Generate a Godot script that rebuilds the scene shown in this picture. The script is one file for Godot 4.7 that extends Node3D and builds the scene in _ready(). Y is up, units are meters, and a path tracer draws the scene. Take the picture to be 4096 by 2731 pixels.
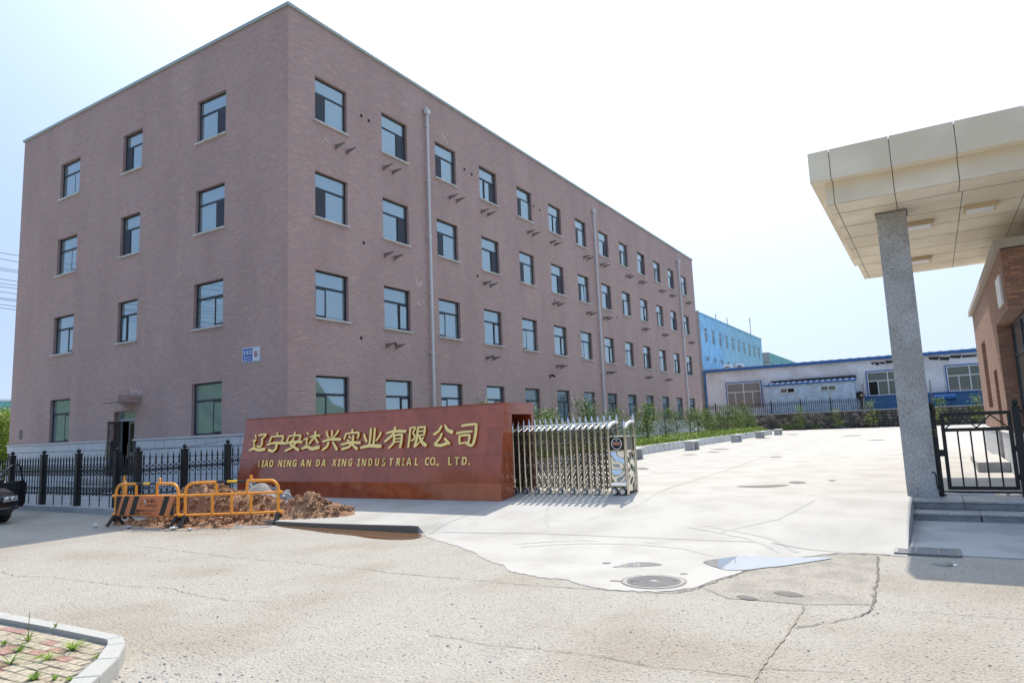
extends Node3D
# A company gate: brick office block, red granite name wall, steel sliding gate, granite-columned gatehouse canopy.

const BX := -17.69      # x of the office block's right face
const BZ := -15.013     # z of its street face
const DOWN := Vector3(0, -1, 0)

var rng := RandomNumberGenerator.new()
var used := {}
var M := {}

# ------------------------------------------------------------------ mesh builder
class MB:
	var v := PackedVector3Array()
	var n := PackedVector3Array()
	var uv := PackedVector2Array()
	var c := PackedColorArray()
	var ix := PackedInt32Array()
	var col := Color(1, 1, 1)
	var colored := false
	func put(p: Vector3, nn: Vector3, u := Vector2()) -> int:
		v.append(p); n.append(nn); uv.append(u); c.append(col)
		return v.size() - 1
	func tri(a: Vector3, b: Vector3, d: Vector3, out := Vector3.ZERO, ua := Vector2(), ub := Vector2(), ud := Vector2()) -> void:
		var nn := (b - a).cross(d - a)
		if nn.length_squared() < 1e-16:
			return
		nn = nn.normalized()
		if out != Vector3.ZERO and nn.dot(out) < 0.0:
			var t := b; b = d; d = t
			var s := ub; ub = ud; ud = s
			nn = -nn
		var i := put(a, nn, ua)
		put(b, nn, ub); put(d, nn, ud)
		ix.append(i); ix.append(i + 2); ix.append(i + 1)
	func quad(a: Vector3, b: Vector3, d: Vector3, e: Vector3, out := Vector3.ZERO, ua := Vector2(), ub := Vector2(), ud := Vector2(), ue := Vector2()) -> void:
		var nn := (d - a).cross(e - b)
		if nn.length_squared() < 1e-18:
			return
		nn = nn.normalized()
		if out != Vector3.ZERO and nn.dot(out) < 0.0:
			var t := b; b = e; e = t
			var s := ub; ub = ue; ue = s
			nn = -nn
		var i := put(a, nn, ua)
		put(b, nn, ub); put(d, nn, ud); put(e, nn, ue)
		ix.append(i); ix.append(i + 2); ix.append(i + 1)
		ix.append(i); ix.append(i + 3); ix.append(i + 2)
	# a box with chamfered edges
	func box(at: Vector3, size: Vector3, bev := 0.0, basis := Basis()) -> void:
		var h := size * 0.5
		var b := minf(bev, minf(h.x, minf(h.y, h.z)) * 0.9)
		var sg := [-1.0, 1.0]
		for a in 3:
			var i1 := (a + 1) % 3
			var i2 := (a + 2) % 3
			for s in sg:
				var q: Array[Vector3] = []
				for k in [[-1, -1], [1, -1], [1, 1], [-1, 1]]:
					var p := Vector3()
					p[a] = s * h[a]
					p[i1] = k[0] * (h[i1] - b)
					p[i2] = k[1] * (h[i2] - b)
					q.append(at + basis * p)
				var o := Vector3(); o[a] = s
				quad(q[0], q[1], q[2], q[3], basis * o)
		if b <= 0.0:
			return
		for a in 3:
			var i1 := (a + 1) % 3
			var i2 := (a + 2) % 3
			for s1 in sg:
				for s2 in sg:
					var q: Array[Vector3] = []
					for k in [[-1, 0], [1, 0], [1, 1], [-1, 1]]:
						var p := Vector3()
						p[a] = k[0] * (h[a] - b)
						p[i1] = s1 * (h[i1] - (b if k[1] == 1 else 0.0))
						p[i2] = s2 * (h[i2] - (b if k[1] == 0 else 0.0))
						q.append(at + basis * p)
					var o := Vector3(); o[i1] = s1; o[i2] = s2
					quad(q[0], q[1], q[2], q[3], basis * o)
		for sx in sg:
			for sy in sg:
				for sz in sg:
					var k := Vector3(sx, sy, sz)
					tri(at + basis * (k * Vector3(h.x, h.y - b, h.z - b)), at + basis * (k * Vector3(h.x - b, h.y, h.z - b)), at + basis * (k * Vector3(h.x - b, h.y - b, h.z)), basis * k)
	func span(lo: Vector3, hi: Vector3, bev := 0.0) -> void:
		box((lo + hi) * 0.5, (hi - lo).abs(), bev)
	# a smooth tube along points; radius r or one per point
	func tube(pts: Array, r, sides := 8, caps := true) -> void:
		var cnt := pts.size()
		var t0: Vector3 = (pts[1] - pts[0]).normalized()
		var up := Vector3.UP if absf(t0.y) < 0.9 else Vector3.RIGHT
		var x := up.cross(t0).normalized()
		var rings: Array[int] = []
		for i in cnt:
			var t: Vector3
			if i == 0: t = (pts[1] - pts[0]).normalized()
			elif i == cnt - 1: t = (pts[i] - pts[i - 1]).normalized()
			else: t = ((pts[i] - pts[i - 1]).normalized() + (pts[i + 1] - pts[i]).normalized()).normalized()
			x = (x - t * x.dot(t)).normalized()
			var y := t.cross(x)
			var rr: float = r[i] if r is Array else r
			rings.append(v.size())
			for k in sides + 1:
				var a := TAU * k / sides
				var d := x * cos(a) + y * sin(a)
				put(pts[i] + d * rr, d, Vector2(float(k) / sides, i))
		for i in cnt - 1:
			for k in sides:
				var a := rings[i] + k
				var b := rings[i + 1] + k
				ix.append(a); ix.append(b); ix.append(a + 1)
				ix.append(a + 1); ix.append(b); ix.append(b + 1)
		if caps:
			for e in 2:
				var i: int = 0 if e == 0 else cnt - 1
				var d: Vector3 = (pts[0] - pts[1]).normalized() if e == 0 else (pts[cnt - 1] - pts[cnt - 2]).normalized()
				for k in range(1, sides - 1):
					tri(v[rings[i]], v[rings[i] + k], v[rings[i] + k + 1], d)
	# profile of (radius, height) turned round the local y axis
	func lathe(prof: Array, sides: int, xf := Transform3D()) -> void:
		var rings: Array[int] = []
		for i in prof.size():
			var p: Vector2 = prof[i]
			var a: Vector2 = prof[maxi(i - 1, 0)]
			var b: Vector2 = prof[mini(i + 1, prof.size() - 1)]
			var d := b - a
			var nr := Vector2(d.y, -d.x).normalized()
			rings.append(v.size())
			for k in sides + 1:
				var t := TAU * k / sides
				put(xf * Vector3(p.x * cos(t), p.y, p.x * sin(t)), (xf.basis * Vector3(nr.x * cos(t), nr.y, nr.x * sin(t))).normalized())
		for i in prof.size() - 1:
			for k in sides:
				var a := rings[i] + k
				var b := rings[i + 1] + k
				ix.append(a); ix.append(a + 1); ix.append(b)
				ix.append(a + 1); ix.append(b + 1); ix.append(b)
	# a flat polygon in the local xy plane pulled out from z0 to z1
	func prism(poly: PackedVector2Array, z0: float, z1: float, xf := Transform3D(), back := true) -> void:
		var t := Geometry2D.triangulate_polygon(poly)
		var fz := xf.basis.z
		for i in range(0, t.size(), 3):
			var a := poly[t[i]]; var b := poly[t[i + 1]]; var d := poly[t[i + 2]]
			tri(xf * Vector3(a.x, a.y, z1), xf * Vector3(b.x, b.y, z1), xf * Vector3(d.x, d.y, z1), fz, a, b, d)
			if back:
				tri(xf * Vector3(a.x, a.y, z0), xf * Vector3(b.x, b.y, z0), xf * Vector3(d.x, d.y, z0), -fz, a, b, d)
		var cw := Geometry2D.is_polygon_clockwise(poly)
		for i in poly.size():
			var a := poly[i]
			var b := poly[(i + 1) % poly.size()]
			var o := Vector3(b.y - a.y, a.x - b.x, 0) * (-1.0 if cw else 1.0)
			quad(xf * Vector3(a.x, a.y, z0), xf * Vector3(b.x, b.y, z0), xf * Vector3(b.x, b.y, z1), xf * Vector3(a.x, a.y, z1), xf.basis * o)
	# grid of points, smooth
	func sheet(g: Array, up: Vector3) -> void:
		var w: int = g[0].size()
		var first := v.size()
		for j in g.size():
			for i in w:
				var dx: Vector3 = g[j][mini(i + 1, w - 1)] - g[j][maxi(i - 1, 0)]
				var dy: Vector3 = g[mini(j + 1, g.size() - 1)][i] - g[maxi(j - 1, 0)][i]
				var nn := dx.cross(dy).normalized()
				if nn.dot(up) < 0.0: nn = -nn
				put(g[j][i], nn, Vector2(i, j))
		for j in g.size() - 1:
			for i in w - 1:
				var a := first + j * w + i
				var b := a + w
				var nn: Vector3 = (v[a + 1] - v[a]).cross(v[b] - v[a])
				if nn.dot(up) > 0.0:
					ix.append(a); ix.append(b); ix.append(a + 1)
					ix.append(a + 1); ix.append(b); ix.append(b + 1)
				else:
					ix.append(a); ix.append(a + 1); ix.append(b)
					ix.append(a + 1); ix.append(b + 1); ix.append(b)
	func mesh(mat: Material) -> ArrayMesh:
		var arr := []
		arr.resize(Mesh.ARRAY_MAX)
		arr[Mesh.ARRAY_VERTEX] = v
		arr[Mesh.ARRAY_NORMAL] = n
		arr[Mesh.ARRAY_TEX_UV] = uv
		if colored:
			arr[Mesh.ARRAY_COLOR] = c
		arr[Mesh.ARRAY_INDEX] = ix
		var m := ArrayMesh.new()
		m.add_surface_from_arrays(Mesh.PRIMITIVE_TRIANGLES, arr)
		m.surface_set_material(0, mat)
		return m

# ------------------------------------------------------------------ scene helpers
func numbered(called: String) -> String:
	if not used.has(called):
		used[called] = 0
		return called
	used[called] += 1
	return "%s_%03d" % [called, used[called]]

func thing(called: String, label: String, category: String, at := Vector3.ZERO, group := "", turn := 0.0) -> Node3D:
	var o := Node3D.new()
	o.name = numbered(called)
	add_child(o, true)
	o.position = at
	o.rotation.y = turn
	o.set_meta("label", label)
	o.set_meta("category", category)
	if group != "": o.set_meta("group", group)
	return o

func part(called: String, m: Mesh, parent: Node, xf := Transform3D()) -> MeshInstance3D:
	var o := MeshInstance3D.new()
	o.name = called
	o.mesh = m
	o.transform = xf
	parent.add_child(o, true)
	return o

func struct(called: String, m: Mesh) -> MeshInstance3D:
	var o := MeshInstance3D.new()
	o.name = numbered(called)
	o.mesh = m
	add_child(o, true)
	o.set_meta("kind", "structure")
	return o

func tf(at: Vector3, turn := 0.0, s := 1.0) -> Transform3D:
	return Transform3D(Basis(Vector3.UP, turn).scaled(Vector3(s, s, s)), at)

func boxm(size: Vector3, mat: Material, bev := 0.0) -> ArrayMesh:
	var b := MB.new()
	b.box(Vector3.ZERO, size, bev)
	return b.mesh(mat)

func bar(a: Vector3, b: Vector3, w: float, d: float, mb: MB, bev := 0.0) -> void:
	var y := (b - a)
	var l := y.length()
	y = y / l
	var x := Vector3(0, 0, 1).cross(y)
	if x.length() < 0.1: x = Vector3(1, 0, 0)
	x = x.normalized()
	mb.box((a + b) * 0.5, Vector3(w, l, d), bev, Basis(x, y, x.cross(y)))

func pts3(s: Array, y: float) -> Array:
	var r := []
	for i in range(0, s.size(), 2): r.append(Vector3(s[i], y, s[i + 1]))
	return r

func poly2(s: Array) -> PackedVector2Array:
	var r := PackedVector2Array()
	for i in range(0, s.size(), 2): r.append(Vector2(s[i], s[i + 1]))
	return r

func smooth_poly(p: PackedVector2Array, times := 2) -> PackedVector2Array:
	for t in times:
		var r := PackedVector2Array()
		for i in p.size():
			var a := p[i]; var b := p[(i + 1) % p.size()]
			r.append(a.lerp(b, 0.25)); r.append(a.lerp(b, 0.75))
		p = r
	return p

# ------------------------------------------------------------------ materials
func lin(r: float, g: float, b: float, a := 1.0) -> Color:
	var c := Color(r, g, b).linear_to_srgb()
	c.a = a
	return c

func mat(called: String, r: float, g: float, b: float, rough := 0.8, metal := 0.0) -> StandardMaterial3D:
	var m := StandardMaterial3D.new()
	m.resource_name = called
	m.albedo_color = lin(r, g, b)
	m.roughness = rough
	m.metallic = metal
	M[called] = m
	return m

func tex_on(m: StandardMaterial3D, t: Texture2D, per_metre: float, world := true) -> StandardMaterial3D:
	m.albedo_texture = t
	m.uv1_triplanar = true
	m.uv1_world_triplanar = world
	m.uv1_scale = Vector3.ONE * per_metre
	return m

func grime(m: StandardMaterial3D, t: Texture2D, per_metre: float) -> void:
	m.detail_enabled = true
	m.detail_blend_mode = BaseMaterial3D.BLEND_MODE_MUL
	m.detail_albedo = t
	m.detail_uv_layer = BaseMaterial3D.DETAIL_UV_2
	m.uv2_triplanar = true
	m.uv2_world_triplanar = true
	m.uv2_scale = Vector3.ONE * per_metre

func noise_tex(size: int, freq: float, octaves: int, lo: Color, hi: Color, seed_: int, lo_at := 0.25, hi_at := 0.75) -> NoiseTexture2D:
	var f := FastNoiseLite.new()
	f.seed = seed_
	f.noise_type = FastNoiseLite.TYPE_SIMPLEX_SMOOTH
	f.frequency = freq
	f.fractal_octaves = octaves
	var t := NoiseTexture2D.new()
	t.width = size; t.height = size
	t.seamless = true
	t.noise = f
	var g := Gradient.new()
	g.set_color(0, lo); g.set_offset(0, lo_at)
	g.set_color(1, hi); g.set_offset(1, hi_at)
	t.color_ramp = g
	return t

func bump_tex(size: int, freq: float, octaves: int, strength: float, seed_: int) -> NoiseTexture2D:
	var t := noise_tex(size, freq, octaves, Color.BLACK, Color.WHITE, seed_, 0.0, 1.0)
	t.as_normal_map = true
	t.bump_strength = strength
	return t

func normal_on(m: StandardMaterial3D, t: Texture2D, s: float) -> void:
	m.normal_enabled = true
	m.normal_texture = t
	m.normal_scale = s

func speckle(size: int, base: Color, tones: Array, count: int, smax: int, seed_: int, jitter := 0.06) -> ImageTexture:
	var r := RandomNumberGenerator.new()
	r.seed = seed_
	var d := PackedByteArray()
	d.resize(size * size * 3)
	var b := base.linear_to_srgb()
	for i in size * size:
		var j := (r.randf() - 0.5) * jitter * 2.0
		d[i * 3] = clampi(int((b.r + j) * 255.0), 0, 255)
		d[i * 3 + 1] = clampi(int((b.g + j) * 255.0), 0, 255)
		d[i * 3 + 2] = clampi(int((b.b + j) * 255.0), 0, 255)
	var im := Image.create_from_data(size, size, false, Image.FORMAT_RGB8, d)
	for i in count:
		var tone: Color = tones[r.randi() % tones.size()]
		var w := 1 + int(pow(r.randf(), 2.0) * smax)
		var h := 1 + int(pow(r.randf(), 2.0) * smax)
		im.fill_rect(Rect2i(r.randi() % size, r.randi() % size, w, h), tone.linear_to_srgb())
	return ImageTexture.create_from_image(im)

# stretcher-bond facing bricks, 200 x 51 mm with joints
func brick_tex(tones: Array, odd: Array, odd_share: float, joint: Color, seed_: int) -> ImageTexture:
	var W := 2048
	var H := 1024
	var cols := 40
	var rows := 80
	var r := RandomNumberGenerator.new()
	r.seed = seed_
	var im := Image.create(W, H, false, Image.FORMAT_RGB8)
	im.fill(joint.linear_to_srgb())
	for j in rows:
		var y0 := j * H / rows
		var y1 := (j + 1) * H / rows
		for i in cols:
			var off: float = 0.5 if j % 2 == 0 else 0.0
			var x0 := int((i + off) * W / cols)
			var x1 := int((i + off + 1.0) * W / cols)
			var t: Color = tones[r.randi() % tones.size()]
			if r.randf() < odd_share: t = odd[r.randi() % odd.size()]
			var k := 0.93 + 0.14 * r.randf()
			t = Color(t.r * k, t.g * k, t.b * k).linear_to_srgb()
			im.fill_rect(Rect2i(x0 + 1, y0 + 1, x1 - x0 - 1, y1 - y0 - 2), t)
			if x1 > W: im.fill_rect(Rect2i(0, y0 + 1, x1 - W, y1 - y0 - 2), t)
	return ImageTexture.create_from_image(im)

func make_materials() -> void:
	var stain := noise_tex(512, 0.006, 5, Color(0.93, 0.92, 0.905), Color(1.0, 1.0, 1.0), 11, 0.3, 0.62)
	var stain2 := noise_tex(512, 0.012, 4, Color(0.915, 0.915, 0.92), Color(1.0, 1.0, 1.0), 12, 0.25, 0.6)
	var wavy := bump_tex(256, 0.008, 2, 6.0, 21)
	var grain := bump_tex(512, 0.09, 4, 7.0, 22)
	# road: worn exposed-aggregate concrete
	var road := mat("road", 0.8, 0.795, 0.79, 0.92)
	tex_on(road, speckle(1024, Color(0.43, 0.41, 0.37), [Color(0.3, 0.29, 0.28), Color(0.24, 0.24, 0.245), Color(0.36, 0.34, 0.31), Color(0.5, 0.48, 0.43), Color(0.54, 0.52, 0.48), Color(0.38, 0.33, 0.26), Color(0.15, 0.14, 0.13)], 15000, 10, 31, 0.05), 0.5)
	grime(road, noise_tex(512, 0.01, 5, Color(0.93, 0.905, 0.875), Color(1, 1, 1), 13, 0.15, 0.55), 0.07)
	normal_on(road, grain, 0.55)
	var patch := mat("road_patch", 0.76, 0.74, 0.715, 0.9)
	tex_on(patch, road.albedo_texture, 0.45)
	grime(patch, stain2, 0.3)
	normal_on(patch, grain, 0.5)
	var yard := mat("yard", 1, 1, 1, 0.8)
	tex_on(yard, speckle(512, Color(0.395, 0.388, 0.37), [Color(0.36, 0.35, 0.33), Color(0.41, 0.40, 0.385), Color(0.335, 0.33, 0.32)], 900, 7, 32, 0.015), 0.6)
	grime(yard, noise_tex(512, 0.008, 5, Color(0.925, 0.92, 0.91), Color(1, 1, 1), 14, 0.1, 0.65), 0.2)
	normal_on(yard, bump_tex(512, 0.03, 4, 3.0, 23), 0.25)
	var path := mat("pavement", 0.9, 0.92, 0.95, 0.85)
	tex_on(path, speckle(512, Color(0.42, 0.42, 0.415), [Color(0.36, 0.36, 0.36), Color(0.45, 0.45, 0.45), Color(0.3, 0.3, 0.3)], 1500, 5, 33, 0.02), 0.7)
	grime(path, stain2, 0.15)
	mat("crack", 0.15, 0.135, 0.12, 0.95)
	mat("seam", 0.3, 0.29, 0.28, 0.95)
	mat("shaded_face", 0.17, 0.145, 0.115, 0.8)  # shade of the slab front painted in as a dark damp-dirt brown
	mat("efflorescence", 0.56, 0.48, 0.46, 0.9)
	mat("earth", 0.2, 0.18, 0.11, 0.95)
	var soil := mat("soil", 1, 1, 1, 0.95)
	tex_on(soil, noise_tex(512, 0.03, 5, Color(0.22, 0.115, 0.062).linear_to_srgb(), Color(0.46, 0.265, 0.155).linear_to_srgb(), 15), 0.8)
	normal_on(soil, bump_tex(512, 0.05, 5, 14.0, 24), 1.2)
	var grit := mat("grit", 1, 1, 1, 0.95)
	tex_on(grit, speckle(512, Color(0.24, 0.22, 0.2), [Color(0.35, 0.34, 0.33), Color(0.13, 0.12, 0.11), Color(0.28, 0.22, 0.17), Color(0.4, 0.4, 0.4)], 6000, 9, 34, 0.05), 0.8)
	var rub := mat("rubble", 0.3, 0.3, 0.31, 0.9)
	normal_on(rub, grain, 0.6); rub.uv1_triplanar = true; rub.uv1_scale = Vector3.ONE * 1.2
	var water := mat("muddy_water", 0.15, 0.085, 0.045, 0.03)
	water.metallic_specular = 0.6
	var clear := mat("puddle_water", 0.42, 0.42, 0.41, 0.02, 0.3)
	clear.metallic_specular = 0.75
	mat("damp", 0.13, 0.122, 0.11, 0.5)
	M.damp.metallic_specular = 0.25
	mat("scuff", 0.372, 0.363, 0.345, 0.9)
	mat("dirt_line", 0.27, 0.235, 0.19, 0.95)
	# bricks
	var bt := brick_tex([Color(0.472, 0.335, 0.309), Color(0.488, 0.343, 0.314), Color(0.456, 0.328, 0.306), Color(0.498, 0.340, 0.309), Color(0.475, 0.350, 0.326)], [Color(0.594, 0.371, 0.306), Color(0.562, 0.366, 0.311), Color(0.541, 0.355, 0.306)], 0.11, Color(0.17, 0.14, 0.135), 41)
	var brick := mat("brick", 1, 1, 1, 0.75)
	brick.albedo_texture = bt
	grime(brick, noise_tex(512, 0.007, 4, Color(0.955, 0.95, 0.95), Color(1, 1, 1), 16, 0.15, 0.75), 0.03)
	brick.uv2_scale = Vector3(0.11, 0.035, 0.11)
	var bt2 := brick_tex([Color(0.33, 0.185, 0.13), Color(0.31, 0.175, 0.125), Color(0.35, 0.195, 0.135), Color(0.295, 0.17, 0.125)], [Color(0.42, 0.225, 0.14), Color(0.26, 0.155, 0.12)], 0.16, Color(0.13, 0.1, 0.085), 42)
	var brick2 := mat("gatehouse_brick", 1, 1, 1, 0.8)
	brick2.albedo_texture = bt2
	for k in 5:
		mat("brick_piece%d" % k, [0.32, 0.29, 0.36, 0.43, 0.26][k], [0.175, 0.16, 0.195, 0.22, 0.145][k], [0.12, 0.112, 0.13, 0.14, 0.105][k], 0.8)
	mat("mortar", 0.12, 0.1, 0.09, 0.9)
	mat("plaster", 0.62, 0.64, 0.64, 0.9)
	mat("floor_slab", 0.35, 0.35, 0.35, 0.9)
	mat("interior", 0.3, 0.32, 0.34, 0.9)
	# metals, glass
	mat("window_frame", 0.03, 0.038, 0.05, 0.45, 0.2)
	var pane := mat("pane", 0.40, 0.51, 0.545, 0.02, 0.64)
	pane.transparency = BaseMaterial3D.TRANSPARENCY_ALPHA
	pane.albedo_color.a = 0.38
	mat("screen", 0.025, 0.032, 0.05, 0.6)
	var cl := mat("curtain", 0.72, 0.74, 0.74, 0.9)
	cl.backlight_enabled = true; cl.backlight = Color(0.25, 0.25, 0.25)
	mat("coping", 0.36, 0.42, 0.42, 0.5, 0.3)
	var gran := mat("granite", 1, 1, 1, 0.55)
	tex_on(gran, speckle(512, Color(0.42, 0.42, 0.415), [Color(0.17, 0.17, 0.17), Color(0.26, 0.26, 0.27), Color(0.55, 0.55, 0.54), Color(0.62, 0.61, 0.59), Color(0.36, 0.35, 0.33)], 24000, 6, 35, 0.05), 0.75)
	grime(gran, stain, 0.35)
	var gran2 := mat("dark_granite", 0.62, 0.64, 0.66, 0.5)
	tex_on(gran2, gran.albedo_texture, 1.1)
	grime(gran2, stain2, 0.5)
	for k in 3:
		var g := mat("plinth_stone%d" % k, [1.0, 1.0, 0.93][k], [1.0, 1.0, 0.95][k], [1.0, 1.0, 0.97][k], 0.6)
		tex_on(g, speckle(256, Color(0.56, 0.57, 0.575), [Color(0.48, 0.48, 0.49), Color(0.62, 0.62, 0.62), Color(0.4, 0.4, 0.41)], 3000, 4, 50 + k, 0.03), 0.8)
	var pale := mat("pale_stone", 0.6, 0.61, 0.61, 0.7)
	grime(pale, stain, 0.5)
	mat("joint", 0.09, 0.09, 0.09, 0.9)
	for k in 3:
		var rg := mat("red_granite%d" % k, [0.38, 0.355, 0.4][k], [0.082, 0.076, 0.088][k], [0.033, 0.03, 0.036][k], 0.12)
		rg.metallic_specular = 0.55
		rg.clearcoat_enabled = true; rg.clearcoat = 0.35; rg.clearcoat_roughness = 0.06
		grime(rg, stain, 0.8)
	var gold := mat("gold", 1.0, 0.69, 0.24, 0.14, 1.0)
	normal_on(gold, wavy, 0.25)
	gold.uv1_triplanar = true; gold.uv1_world_triplanar = true; gold.uv1_scale = Vector3.ONE * 1.3
	mat("gold_edge", 0.3, 0.2, 0.07, 0.4, 0.8)
	mat("steel", 0.66, 0.63, 0.57, 0.1, 1.0)
	mat("shaded_steel", 0.2, 0.18, 0.155, 0.22, 1.0)  # darker copy of steel: the dim gaps inside the gate put into its colour
	var warp := mat("mirror_steel", 0.8, 0.79, 0.74, 0.03, 1.0)
	normal_on(warp, bump_tex(256, 0.012, 1, 40.0, 25), 0.4)
	warp.uv1_triplanar = true; warp.uv1_scale = Vector3.ONE * 1.1
	mat("black_glass", 0.012, 0.012, 0.014, 0.08)
	mat("rubber", 0.03, 0.03, 0.03, 0.8)
	mat("black_iron", 0.018, 0.019, 0.021, 0.45, 0.2)
	mat("downpipe", 0.62, 0.63, 0.66, 0.5)
	mat("bracket_iron", 0.2, 0.175, 0.155, 0.8)
	mat("orange_plastic", 0.95, 0.37, 0.045, 0.4)
	mat("orange_board", 0.68, 0.215, 0.085, 0.55)
	mat("board_black", 0.028, 0.03, 0.022, 0.6)
	mat("yellow_tape", 0.9, 0.55, 0.02, 0.4)
	mat("dark_tape", 0.02, 0.022, 0.04, 0.4)
	var cream := mat("cream_panel", 0.84, 0.74, 0.575, 0.6)
	mat("roof_edge", 0.40, 0.36, 0.31, 0.8)
	grime(cream, stain, 0.12)
	mat("lamp_frame", 0.55, 0.42, 0.26, 0.5)
	mat("lamp_cover", 0.75, 0.75, 0.76, 0.5)
	mat("white_paint", 0.78, 0.78, 0.78, 0.5)
	mat("plate_blue", 0.02, 0.09, 0.42, 0.4)
	mat("plate_white", 0.62, 0.7, 0.76, 0.4)
	mat("plate_red", 0.3, 0.03, 0.04, 0.5)
	mat("plate_text", 0.75, 0.85, 0.8, 0.5)
	var shed := mat("shed_white", 0.74, 0.76, 0.80, 0.6)
	grime(shed, stain, 0.12)
	mat("shed_blue", 0.028, 0.125, 0.36, 0.5)
	mat("roof_light", 0.55, 0.6, 0.66, 0.45)
	var dado := mat("dado_blue", 0.055, 0.16, 0.33, 0.6)
	grime(dado, stain2, 0.4)
	var ann := mat("annex_blue", 0.5, 0.63, 0.75, 0.7)
	grime(ann, stain2, 0.25)
	mat("tarp", 0.02, 0.02, 0.022, 0.7)
	mat("far_glass", 0.2, 0.22, 0.22, 0.08, 0.35)
	mat("window_white", 0.66, 0.67, 0.68, 0.6)
	var sky_blue := mat("sky_blue_wall", 0.3, 0.6, 0.82, 0.8)
	grime(sky_blue, stain2, 0.1)
	var teal := mat("teal_wall", 0.17, 0.46, 0.5, 0.8)
	grime(teal, stain2, 0.08)
	mat("grey_cladding", 0.32, 0.31, 0.3, 0.7)
	for k in 4:
		mat("field_stone%d" % k, [0.11, 0.17, 0.08, 0.2][k], [0.10, 0.14, 0.078, 0.175][k], [0.09, 0.115, 0.07, 0.15][k], 0.9)
	mat("wall_mortar", 0.1, 0.09, 0.075, 0.95)
	mat("finial_gold", 0.5, 0.35, 0.15, 0.5, 0.3)
	# plants
	for k in 4:
		var lf := mat("leaf%d" % k, [0.12, 0.145, 0.15, 0.22][k], [0.19, 0.21, 0.22, 0.3][k], [0.05, 0.055, 0.05, 0.055][k], 0.55)
		lf.metallic_specular = 0.35
		lf.backlight_enabled = true
		lf.backlight = lin([0.11, 0.14, 0.14, 0.2][k], [0.2, 0.23, 0.25, 0.3][k], [0.03, 0.03, 0.03, 0.03][k])
		lf.vertex_color_use_as_albedo = true
	mat("bark", 0.13, 0.1, 0.075, 0.9)
	var car := mat("car_paint", 0.006, 0.006, 0.007, 0.25)
	car.clearcoat_enabled = true; car.clearcoat = 0.5; car.clearcoat_roughness = 0.03
	mat("chrome", 0.75, 0.75, 0.76, 0.1, 1.0)
	mat("headlight", 0.5, 0.52, 0.55, 0.12, 0.6)
	var cg := mat("car_glass", 0.02, 0.025, 0.025, 0.02)
	cg.transparency = BaseMaterial3D.TRANSPARENCY_ALPHA
	cg.albedo_color.a = 0.3
	mat("car_inside", 0.03, 0.03, 0.032, 0.8)
	for k in 3:
		var pv := mat("paver%d" % k, [0.40, 0.37, 0.34][k], [0.36, 0.325, 0.205][k], [0.28, 0.25, 0.175][k], 0.9)
		grime(pv, noise_tex(256, 0.03, 4, Color(0.82, 0.8, 0.77), Color(1, 1, 1), 61, 0.25, 0.6), 1.7)
	var kerb := mat("kerb_granite", 0.86, 0.88, 0.88, 0.75)
	tex_on(kerb, speckle(512, Color(0.44, 0.43, 0.41), [Color(0.36, 0.355, 0.34), Color(0.5, 0.49, 0.47), Color(0.27, 0.27, 0.27)], 9000, 4, 36, 0.04), 1.0)
	var iron := mat("cast_iron", 0.24, 0.24, 0.245, 0.6, 0.3)
	grime(iron, stain2, 1.2)
	mat("slot_dark", 0.015, 0.015, 0.015, 0.9)
	var hillm := mat("hill", 1, 1, 1, 0.95)
	tex_on(hillm, noise_tex(512, 0.05, 5, Color(0.025, 0.045, 0.025).linear_to_srgb(), Color(0.085, 0.13, 0.06).linear_to_srgb(), 17), 0.03)
	mat("led_red", 0.1, 0.01, 0.01, 0.5)
	M.led_red.emission_enabled = true
	M.led_red.emission = Color(1, 0.08, 0.1)
	M.led_red.emission_energy_multiplier = 1.5
	mat("display_grey", 0.16, 0.17, 0.14, 0.3)

# ------------------------------------------------------------------ ground shape
func yard_y(x: float, z: float) -> float:
	var near := lerpf(0.43, 0.29, clampf((x + 5.0) / 4.5, 0.0, 1.0))
	if z > -7.5: return 0.0
	var h := 0.0
	if z > -9.6: h = 0.06 * (-7.5 - z) / 2.1
	elif z > -13.0: h = 0.06 + (near - 0.06) * (-9.6 - z) / 3.4
	else:
		var far := 0.43 + 0.0045 * (-13.0 - z)
		h = lerpf(near, far, smoothstep(0.0, 1.0, (-13.0 - z) / 12.0))
	if x < -8.2: h = maxf(h, lerpf(0.055, 0.118, clampf((x + 12.0) / 3.8, 0.0, 1.0)))
	elif x < -7.0: h = lerpf(maxf(h, 0.12), h, (x + 8.2) / 1.2)
	if x > -8.04 and z > -13.0:
		h *= smoothstep(0.0, 1.0, (edge_z(x) - z) / lerpf(0.5, 1.5, clampf((x + 8.0) / 1.5, 0.0, 1.0)))
	return h

const EDGE := [-8.04, -9.87, -7.52, -9.35, -6.60, -8.87, -5.92, -8.43, -5.39, -7.97, -5.00, -7.78, -4.77, -7.51, -4.41, -7.36, -4.06, -7.28, -3.83, -7.30, -3.41, -7.05, -3.19, -7.03, -2.85, -7.05, -2.57, -7.18, -2.35, -7.42]
const EDGE_MORE := [-2.30, -7.70, -2.24, -7.98, -2.14, -8.19, -2.06, -8.50, -1.97, -8.86, -1.67, -9.43, -1.26, -9.91, -0.78, -10.03, -0.45, -9.95]

func edge_z(x: float) -> float:
	var e := EDGE + EDGE_MORE
	if x <= -8.04: return -9.75
	for i in range(0, e.size() - 2, 2):
		if x <= e[i + 2]:
			return lerpf(e[i + 1], e[i + 3], (x - e[i]) / (e[i + 2] - e[i]))
	return -9.95

func drape(p: Vector2, on_yard: bool, off: float) -> Vector3:
	return Vector3(p.x, (yard_y(p.x, p.y) if on_yard else 0.0) + off, p.y)

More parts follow.
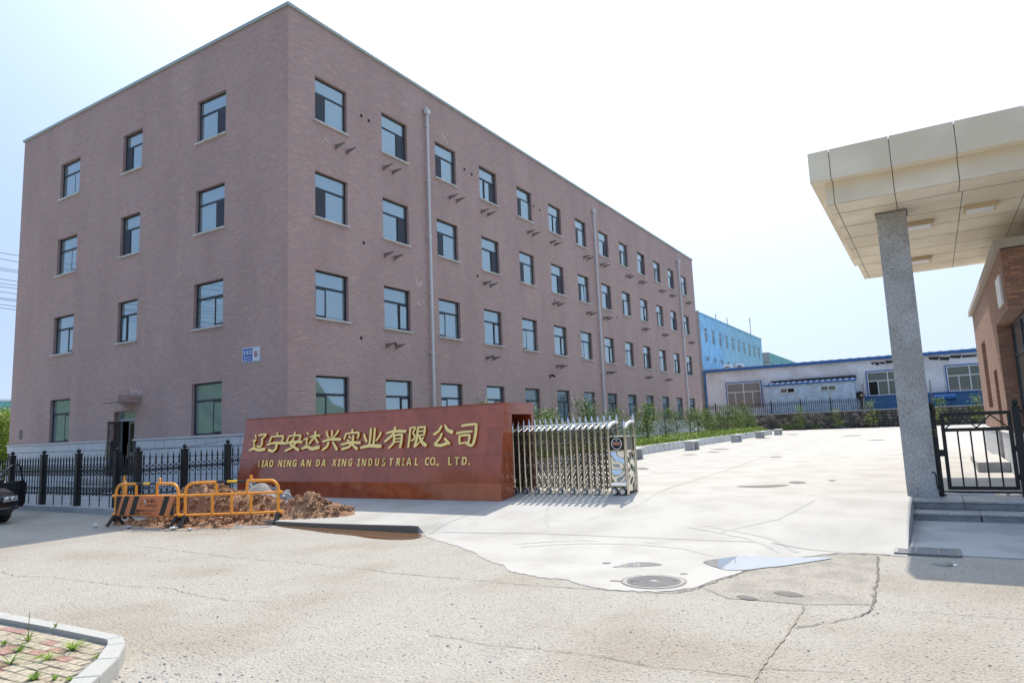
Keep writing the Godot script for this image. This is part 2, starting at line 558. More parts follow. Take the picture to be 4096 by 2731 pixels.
func flat_patch(called: String, poly: PackedVector2Array, on_yard: bool, off: float, m: Material) -> MeshInstance3D:
	var b := MB.new()
	var pieces: Array = [poly]
	if on_yard:   # cut into small cells so that the water follows the fall of the concrete
		pieces = []
		var r := Rect2(poly[0], Vector2.ZERO)
		for p in poly: r = r.expand(p)
		var n := 10
		for i in n:
			for j in n:
				var o := r.position + Vector2(r.size.x * i / n, r.size.y * j / n)
				var s := r.size / n
				pieces.append_array(Geometry2D.intersect_polygons(poly, PackedVector2Array([o, o + Vector2(s.x, 0), o + s, o + Vector2(0, s.y)])))
	for pc in pieces:
		var t := Geometry2D.triangulate_polygon(pc)
		for i in range(0, t.size(), 3):
			b.tri(drape(pc[t[i]], on_yard, off), drape(pc[t[i + 1]], on_yard, off), drape(pc[t[i + 2]], on_yard, off), Vector3.UP)
	for i in b.n.size(): b.n[i] = Vector3.UP
	return struct(called, b.mesh(m))

# a line on the ground: cracks wander and change width, joints stay straight
func ground_line(called: String, s: Array, width: float, wander: float, on_yard: bool, off: float, m: Material) -> void:
	var p := PackedVector2Array()
	for i in range(0, s.size() - 2, 2):
		var a := Vector2(s[i], s[i + 1]); var b := Vector2(s[i + 2], s[i + 3])
		var k := maxi(2, int(a.distance_to(b) / (0.06 if wander > 0.0 else 0.4)))
		for j in k:
			var q := a.lerp(b, float(j) / k)
			p.append(q + Vector2(rng.randf_range(-1, 1), rng.randf_range(-1, 1)) * wander)
	p.append(Vector2(s[s.size() - 2], s[s.size() - 1]))
	var mb := MB.new()
	var last := []
	for i in p.size():
		var d := (p[mini(i + 1, p.size() - 1)] - p[maxi(i - 1, 0)]).normalized()
		var o := Vector2(-d.y, d.x) * width * 0.5 * (rng.randf_range(0.25, 1.5) if wander > 0.0 else 1.0)
		var now := [drape(p[i] + o, on_yard, off), drape(p[i] - o, on_yard, off)]
		if i > 0: mb.quad(last[0], last[1], now[1], now[0], Vector3.UP)
		last = now
	struct(called, mb.mesh(m))

func make_ground() -> void:
	var g := MB.new()
	g.quad(Vector3(-1500, -0.3, 1500), Vector3(1500, -0.3, 1500), Vector3(1500, -0.3, -1500), Vector3(-1500, -0.3, -1500), Vector3.UP)
	struct("ground", g.mesh(M.earth))
	var r := MB.new()
	r.quad(Vector3(-160, 0, 60), Vector3(60, 0, 60), Vector3(60, 0, -12.2), Vector3(-160, 0, -12.2), Vector3.UP)
	struct("road", r.mesh(M.road))
	# the yard: apron, forecourt and drive in one sheet of concrete
	var y := MB.new()
	var xs: Array[float] = []
	var x := -17.6
	while x < -0.46:
		xs.append(x)
		x += 0.6 if x < -9.0 else 0.08
	xs.append(-0.45)
	var rows: Array = []
	var nr := 70
	for j in nr + 1:
		var row: Array = []
		for xx in xs:
			var e := edge_z(xx)
			if xx > -8.04: e += 0.018 * sin(xx * 37.0) + 0.014 * sin(xx * 91.0)
			var t := float(j) / nr
			var z := lerpf(e, -69.0, pow(t, 2.2))
			row.append(Vector3(xx, yard_y(xx, z) + 0.007, z))
		rows.append(row)
	y.sheet(rows, Vector3.UP)
	for i in xs.size() - 1:
		var a: Vector3 = rows[0][i]; var b: Vector3 = rows[0][i + 1]
		y.quad(a, b, Vector3(b.x, -0.2, b.z), Vector3(a.x, -0.2, a.z), Vector3(0, 0, 1))
	for j in nr:
		var a: Vector3 = rows[j][xs.size() - 1]; var b: Vector3 = rows[j + 1][xs.size() - 1]
		if a.z > -16.0: y.quad(a, b, Vector3(b.x, -0.2, b.z), Vector3(a.x, -0.2, a.z), Vector3(1, 0, 0))
	rows = []
	for j in 31:
		var row: Array = []
		for i in 13:
			var z := lerpf(-15.2, -69.0, pow(j / 30.0, 1.6))
			var xx := -0.45 + i * 1.3
			row.append(Vector3(xx, yard_y(xx, z) + (0.007 if i == 0 else 0.0068), z))
		rows.append(row)
	y.sheet(rows, Vector3.UP)
	var yd := struct("yard", y.mesh(M.yard))
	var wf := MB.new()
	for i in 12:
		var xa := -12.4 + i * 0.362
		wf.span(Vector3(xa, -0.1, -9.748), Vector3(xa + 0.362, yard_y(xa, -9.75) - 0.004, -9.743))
	part("shaded_edge", wf.mesh(M.shaded_face), yd)  # dark strip that paints the shade on the slab's front face
	var ls := MB.new()
	ls.span(Vector3(-0.446, -0.2, -13.3), Vector3(9.0, 0.012, -10.17))
	struct("pavement", ls.mesh(M.pavement))
	var sw := MB.new()
	sw.span(Vector3(-120, -0.2, -60), Vector3(-36.9, 0.15, -10.06))
	sw.span(Vector3(-36.899, -0.2, -15.02), Vector3(-17.602, 0.149, -10.061))
	struct("pavement", sw.mesh(M.pavement))
	var kb := MB.new()
	for i in 50:
		kb.span(Vector3(-17.05 - (i + 1) * 2.0 + 0.004, -0.2, -10.06), Vector3(-17.05 - i * 2.0 - 0.004, 0.155, -9.93), 0.012)
	struct("kerb", kb.mesh(M.pavement))
	flat_patch("road_patch", poly2([-2.33, -7.53, -2.15, -8.09, -2.01, -8.66, -1.64, -9.18, -1.25, -9.86, -0.77, -9.88, -0.70, -8.63, -0.65, -7.37, -0.91, -7.28, -1.22, -7.14, -1.62, -7.15, -1.94, -7.12]), false, 0.004, M.road_patch)
	ground_line("pavement_crack", [-7.35, -6.89, -6.82, -6.92, -6.03, -6.86, -5.51, -6.87, -4.95, -6.90, -4.43, -6.89, -3.95, -6.91, -3.38, -6.98, -2.85, -7.04], 0.0102, 0.02, false, 0.006, M.crack)
	ground_line("pavement_crack", [-2.85, -7.0, -2.5, -7.12, -2.33, -7.36, -2.15, -8.09, -2.01, -8.66, -1.64, -9.18, -1.25, -9.86, -0.77, -9.92], 0.0153, 0.02, false, 0.0105, M.crack)
	ground_line("pavement_crack", [-1.21, -7.12, -1.20, -6.50, -1.21, -5.92, -1.22, -5.56, -1.23, -5.24, -1.22, -4.93, -1.22, -4.4], 0.017, 0.012, false, 0.008, M.dirt_line)
	ground_line("pavement_crack", [-0.77, -9.85, -0.70, -8.63, -0.67, -7.82, -0.65, -7.34], 0.0255, 0.015, false, 0.008, M.crack)
	ground_line("pavement_crack", [-0.65, -7.34, -0.67, -7.04, -0.83, -6.74, -1.01, -6.51, -1.18, -6.34], 0.0119, 0.02, false, 0.0095, M.crack)
	ground_line("pavement_crack", [-2.16, -4.99, -1.98, -4.95, -1.76, -4.99, -1.59, -5.04, -1.44, -5.03, -1.25, -5.04], 0.0068, 0.01, false, 0.0065, M.crack)
	ground_line("pavement_crack", [-3.96, -4.91, -3.65, -4.93, -3.37, -4.88, -3.05, -4.93, -2.75, -4.97, -2.37, -5.02, -2.16, -4.99], 0.0068, 0.01, false, 0.0075, M.crack)
	ground_line("pavement_crack", [-11.89, -4.84, -11.21, -4.76, -10.66, -4.91, -10.19, -4.93, -9.56, -4.97, -9.01, -4.99, -8.13, -5.15, -7.77, -5.08, -7.06, -5.04, -6.75, -5.05, -6.44, -5.18], 0.0076, 0.02, false, 0.006, M.crack)
	ground_line("pavement_crack", [-12.33, -7.00, -11.54, -7.01, -10.56, -6.95, -9.67, -6.89, -8.92, -6.88, -8.07, -6.92, -7.39, -6.93], 0.0085, 0.02, false, 0.006, M.crack)
	ground_line("pavement_crack", [-0.60, -7.23, -0.33, -7.25, -0.01, -7.28, 0.30, -7.30, 0.8, -7.33], 0.0085, 0.012, false, 0.006, M.crack)
	ground_line("pavement_crack", [-1.20, -5.25, -1.01, -5.30, -0.80, -5.36, -0.59, -5.42], 0.0059, 0.01, false, 0.006, M.crack)
	ground_line("pavement_crack", [-12.52, -5.85, -12.32, -6.14, -12.21, -6.48, -12.14, -6.89], 0.0085, 0.02, false, 0.0075, M.crack)
	ground_line("concrete_joint", [-7.82, -9.69, -5.42, -9.79, -3.37, -9.86, -2.01, -9.94, -1.34, -9.99, -0.64, -9.99], 0.014, 0.0, true, 0.012, M.seam)
	ground_line("concrete_joint", [-7.71, -9.43, -7.72, -9.99, -7.69, -10.50, -7.67, -11.27, -7.67, -11.9], 0.012, 0.0, true, 0.0135, M.seam)
	ground_line("concrete_joint", [-4.75, -13.3, -4.84, -14.36, -4.88, -17.53, -5.0, -21.8, -5.25, -29.5, -5.43, -43.2], 0.012, 0.0, true, 0.014, M.seam)
	ground_line("concrete_joint", [-8.2, -14.3, -4.95, -14.41, -2.41, -14.71, -0.62, -14.86], 0.014, 0.0, true, 0.012, M.seam)
	for s in [[-5.4, -8.9, -4.6, -9.3, -3.9, -9.45, -3.1, -9.35, -2.6, -9.0], [-5.6, -9.05, -4.7, -9.5, -3.9, -9.65, -3.0, -9.5], [-3.4, -10.6, -2.4, -10.1, -1.9, -9.6], [-3.2, -10.75, -2.2, -10.25, -1.7, -9.75], [-1.9, -13.0, -2.2, -11.4, -2.9, -10.3], [-6.6, -12.0, -5.9, -10.6, -5.1, -9.4]]:
		ground_line("tyre_mark", s, 0.05, 0.008, true, 0.0098, M.scuff)
	for s in [[-5.2, -10.6, -5.05, -11.1, -4.75, -11.6, -4.7, -12.3, -4.75, -13.3], [-2.6, -12.6, -2.35, -12.75, -2.1, -12.7]]:
		ground_line("pavement_crack", s, 0.006, 0.015, true, 0.0105, M.seam)
	# loose grit along the kerb and in the road
	var gm := MultiMesh.new()
	gm.transform_format = MultiMesh.TRANSFORM_3D
	gm.mesh = lump(1.0, 71, M.rubble, 0.6)
	gm.instance_count = 420
	for i in 420:
		var p := Vector2(rng.randf_range(-11.5, 0.5), rng.randf_range(-7.2, -2.4))
		if i % 3 == 0: p = Vector2(-6.0 + rng.randfn() * 0.5, -2.9 + rng.randfn() * 0.35) + Vector2(0.75, -0.25)
		var s := 0.004 + 0.009 * pow(rng.randf(), 3.0)
		gm.set_instance_transform(i, Transform3D(Basis(Vector3.UP, rng.randf() * TAU).scaled(Vector3(s, s, s)), Vector3(p.x, 0.003, p.y)))
	var gi := MultiMeshInstance3D.new()
	gi.name = "grit"
	gi.multimesh = gm
	gi.set_meta("kind", "stuff")
	add_child(gi, true)
	tag(gi, "loose grey grit scattered over the worn road surface in the foreground", "grit")
	# water
	flat_patch("puddle_water", smooth_poly(poly2([-12.0, -9.79, -10.86, -9.79, -8.92, -9.80, -8.16, -9.80, -7.72, -9.52, -7.62, -9.24, -7.70, -9.06, -8.35, -8.94, -9.02, -9.16, -9.84, -9.23, -10.43, -9.40, -11.4, -9.55])), false, 0.005, M.muddy_water)
	flat_patch("puddle_water", smooth_poly(poly2([-3.60, -8.04, -3.52, -8.17, -3.47, -8.32, -3.36, -8.40, -3.19, -8.43, -3.00, -8.35, -3.13, -8.25, -3.29, -8.16, -3.46, -8.11]), 1), true, 0.011, M.puddle_water)
	flat_patch("puddle_water", smooth_poly(poly2([-2.64, -8.65, -2.46, -8.87, -2.25, -9.11, -2.03, -9.27, -1.67, -9.40, -1.45, -9.55, -1.22, -9.57, -1.35, -9.37, -1.54, -9.10, -1.71, -8.85, -1.90, -8.69, -2.03, -8.50, -2.19, -8.40, -2.31, -8.37, -2.48, -8.47]), 1), true, 0.0125, M.puddle_water)
	flat_patch("puddle_water", smooth_poly(poly2([-3.81, -8.22, -3.76, -8.29, -3.67, -8.28, -3.72, -8.20])), true, 0.011, M.puddle_water)
	flat_patch("puddle_water", smooth_poly(poly2([-2.71, -7.97, -2.68, -8.03, -2.60, -8.04, -2.64, -7.97])), true, 0.011, M.puddle_water)
	flat_patch("puddle_water", smooth_poly(poly2([-0.21, -9.60, -0.14, -9.70, -0.04, -9.66, 0.09, -9.60, 0.01, -9.47, -0.12, -9.47])), false, 0.006, M.puddle_water)
	flat_patch("puddle_water", smooth_poly(poly2([-1.90, -7.22, -1.82, -7.30, -1.71, -7.24, -1.63, -7.18, -1.74, -7.10])), false, 0.008, M.damp)
	flat_patch("puddle_water", smooth_poly(poly2([-1.6, -7.5, -1.5, -7.62, -1.36, -7.58, -1.24, -7.46, -1.4, -7.38])), false, 0.008, M.damp)
	for s in [[-3.73, -14.82, -3.21, -15.18, -2.82, -15.53, -2.68, -15.41, -3.01, -14.76, -3.43, -14.69], [-2.81, -15.80, -2.82, -16.22, -2.66, -16.34, -2.44, -16.06, -2.57, -15.78], [-2.15, -16.68, -2.05, -16.83, -1.93, -16.65, -2.04, -16.50], [-4.96, -24.69, -4.78, -24.98, -4.42, -24.65, -4.61, -24.30],
			[-8.34, -29.05, -8.12, -29.39, -7.64, -29.00, -7.80, -28.43], [-9.03, -31.61, -8.46, -32.13, -7.92, -31.70, -8.13, -31.13], [-10.24, -46.81, -9.67, -47.04, -8.77, -45.93, -9.24, -45.15], [-8.81, -27.11, -8.52, -27.45, -8.04, -27.16, -8.27, -26.71], [-9.75, -54.86, -8.76, -54.22, -8.22, -52.50, -8.67, -52.10], [-7.88, -19.88, -7.69, -20.02, -7.25, -19.57, -7.47, -19.24],
			[-5.0, -46.0, -4.2, -47.5, -3.6, -46.2, -4.3, -45.2], [-3.0, -38.0, -2.4, -38.8, -2.0, -38.0, -2.5, -37.5]]:
		flat_patch("puddle_water", smooth_poly(poly2(s)), true, 0.012, M.damp)

# ------------------------------------------------------------------ brick office block
# wall with openings: o + u * along + y up, outward normal nn; openings are [u0, y0, u1, y1]
func wall_with_holes(outer: MB, inner: MB, o: Vector3, u: Vector3, nn: Vector3, length: float, y0: float, y1: float, holes: Array, thick: float, reveal: float) -> void:
	var us: Array[float] = [0.0, length]
	var ys: Array[float] = [y0, y1]
	for h in holes:
		for k in [h[0], h[2]]:
			if not us.has(k): us.append(k)
		for k in [h[1], h[3]]:
			if not ys.has(k): ys.append(k)
	us.sort(); ys.sort()
	var at := func(a: float, y: float, d: float) -> Vector3: return o + u * a + Vector3(0, y, 0) - nn * d
	for i in us.size() - 1:
		for j in ys.size() - 1:
			var cu := (us[i] + us[i + 1]) * 0.5
			var cy := (ys[j] + ys[j + 1]) * 0.5
			var hole := false
			for h in holes:
				if cu > h[0] and cu < h[2] and cy > h[1] and cy < h[3]: hole = true
			if hole: continue
			var q := [[us[i], ys[j]], [us[i + 1], ys[j]], [us[i + 1], ys[j + 1]], [us[i], ys[j + 1]]]
			var uvs: Array[Vector2] = []
			for k in q: uvs.append(Vector2(k[0] / 8.0, k[1] / 4.08))
			outer.quad(at.call(q[0][0], q[0][1], 0.0), at.call(q[1][0], q[1][1], 0.0), at.call(q[2][0], q[2][1], 0.0), at.call(q[3][0], q[3][1], 0.0), nn, uvs[0], uvs[1], uvs[2], uvs[3])
			inner.quad(at.call(q[0][0], q[0][1], thick), at.call(q[1][0], q[1][1], thick), at.call(q[2][0], q[2][1], thick), at.call(q[3][0], q[3][1], thick), -nn)
	for h in holes:
		var cs := [[h[0], h[1]], [h[2], h[1]], [h[2], h[3]], [h[0], h[3]]]
		for k in 4:
			var a: Array = cs[k]
			var b: Array = cs[(k + 1) % 4]
			if a[0] == b[0] and a[0] == 0.0: continue
			var mid: Vector3 = Vector3(0, (h[1] + h[3]) * 0.5, 0) + o + u * ((h[0] + h[2]) * 0.5)
			var out: Vector3 = mid - (at.call(a[0], a[1], 0.0) + at.call(b[0], b[1], 0.0)) * 0.5
			var l: float = absf(b[0] - a[0]) + absf(b[1] - a[1])
			outer.quad(at.call(a[0], a[1], 0.0), at.call(b[0], b[1], 0.0), at.call(b[0], b[1], reveal), at.call(a[0], a[1], reveal), out,
				Vector2(0, a[1] / 4.08), Vector2(l / 8.0 if a[1] == b[1] else 0.0, b[1] / 4.08), Vector2(l / 8.0 if a[1] == b[1] else reveal / 8.0, (b[1] + (reveal if a[1] == b[1] else 0.0)) / 4.08), Vector2(0.0 if a[1] == b[1] else reveal / 8.0, (a[1] + (reveal if a[1] == b[1] else 0.0)) / 4.08))
			inner.quad(at.call(a[0], a[1], reveal), at.call(b[0], b[1], reveal), at.call(b[0], b[1], thick), at.call(a[0], a[1], thick), out)

var frames := {}
# dark aluminium window: fixed light above, one fixed and one sliding light below
func window_unit(parent: Node3D, xf: Transform3D, w: float, h: float, sash_right: bool, screened: bool, sill: bool, curtain: int) -> void:
	var key := "%.2f %.2f %s" % [w, h, sash_right]
	var ty := h * 0.655
	var sw := w * 0.36
	var mx := w - sw if sash_right else sw
	if not frames.has(key):
		var b := MB.new()
		for s in [[0.03, h * 0.5, 0.06, h], [w - 0.03, h * 0.5, 0.06, h]]:
			b.box(Vector3(s[0], s[1], -0.15), Vector3(s[2], s[3], 0.07), 0.006)
		for y in [0.03, h - 0.03, ty]:
			b.box(Vector3(w * 0.5, y, -0.151), Vector3(w - 0.118, 0.06 if y != ty else 0.075, 0.068), 0.006)
		b.box(Vector3(mx, ty * 0.5, -0.15), Vector3(0.055, ty - 0.1, 0.066), 0.006)
		var s := MB.new()
		var a0 := mx + 0.0 if sash_right else 0.06
		var a1 := w - 0.06 if sash_right else mx
		for x in [a0 + 0.025, a1 - 0.025]:
			s.box(Vector3(x, ty * 0.5, -0.118), Vector3(0.05, ty - 0.11, 0.03), 0.005)
		for y in [0.085, ty - 0.065]:
			s.box(Vector3((a0 + a1) * 0.5, y, -0.118), Vector3(a1 - a0 - 0.1, 0.05, 0.028), 0.005)
		var sl := MB.new()
		sl.box(Vector3(w * 0.5, -0.035, -0.05), Vector3(w + 0.14, 0.065, 0.26), 0.008)
		var top := MB.new()
		top.box(Vector3(w * 0.5, (ty + h) * 0.5, -0.15), Vector3(w - 0.12, h - ty - 0.09, 0.012))
		var big := MB.new()
		var c0 := 0.06 if sash_right else mx + 0.027
		var c1 := mx - 0.027 if sash_right else w - 0.06
		big.box(Vector3((c0 + c1) * 0.5, ty * 0.5 + 0.01, -0.15), Vector3(c1 - c0, ty - 0.1, 0.012))
		var small := MB.new()
		small.box(Vector3((a0 + a1) * 0.5, ty * 0.5 + 0.01, -0.122), Vector3(a1 - a0 - 0.1, ty - 0.2, 0.012))
		var scr := MB.new()
		scr.box(Vector3((a0 + a1) * 0.5, ty * 0.5 + 0.01, -0.108), Vector3(a1 - a0 - 0.1, ty - 0.2, 0.004))
		frames[key] = [b.mesh(M.window_frame), s.mesh(M.window_frame), sl.mesh(M.pale_stone), top.mesh(M.pane), big.mesh(M.pane), small.mesh(M.pane), scr.mesh(M.screen)]
	var f: Array = frames[key]
	var win := part("window", f[0], parent, xf)
	var slid := 0.0
	if rng.randf() < 0.2: slid = w * rng.randf_range(0.1, 0.5) * (-1.0 if sash_right else 1.0)
	part("sash", f[1], win, tf(Vector3(slid, 0, 0.0)))
	for k in 3:
		var p := part("pane", f[3 + k], win)
		if k == 2: p.position.x = slid
		p.rotation = Vector3(rng.randf_range(-0.008, 0.008), rng.randf_range(-0.008, 0.008), 0)
	if screened: part("screen", f[6], win)
	if sill: part("window_sill", f[2], win)
	if curtain > 0:
		var cm := MB.new()
		var g: Array = []
		var from := 0.08
		var to := w - 0.08
		if curtain == 2: to = w * 0.45
		if curtain == 3: from = w * 0.2; to = w * 0.75
		for y in [0.05, h * 0.5, h - 0.06]:
			var row: Array = []
			for i in 41:
				var xx := lerpf(from, to, i / 40.0)
				row.append(Vector3(xx, y, -0.32 + 0.03 * sin(i * 1.57 + y)))
			g.append(row)
		cm.sheet(g, Vector3(0, 0, 1))
		part("curtain", cm.mesh(M.curtain), win)

func make_office() -> void:
	var t := thing("office_building", "four-storey mauve-brown brick office block with dark framed windows", "building")
	var roof := 16.72
	var ln := 18.99
	var back := 46.92
	var lx := [[-15.296, -13.624], [-10.147, -8.754], [-5.074, -3.365]]
	var rows := [[2.024, 3.867], [5.868, 7.547], [9.443, 11.125], [13.005, 14.678]]
	var wz := [-1.203, -4.681, -8.148, -11.643, -15.199, -18.697, -22.168, -25.662, -29.153, -32.642, -36.146, -39.58, -43.08]
	var outer := MB.new(); var inner := MB.new()
	var holes: Array = []
	for c in 3:
		for r in 4:
			if c == 1 and r == 0: continue
			holes.append([ln + lx[c][0], rows[r][0], ln + lx[c][1], rows[r][1]])
	holes.append([ln - 10.157, 0.62, ln - 8.70, 3.11])
	wall_with_holes(outer, inner, Vector3(BX - ln, 0, BZ), Vector3.RIGHT, Vector3(0, 0, 1), ln, 0.1, roof, holes, 0.36, 0.18)
	part("street_wall", outer.mesh(M.brick), t)
	part("inner_wall", inner.mesh(M.plaster), t)
	outer = MB.new(); inner = MB.new()
	holes = []
	for z in wz:
		for r in 4:
			holes.append([-z, rows[r][0], -z + 1.56, rows[r][1]])
	wall_with_holes(outer, inner, Vector3(BX, 0, BZ), Vector3(0, 0, -1), Vector3(1, 0, 0), back, 0.1, roof, holes, 0.36, 0.18)
	part("yard_wall", outer.mesh(M.brick), t)
	part("inner_wall", inner.mesh(M.plaster), t)
	var rest := MB.new()
	rest.quad(Vector3(BX - ln, 0, BZ), Vector3(BX - ln, 0, BZ - back), Vector3(BX - ln, roof, BZ - back), Vector3(BX - ln, roof, BZ), Vector3(-1, 0, 0), Vector2(0, 0), Vector2(5.8, 0), Vector2(5.8, 4.1), Vector2(0, 4.1))
	rest.quad(Vector3(BX, 0, BZ - back), Vector3(BX - ln, 0, BZ - back), Vector3(BX - ln, roof, BZ - back), Vector3(BX, roof, BZ - back), Vector3(0, 0, -1), Vector2(0, 0), Vector2(2.4, 0), Vector2(2.4, 4.1), Vector2(0, 4.1))
	part("rear_wall", rest.mesh(M.brick), t)
	var sl := MB.new()
	for y in [0.55, 4.75, 8.35, 11.9, 15.9]:
		sl.span(Vector3(BX - ln + 0.05, y - 0.22, BZ - back + 0.05), Vector3(BX - 0.362, y, BZ - 0.362))
	part("floor_slab", sl.mesh(M.floor_slab), t)
	var pa := MB.new()
	pa.span(Vector3(BX - 5.2, 0.56, BZ - back + 0.3), Vector3(BX - 5.05, 15.6, BZ - 5.0))
	pa.span(Vector3(BX - ln + 0.3, 0.56, BZ - 5.4), Vector3(BX - 0.4, 15.6, BZ - 5.25))
	for k in 13:
		var z: float = BZ + wz[k] - 2.6
		pa.span(Vector3(BX - 5.0, 0.56, z - 0.1), Vector3(BX - 0.37, 15.6, z + 0.02))
	part("partition", pa.mesh(M.interior), t)
	var cp := MB.new()
	cp.span(Vector3(BX - ln - 0.07, roof, BZ - 0.33), Vector3(BX + 0.07, roof + 0.13, BZ + 0.07), 0.015)
	cp.span(Vector3(BX - 0.33, roof, BZ - back - 0.07), Vector3(BX + 0.07, roof + 0.129, BZ - 0.331), 0.015)
	part("coping", cp.mesh(M.coping), t)
	# windows
	for c in 3:
		for r in 4:
			if c == 1 and r == 0: continue
			var cur := 0
			if r == 3 and c == 2: cur = 3
			elif r == 2 and c == 0: cur = 2
			elif r == 1 and c == 0: cur = 2
			elif r == 0 and c == 2: cur = 2
			window_unit(t, Transform3D(Basis(), Vector3(BX + lx[c][0], rows[r][0], BZ)), lx[c][1] - lx[c][0], rows[r][1] - rows[r][0], c != 1, r >= 2 and c != 0, r > 0, cur)
	var sideways := Basis(Vector3(0, 0, -1), Vector3.UP, Vector3(1, 0, 0))
	for k in 13:
		for r in 4:
			var cur := 1 if (k == 2 and r == 2) else (2 if (k * 7 + r * 5) % 9 == 0 else (3 if (k * 5 + r * 3) % 7 == 0 else 0))
			window_unit(t, Transform3D(sideways, Vector3(BX, rows[r][0], BZ + wz[k])), 1.56, rows[r][1] - rows[r][0], k % 2 == 1, r >= 2, r > 0, cur)
	# granite plinth, course by course
	var ms: Array = []
	for k in 3: ms.append(boxm(Vector3(0.603, 0.296, 0.05), M["plinth_stone%d" % k], 0.006))
	for j in 6:
		var y := 1.775 - j * 0.314
		var x := BX - ln - 0.02 + (0.31 if j % 2 == 1 else 0.0)
		var n := 0
		while x < BX - 0.3:
			var xc := x + 0.31
			if not (xc > BX - 10.45 and xc < BX - 8.42):
				part("stone_slab", ms[(n * 5 + j * 2 + n / 3) % 3], t, Transform3D(Basis(), Vector3(xc, y, BZ + 0.026)))
			x += 0.62
			n += 1
	var pl := MB.new()
	pl.span(Vector3(BX - ln - 0.08, 1.935, BZ + 0.002), Vector3(BX - 10.16, 1.995, BZ + 0.085), 0.01)
	pl.span(Vector3(BX - 8.7, 1.935, BZ + 0.002), Vector3(BX + 0.08, 1.995, BZ + 0.085), 0.01)
	pl.span(Vector3(BX + 0.002, 1.936, BZ - back), Vector3(BX + 0.08, 1.994, BZ), 0.01)
	part("plinth_cap", pl.mesh(M.plinth_stone1), t)
	var bk := MB.new()
	for s in [[BX - ln, BX - 10.16], [BX - 8.7, BX]]:
		bk.span(Vector3(s[0], 0.1, BZ + 0.001), Vector3(s[1], 1.93, BZ + 0.012))
	part("plinth_backing", bk.mesh(M.joint), t)
	var side := MB.new()
	for j in 5:
		for i in 37:
			side.span(Vector3(BX + 0.002, 1.93 - (j + 1) * 0.314 + 0.006, BZ - (i + 1) * 1.26 + 0.006), Vector3(BX + 0.05, 1.93 - j * 0.314, BZ - i * 1.26), 0.005)
	part("side_plinth", side.mesh(M.plinth_stone0), t).set_meta("kind", "stuff")
	# downpipes with hoppers
	for z in [-22.5, -39.85, -57.3]:
		var b := MB.new()
		b.tube([Vector3(BX + 0.13, 0.5, z), Vector3(BX + 0.13, 15.62, z)], 0.06, 10)
		var dp := part("downpipe", b.mesh(M.downpipe), t)
		var hp := MB.new()
		hp.box(Vector3(BX + 0.14, 15.72, z), Vector3(0.22, 0.2, 0.26), 0.03)
		hp.tube([Vector3(BX, 15.87, z), Vector3(BX + 0.1, 15.89, z), Vector3(BX + 0.15, 15.78, z)], 0.075, 8)
		part("hopper", hp.mesh(M.downpipe), dp)
		for k in 6: part("pipe_clip", boxm(Vector3(0.17, 0.06, 0.15), M.downpipe, 0.01), dp, Transform3D(Basis(), Vector3(BX + 0.09, 2.6 + k * 2.5, z)))
	# brackets left for air conditioners
	var br := MB.new()
	br.prism(poly2([0, -0.075, 0.025, -0.075, 0.48, 0.055, 0.48, 0.085, 0, 0.085]), -0.016, 0.016)
	br.box(Vector3(0.012, 0.0, 0), Vector3(0.024, 0.19, 0.045))
	var brm := br.mesh(M.bracket_iron)
	var which := [[2, 4, 6, 8, 10, 11], [2, 4, 6, 7, 8, 10, 11, 13], [1, 2, 3, 4, 5, 6, 7, 8, 9, 10, 11, 12, 13]]
	for r in 3:
		for k in which[r]:
			var z: float = BZ + wz[k - 1] - (0.98 if k % 2 == 1 else 0.06)
			for e in 2:
				part("bracket", brm, t, Transform3D(Basis(), Vector3(BX, rows[r + 1][0] - 0.7, z - e * 0.56)))
	var hole := boxm(Vector3(0.03, 0.11, 0.09), M.slot_dark)
	for s in [[14.05, -18.55], [14.0, -18.95], [14.05, -25.4], [13.98, -26.0], [9.0, -18.6], [5.35, -18.4], [5.3, -20.3], [9.05, -26.2], [14.0, -32.0], [13.95, -32.7], [5.3, -27.3], [9.0, -34.0], [9.1, -43.0], [5.2, -34.4]]:
		part("pipe_hole", hole, t, Transform3D(Basis(), Vector3(BX + 0.004, s[0], s[1])))
	# pale lime marks on the brick
	for s in [[0, 15.05, -24.1, 0.25], [0, 15.5, -21.3, 0.2], [0, 8.0, -22.0, 0.35], [0, 7.2, -22.05, 0.3], [0, 15.6, -43.0, 0.4], [0, 15.2, -43.6, 0.35], [1, 3.85, -26.7, 0.3], [1, 3.8, -26.3, 0.25], [0, 12.4, -16.9, 0.1]]:
		for e in 4:
			var lw := MB.new()
			var outline := PackedVector2Array()
			var tall: float = s[3] * rng.randf_range(0.5, 1.2)
			for k in 9:
				var a := TAU * k / 9.0
				outline.append(Vector2(cos(a) * 0.035 * rng.randf_range(0.4, 1.2), sin(a) * tall * 0.5 * rng.randf_range(0.6, 1.1)))
			var bs := Basis(Vector3(0, 0, -1), Vector3.UP, Vector3(1, 0, 0)) if s[0] == 0 else Basis()
			var at := Vector3(BX + 0.001, s[1] + rng.randf_range(-0.15, 0.15), s[2] + e * 0.11) if s[0] == 0 else Vector3(s[2] + e * 0.11, s[1] + rng.randf_range(-0.05, 0.1), BZ + 0.001)
			lw.prism(outline, 0.0, 0.001 + e * 0.0006, Transform3D(bs, at), false)
			part("lime_mark", lw.mesh(M.efflorescence), t)
	# entrance: hood, lamp, door
	var hd := MB.new()
	hd.span(Vector3(-27.25, 3.40, BZ), Vector3(-25.96, 3.66, BZ + 0.9), 0.0)
	for i in hd.v.size():
		hd.uv[i] = Vector2((hd.v[i].x + hd.v[i].z) / 8.0, hd.v[i].y / 4.08)
	var hood := part("door_hood", hd.mesh(M.brick), t)
	var lp := MB.new()
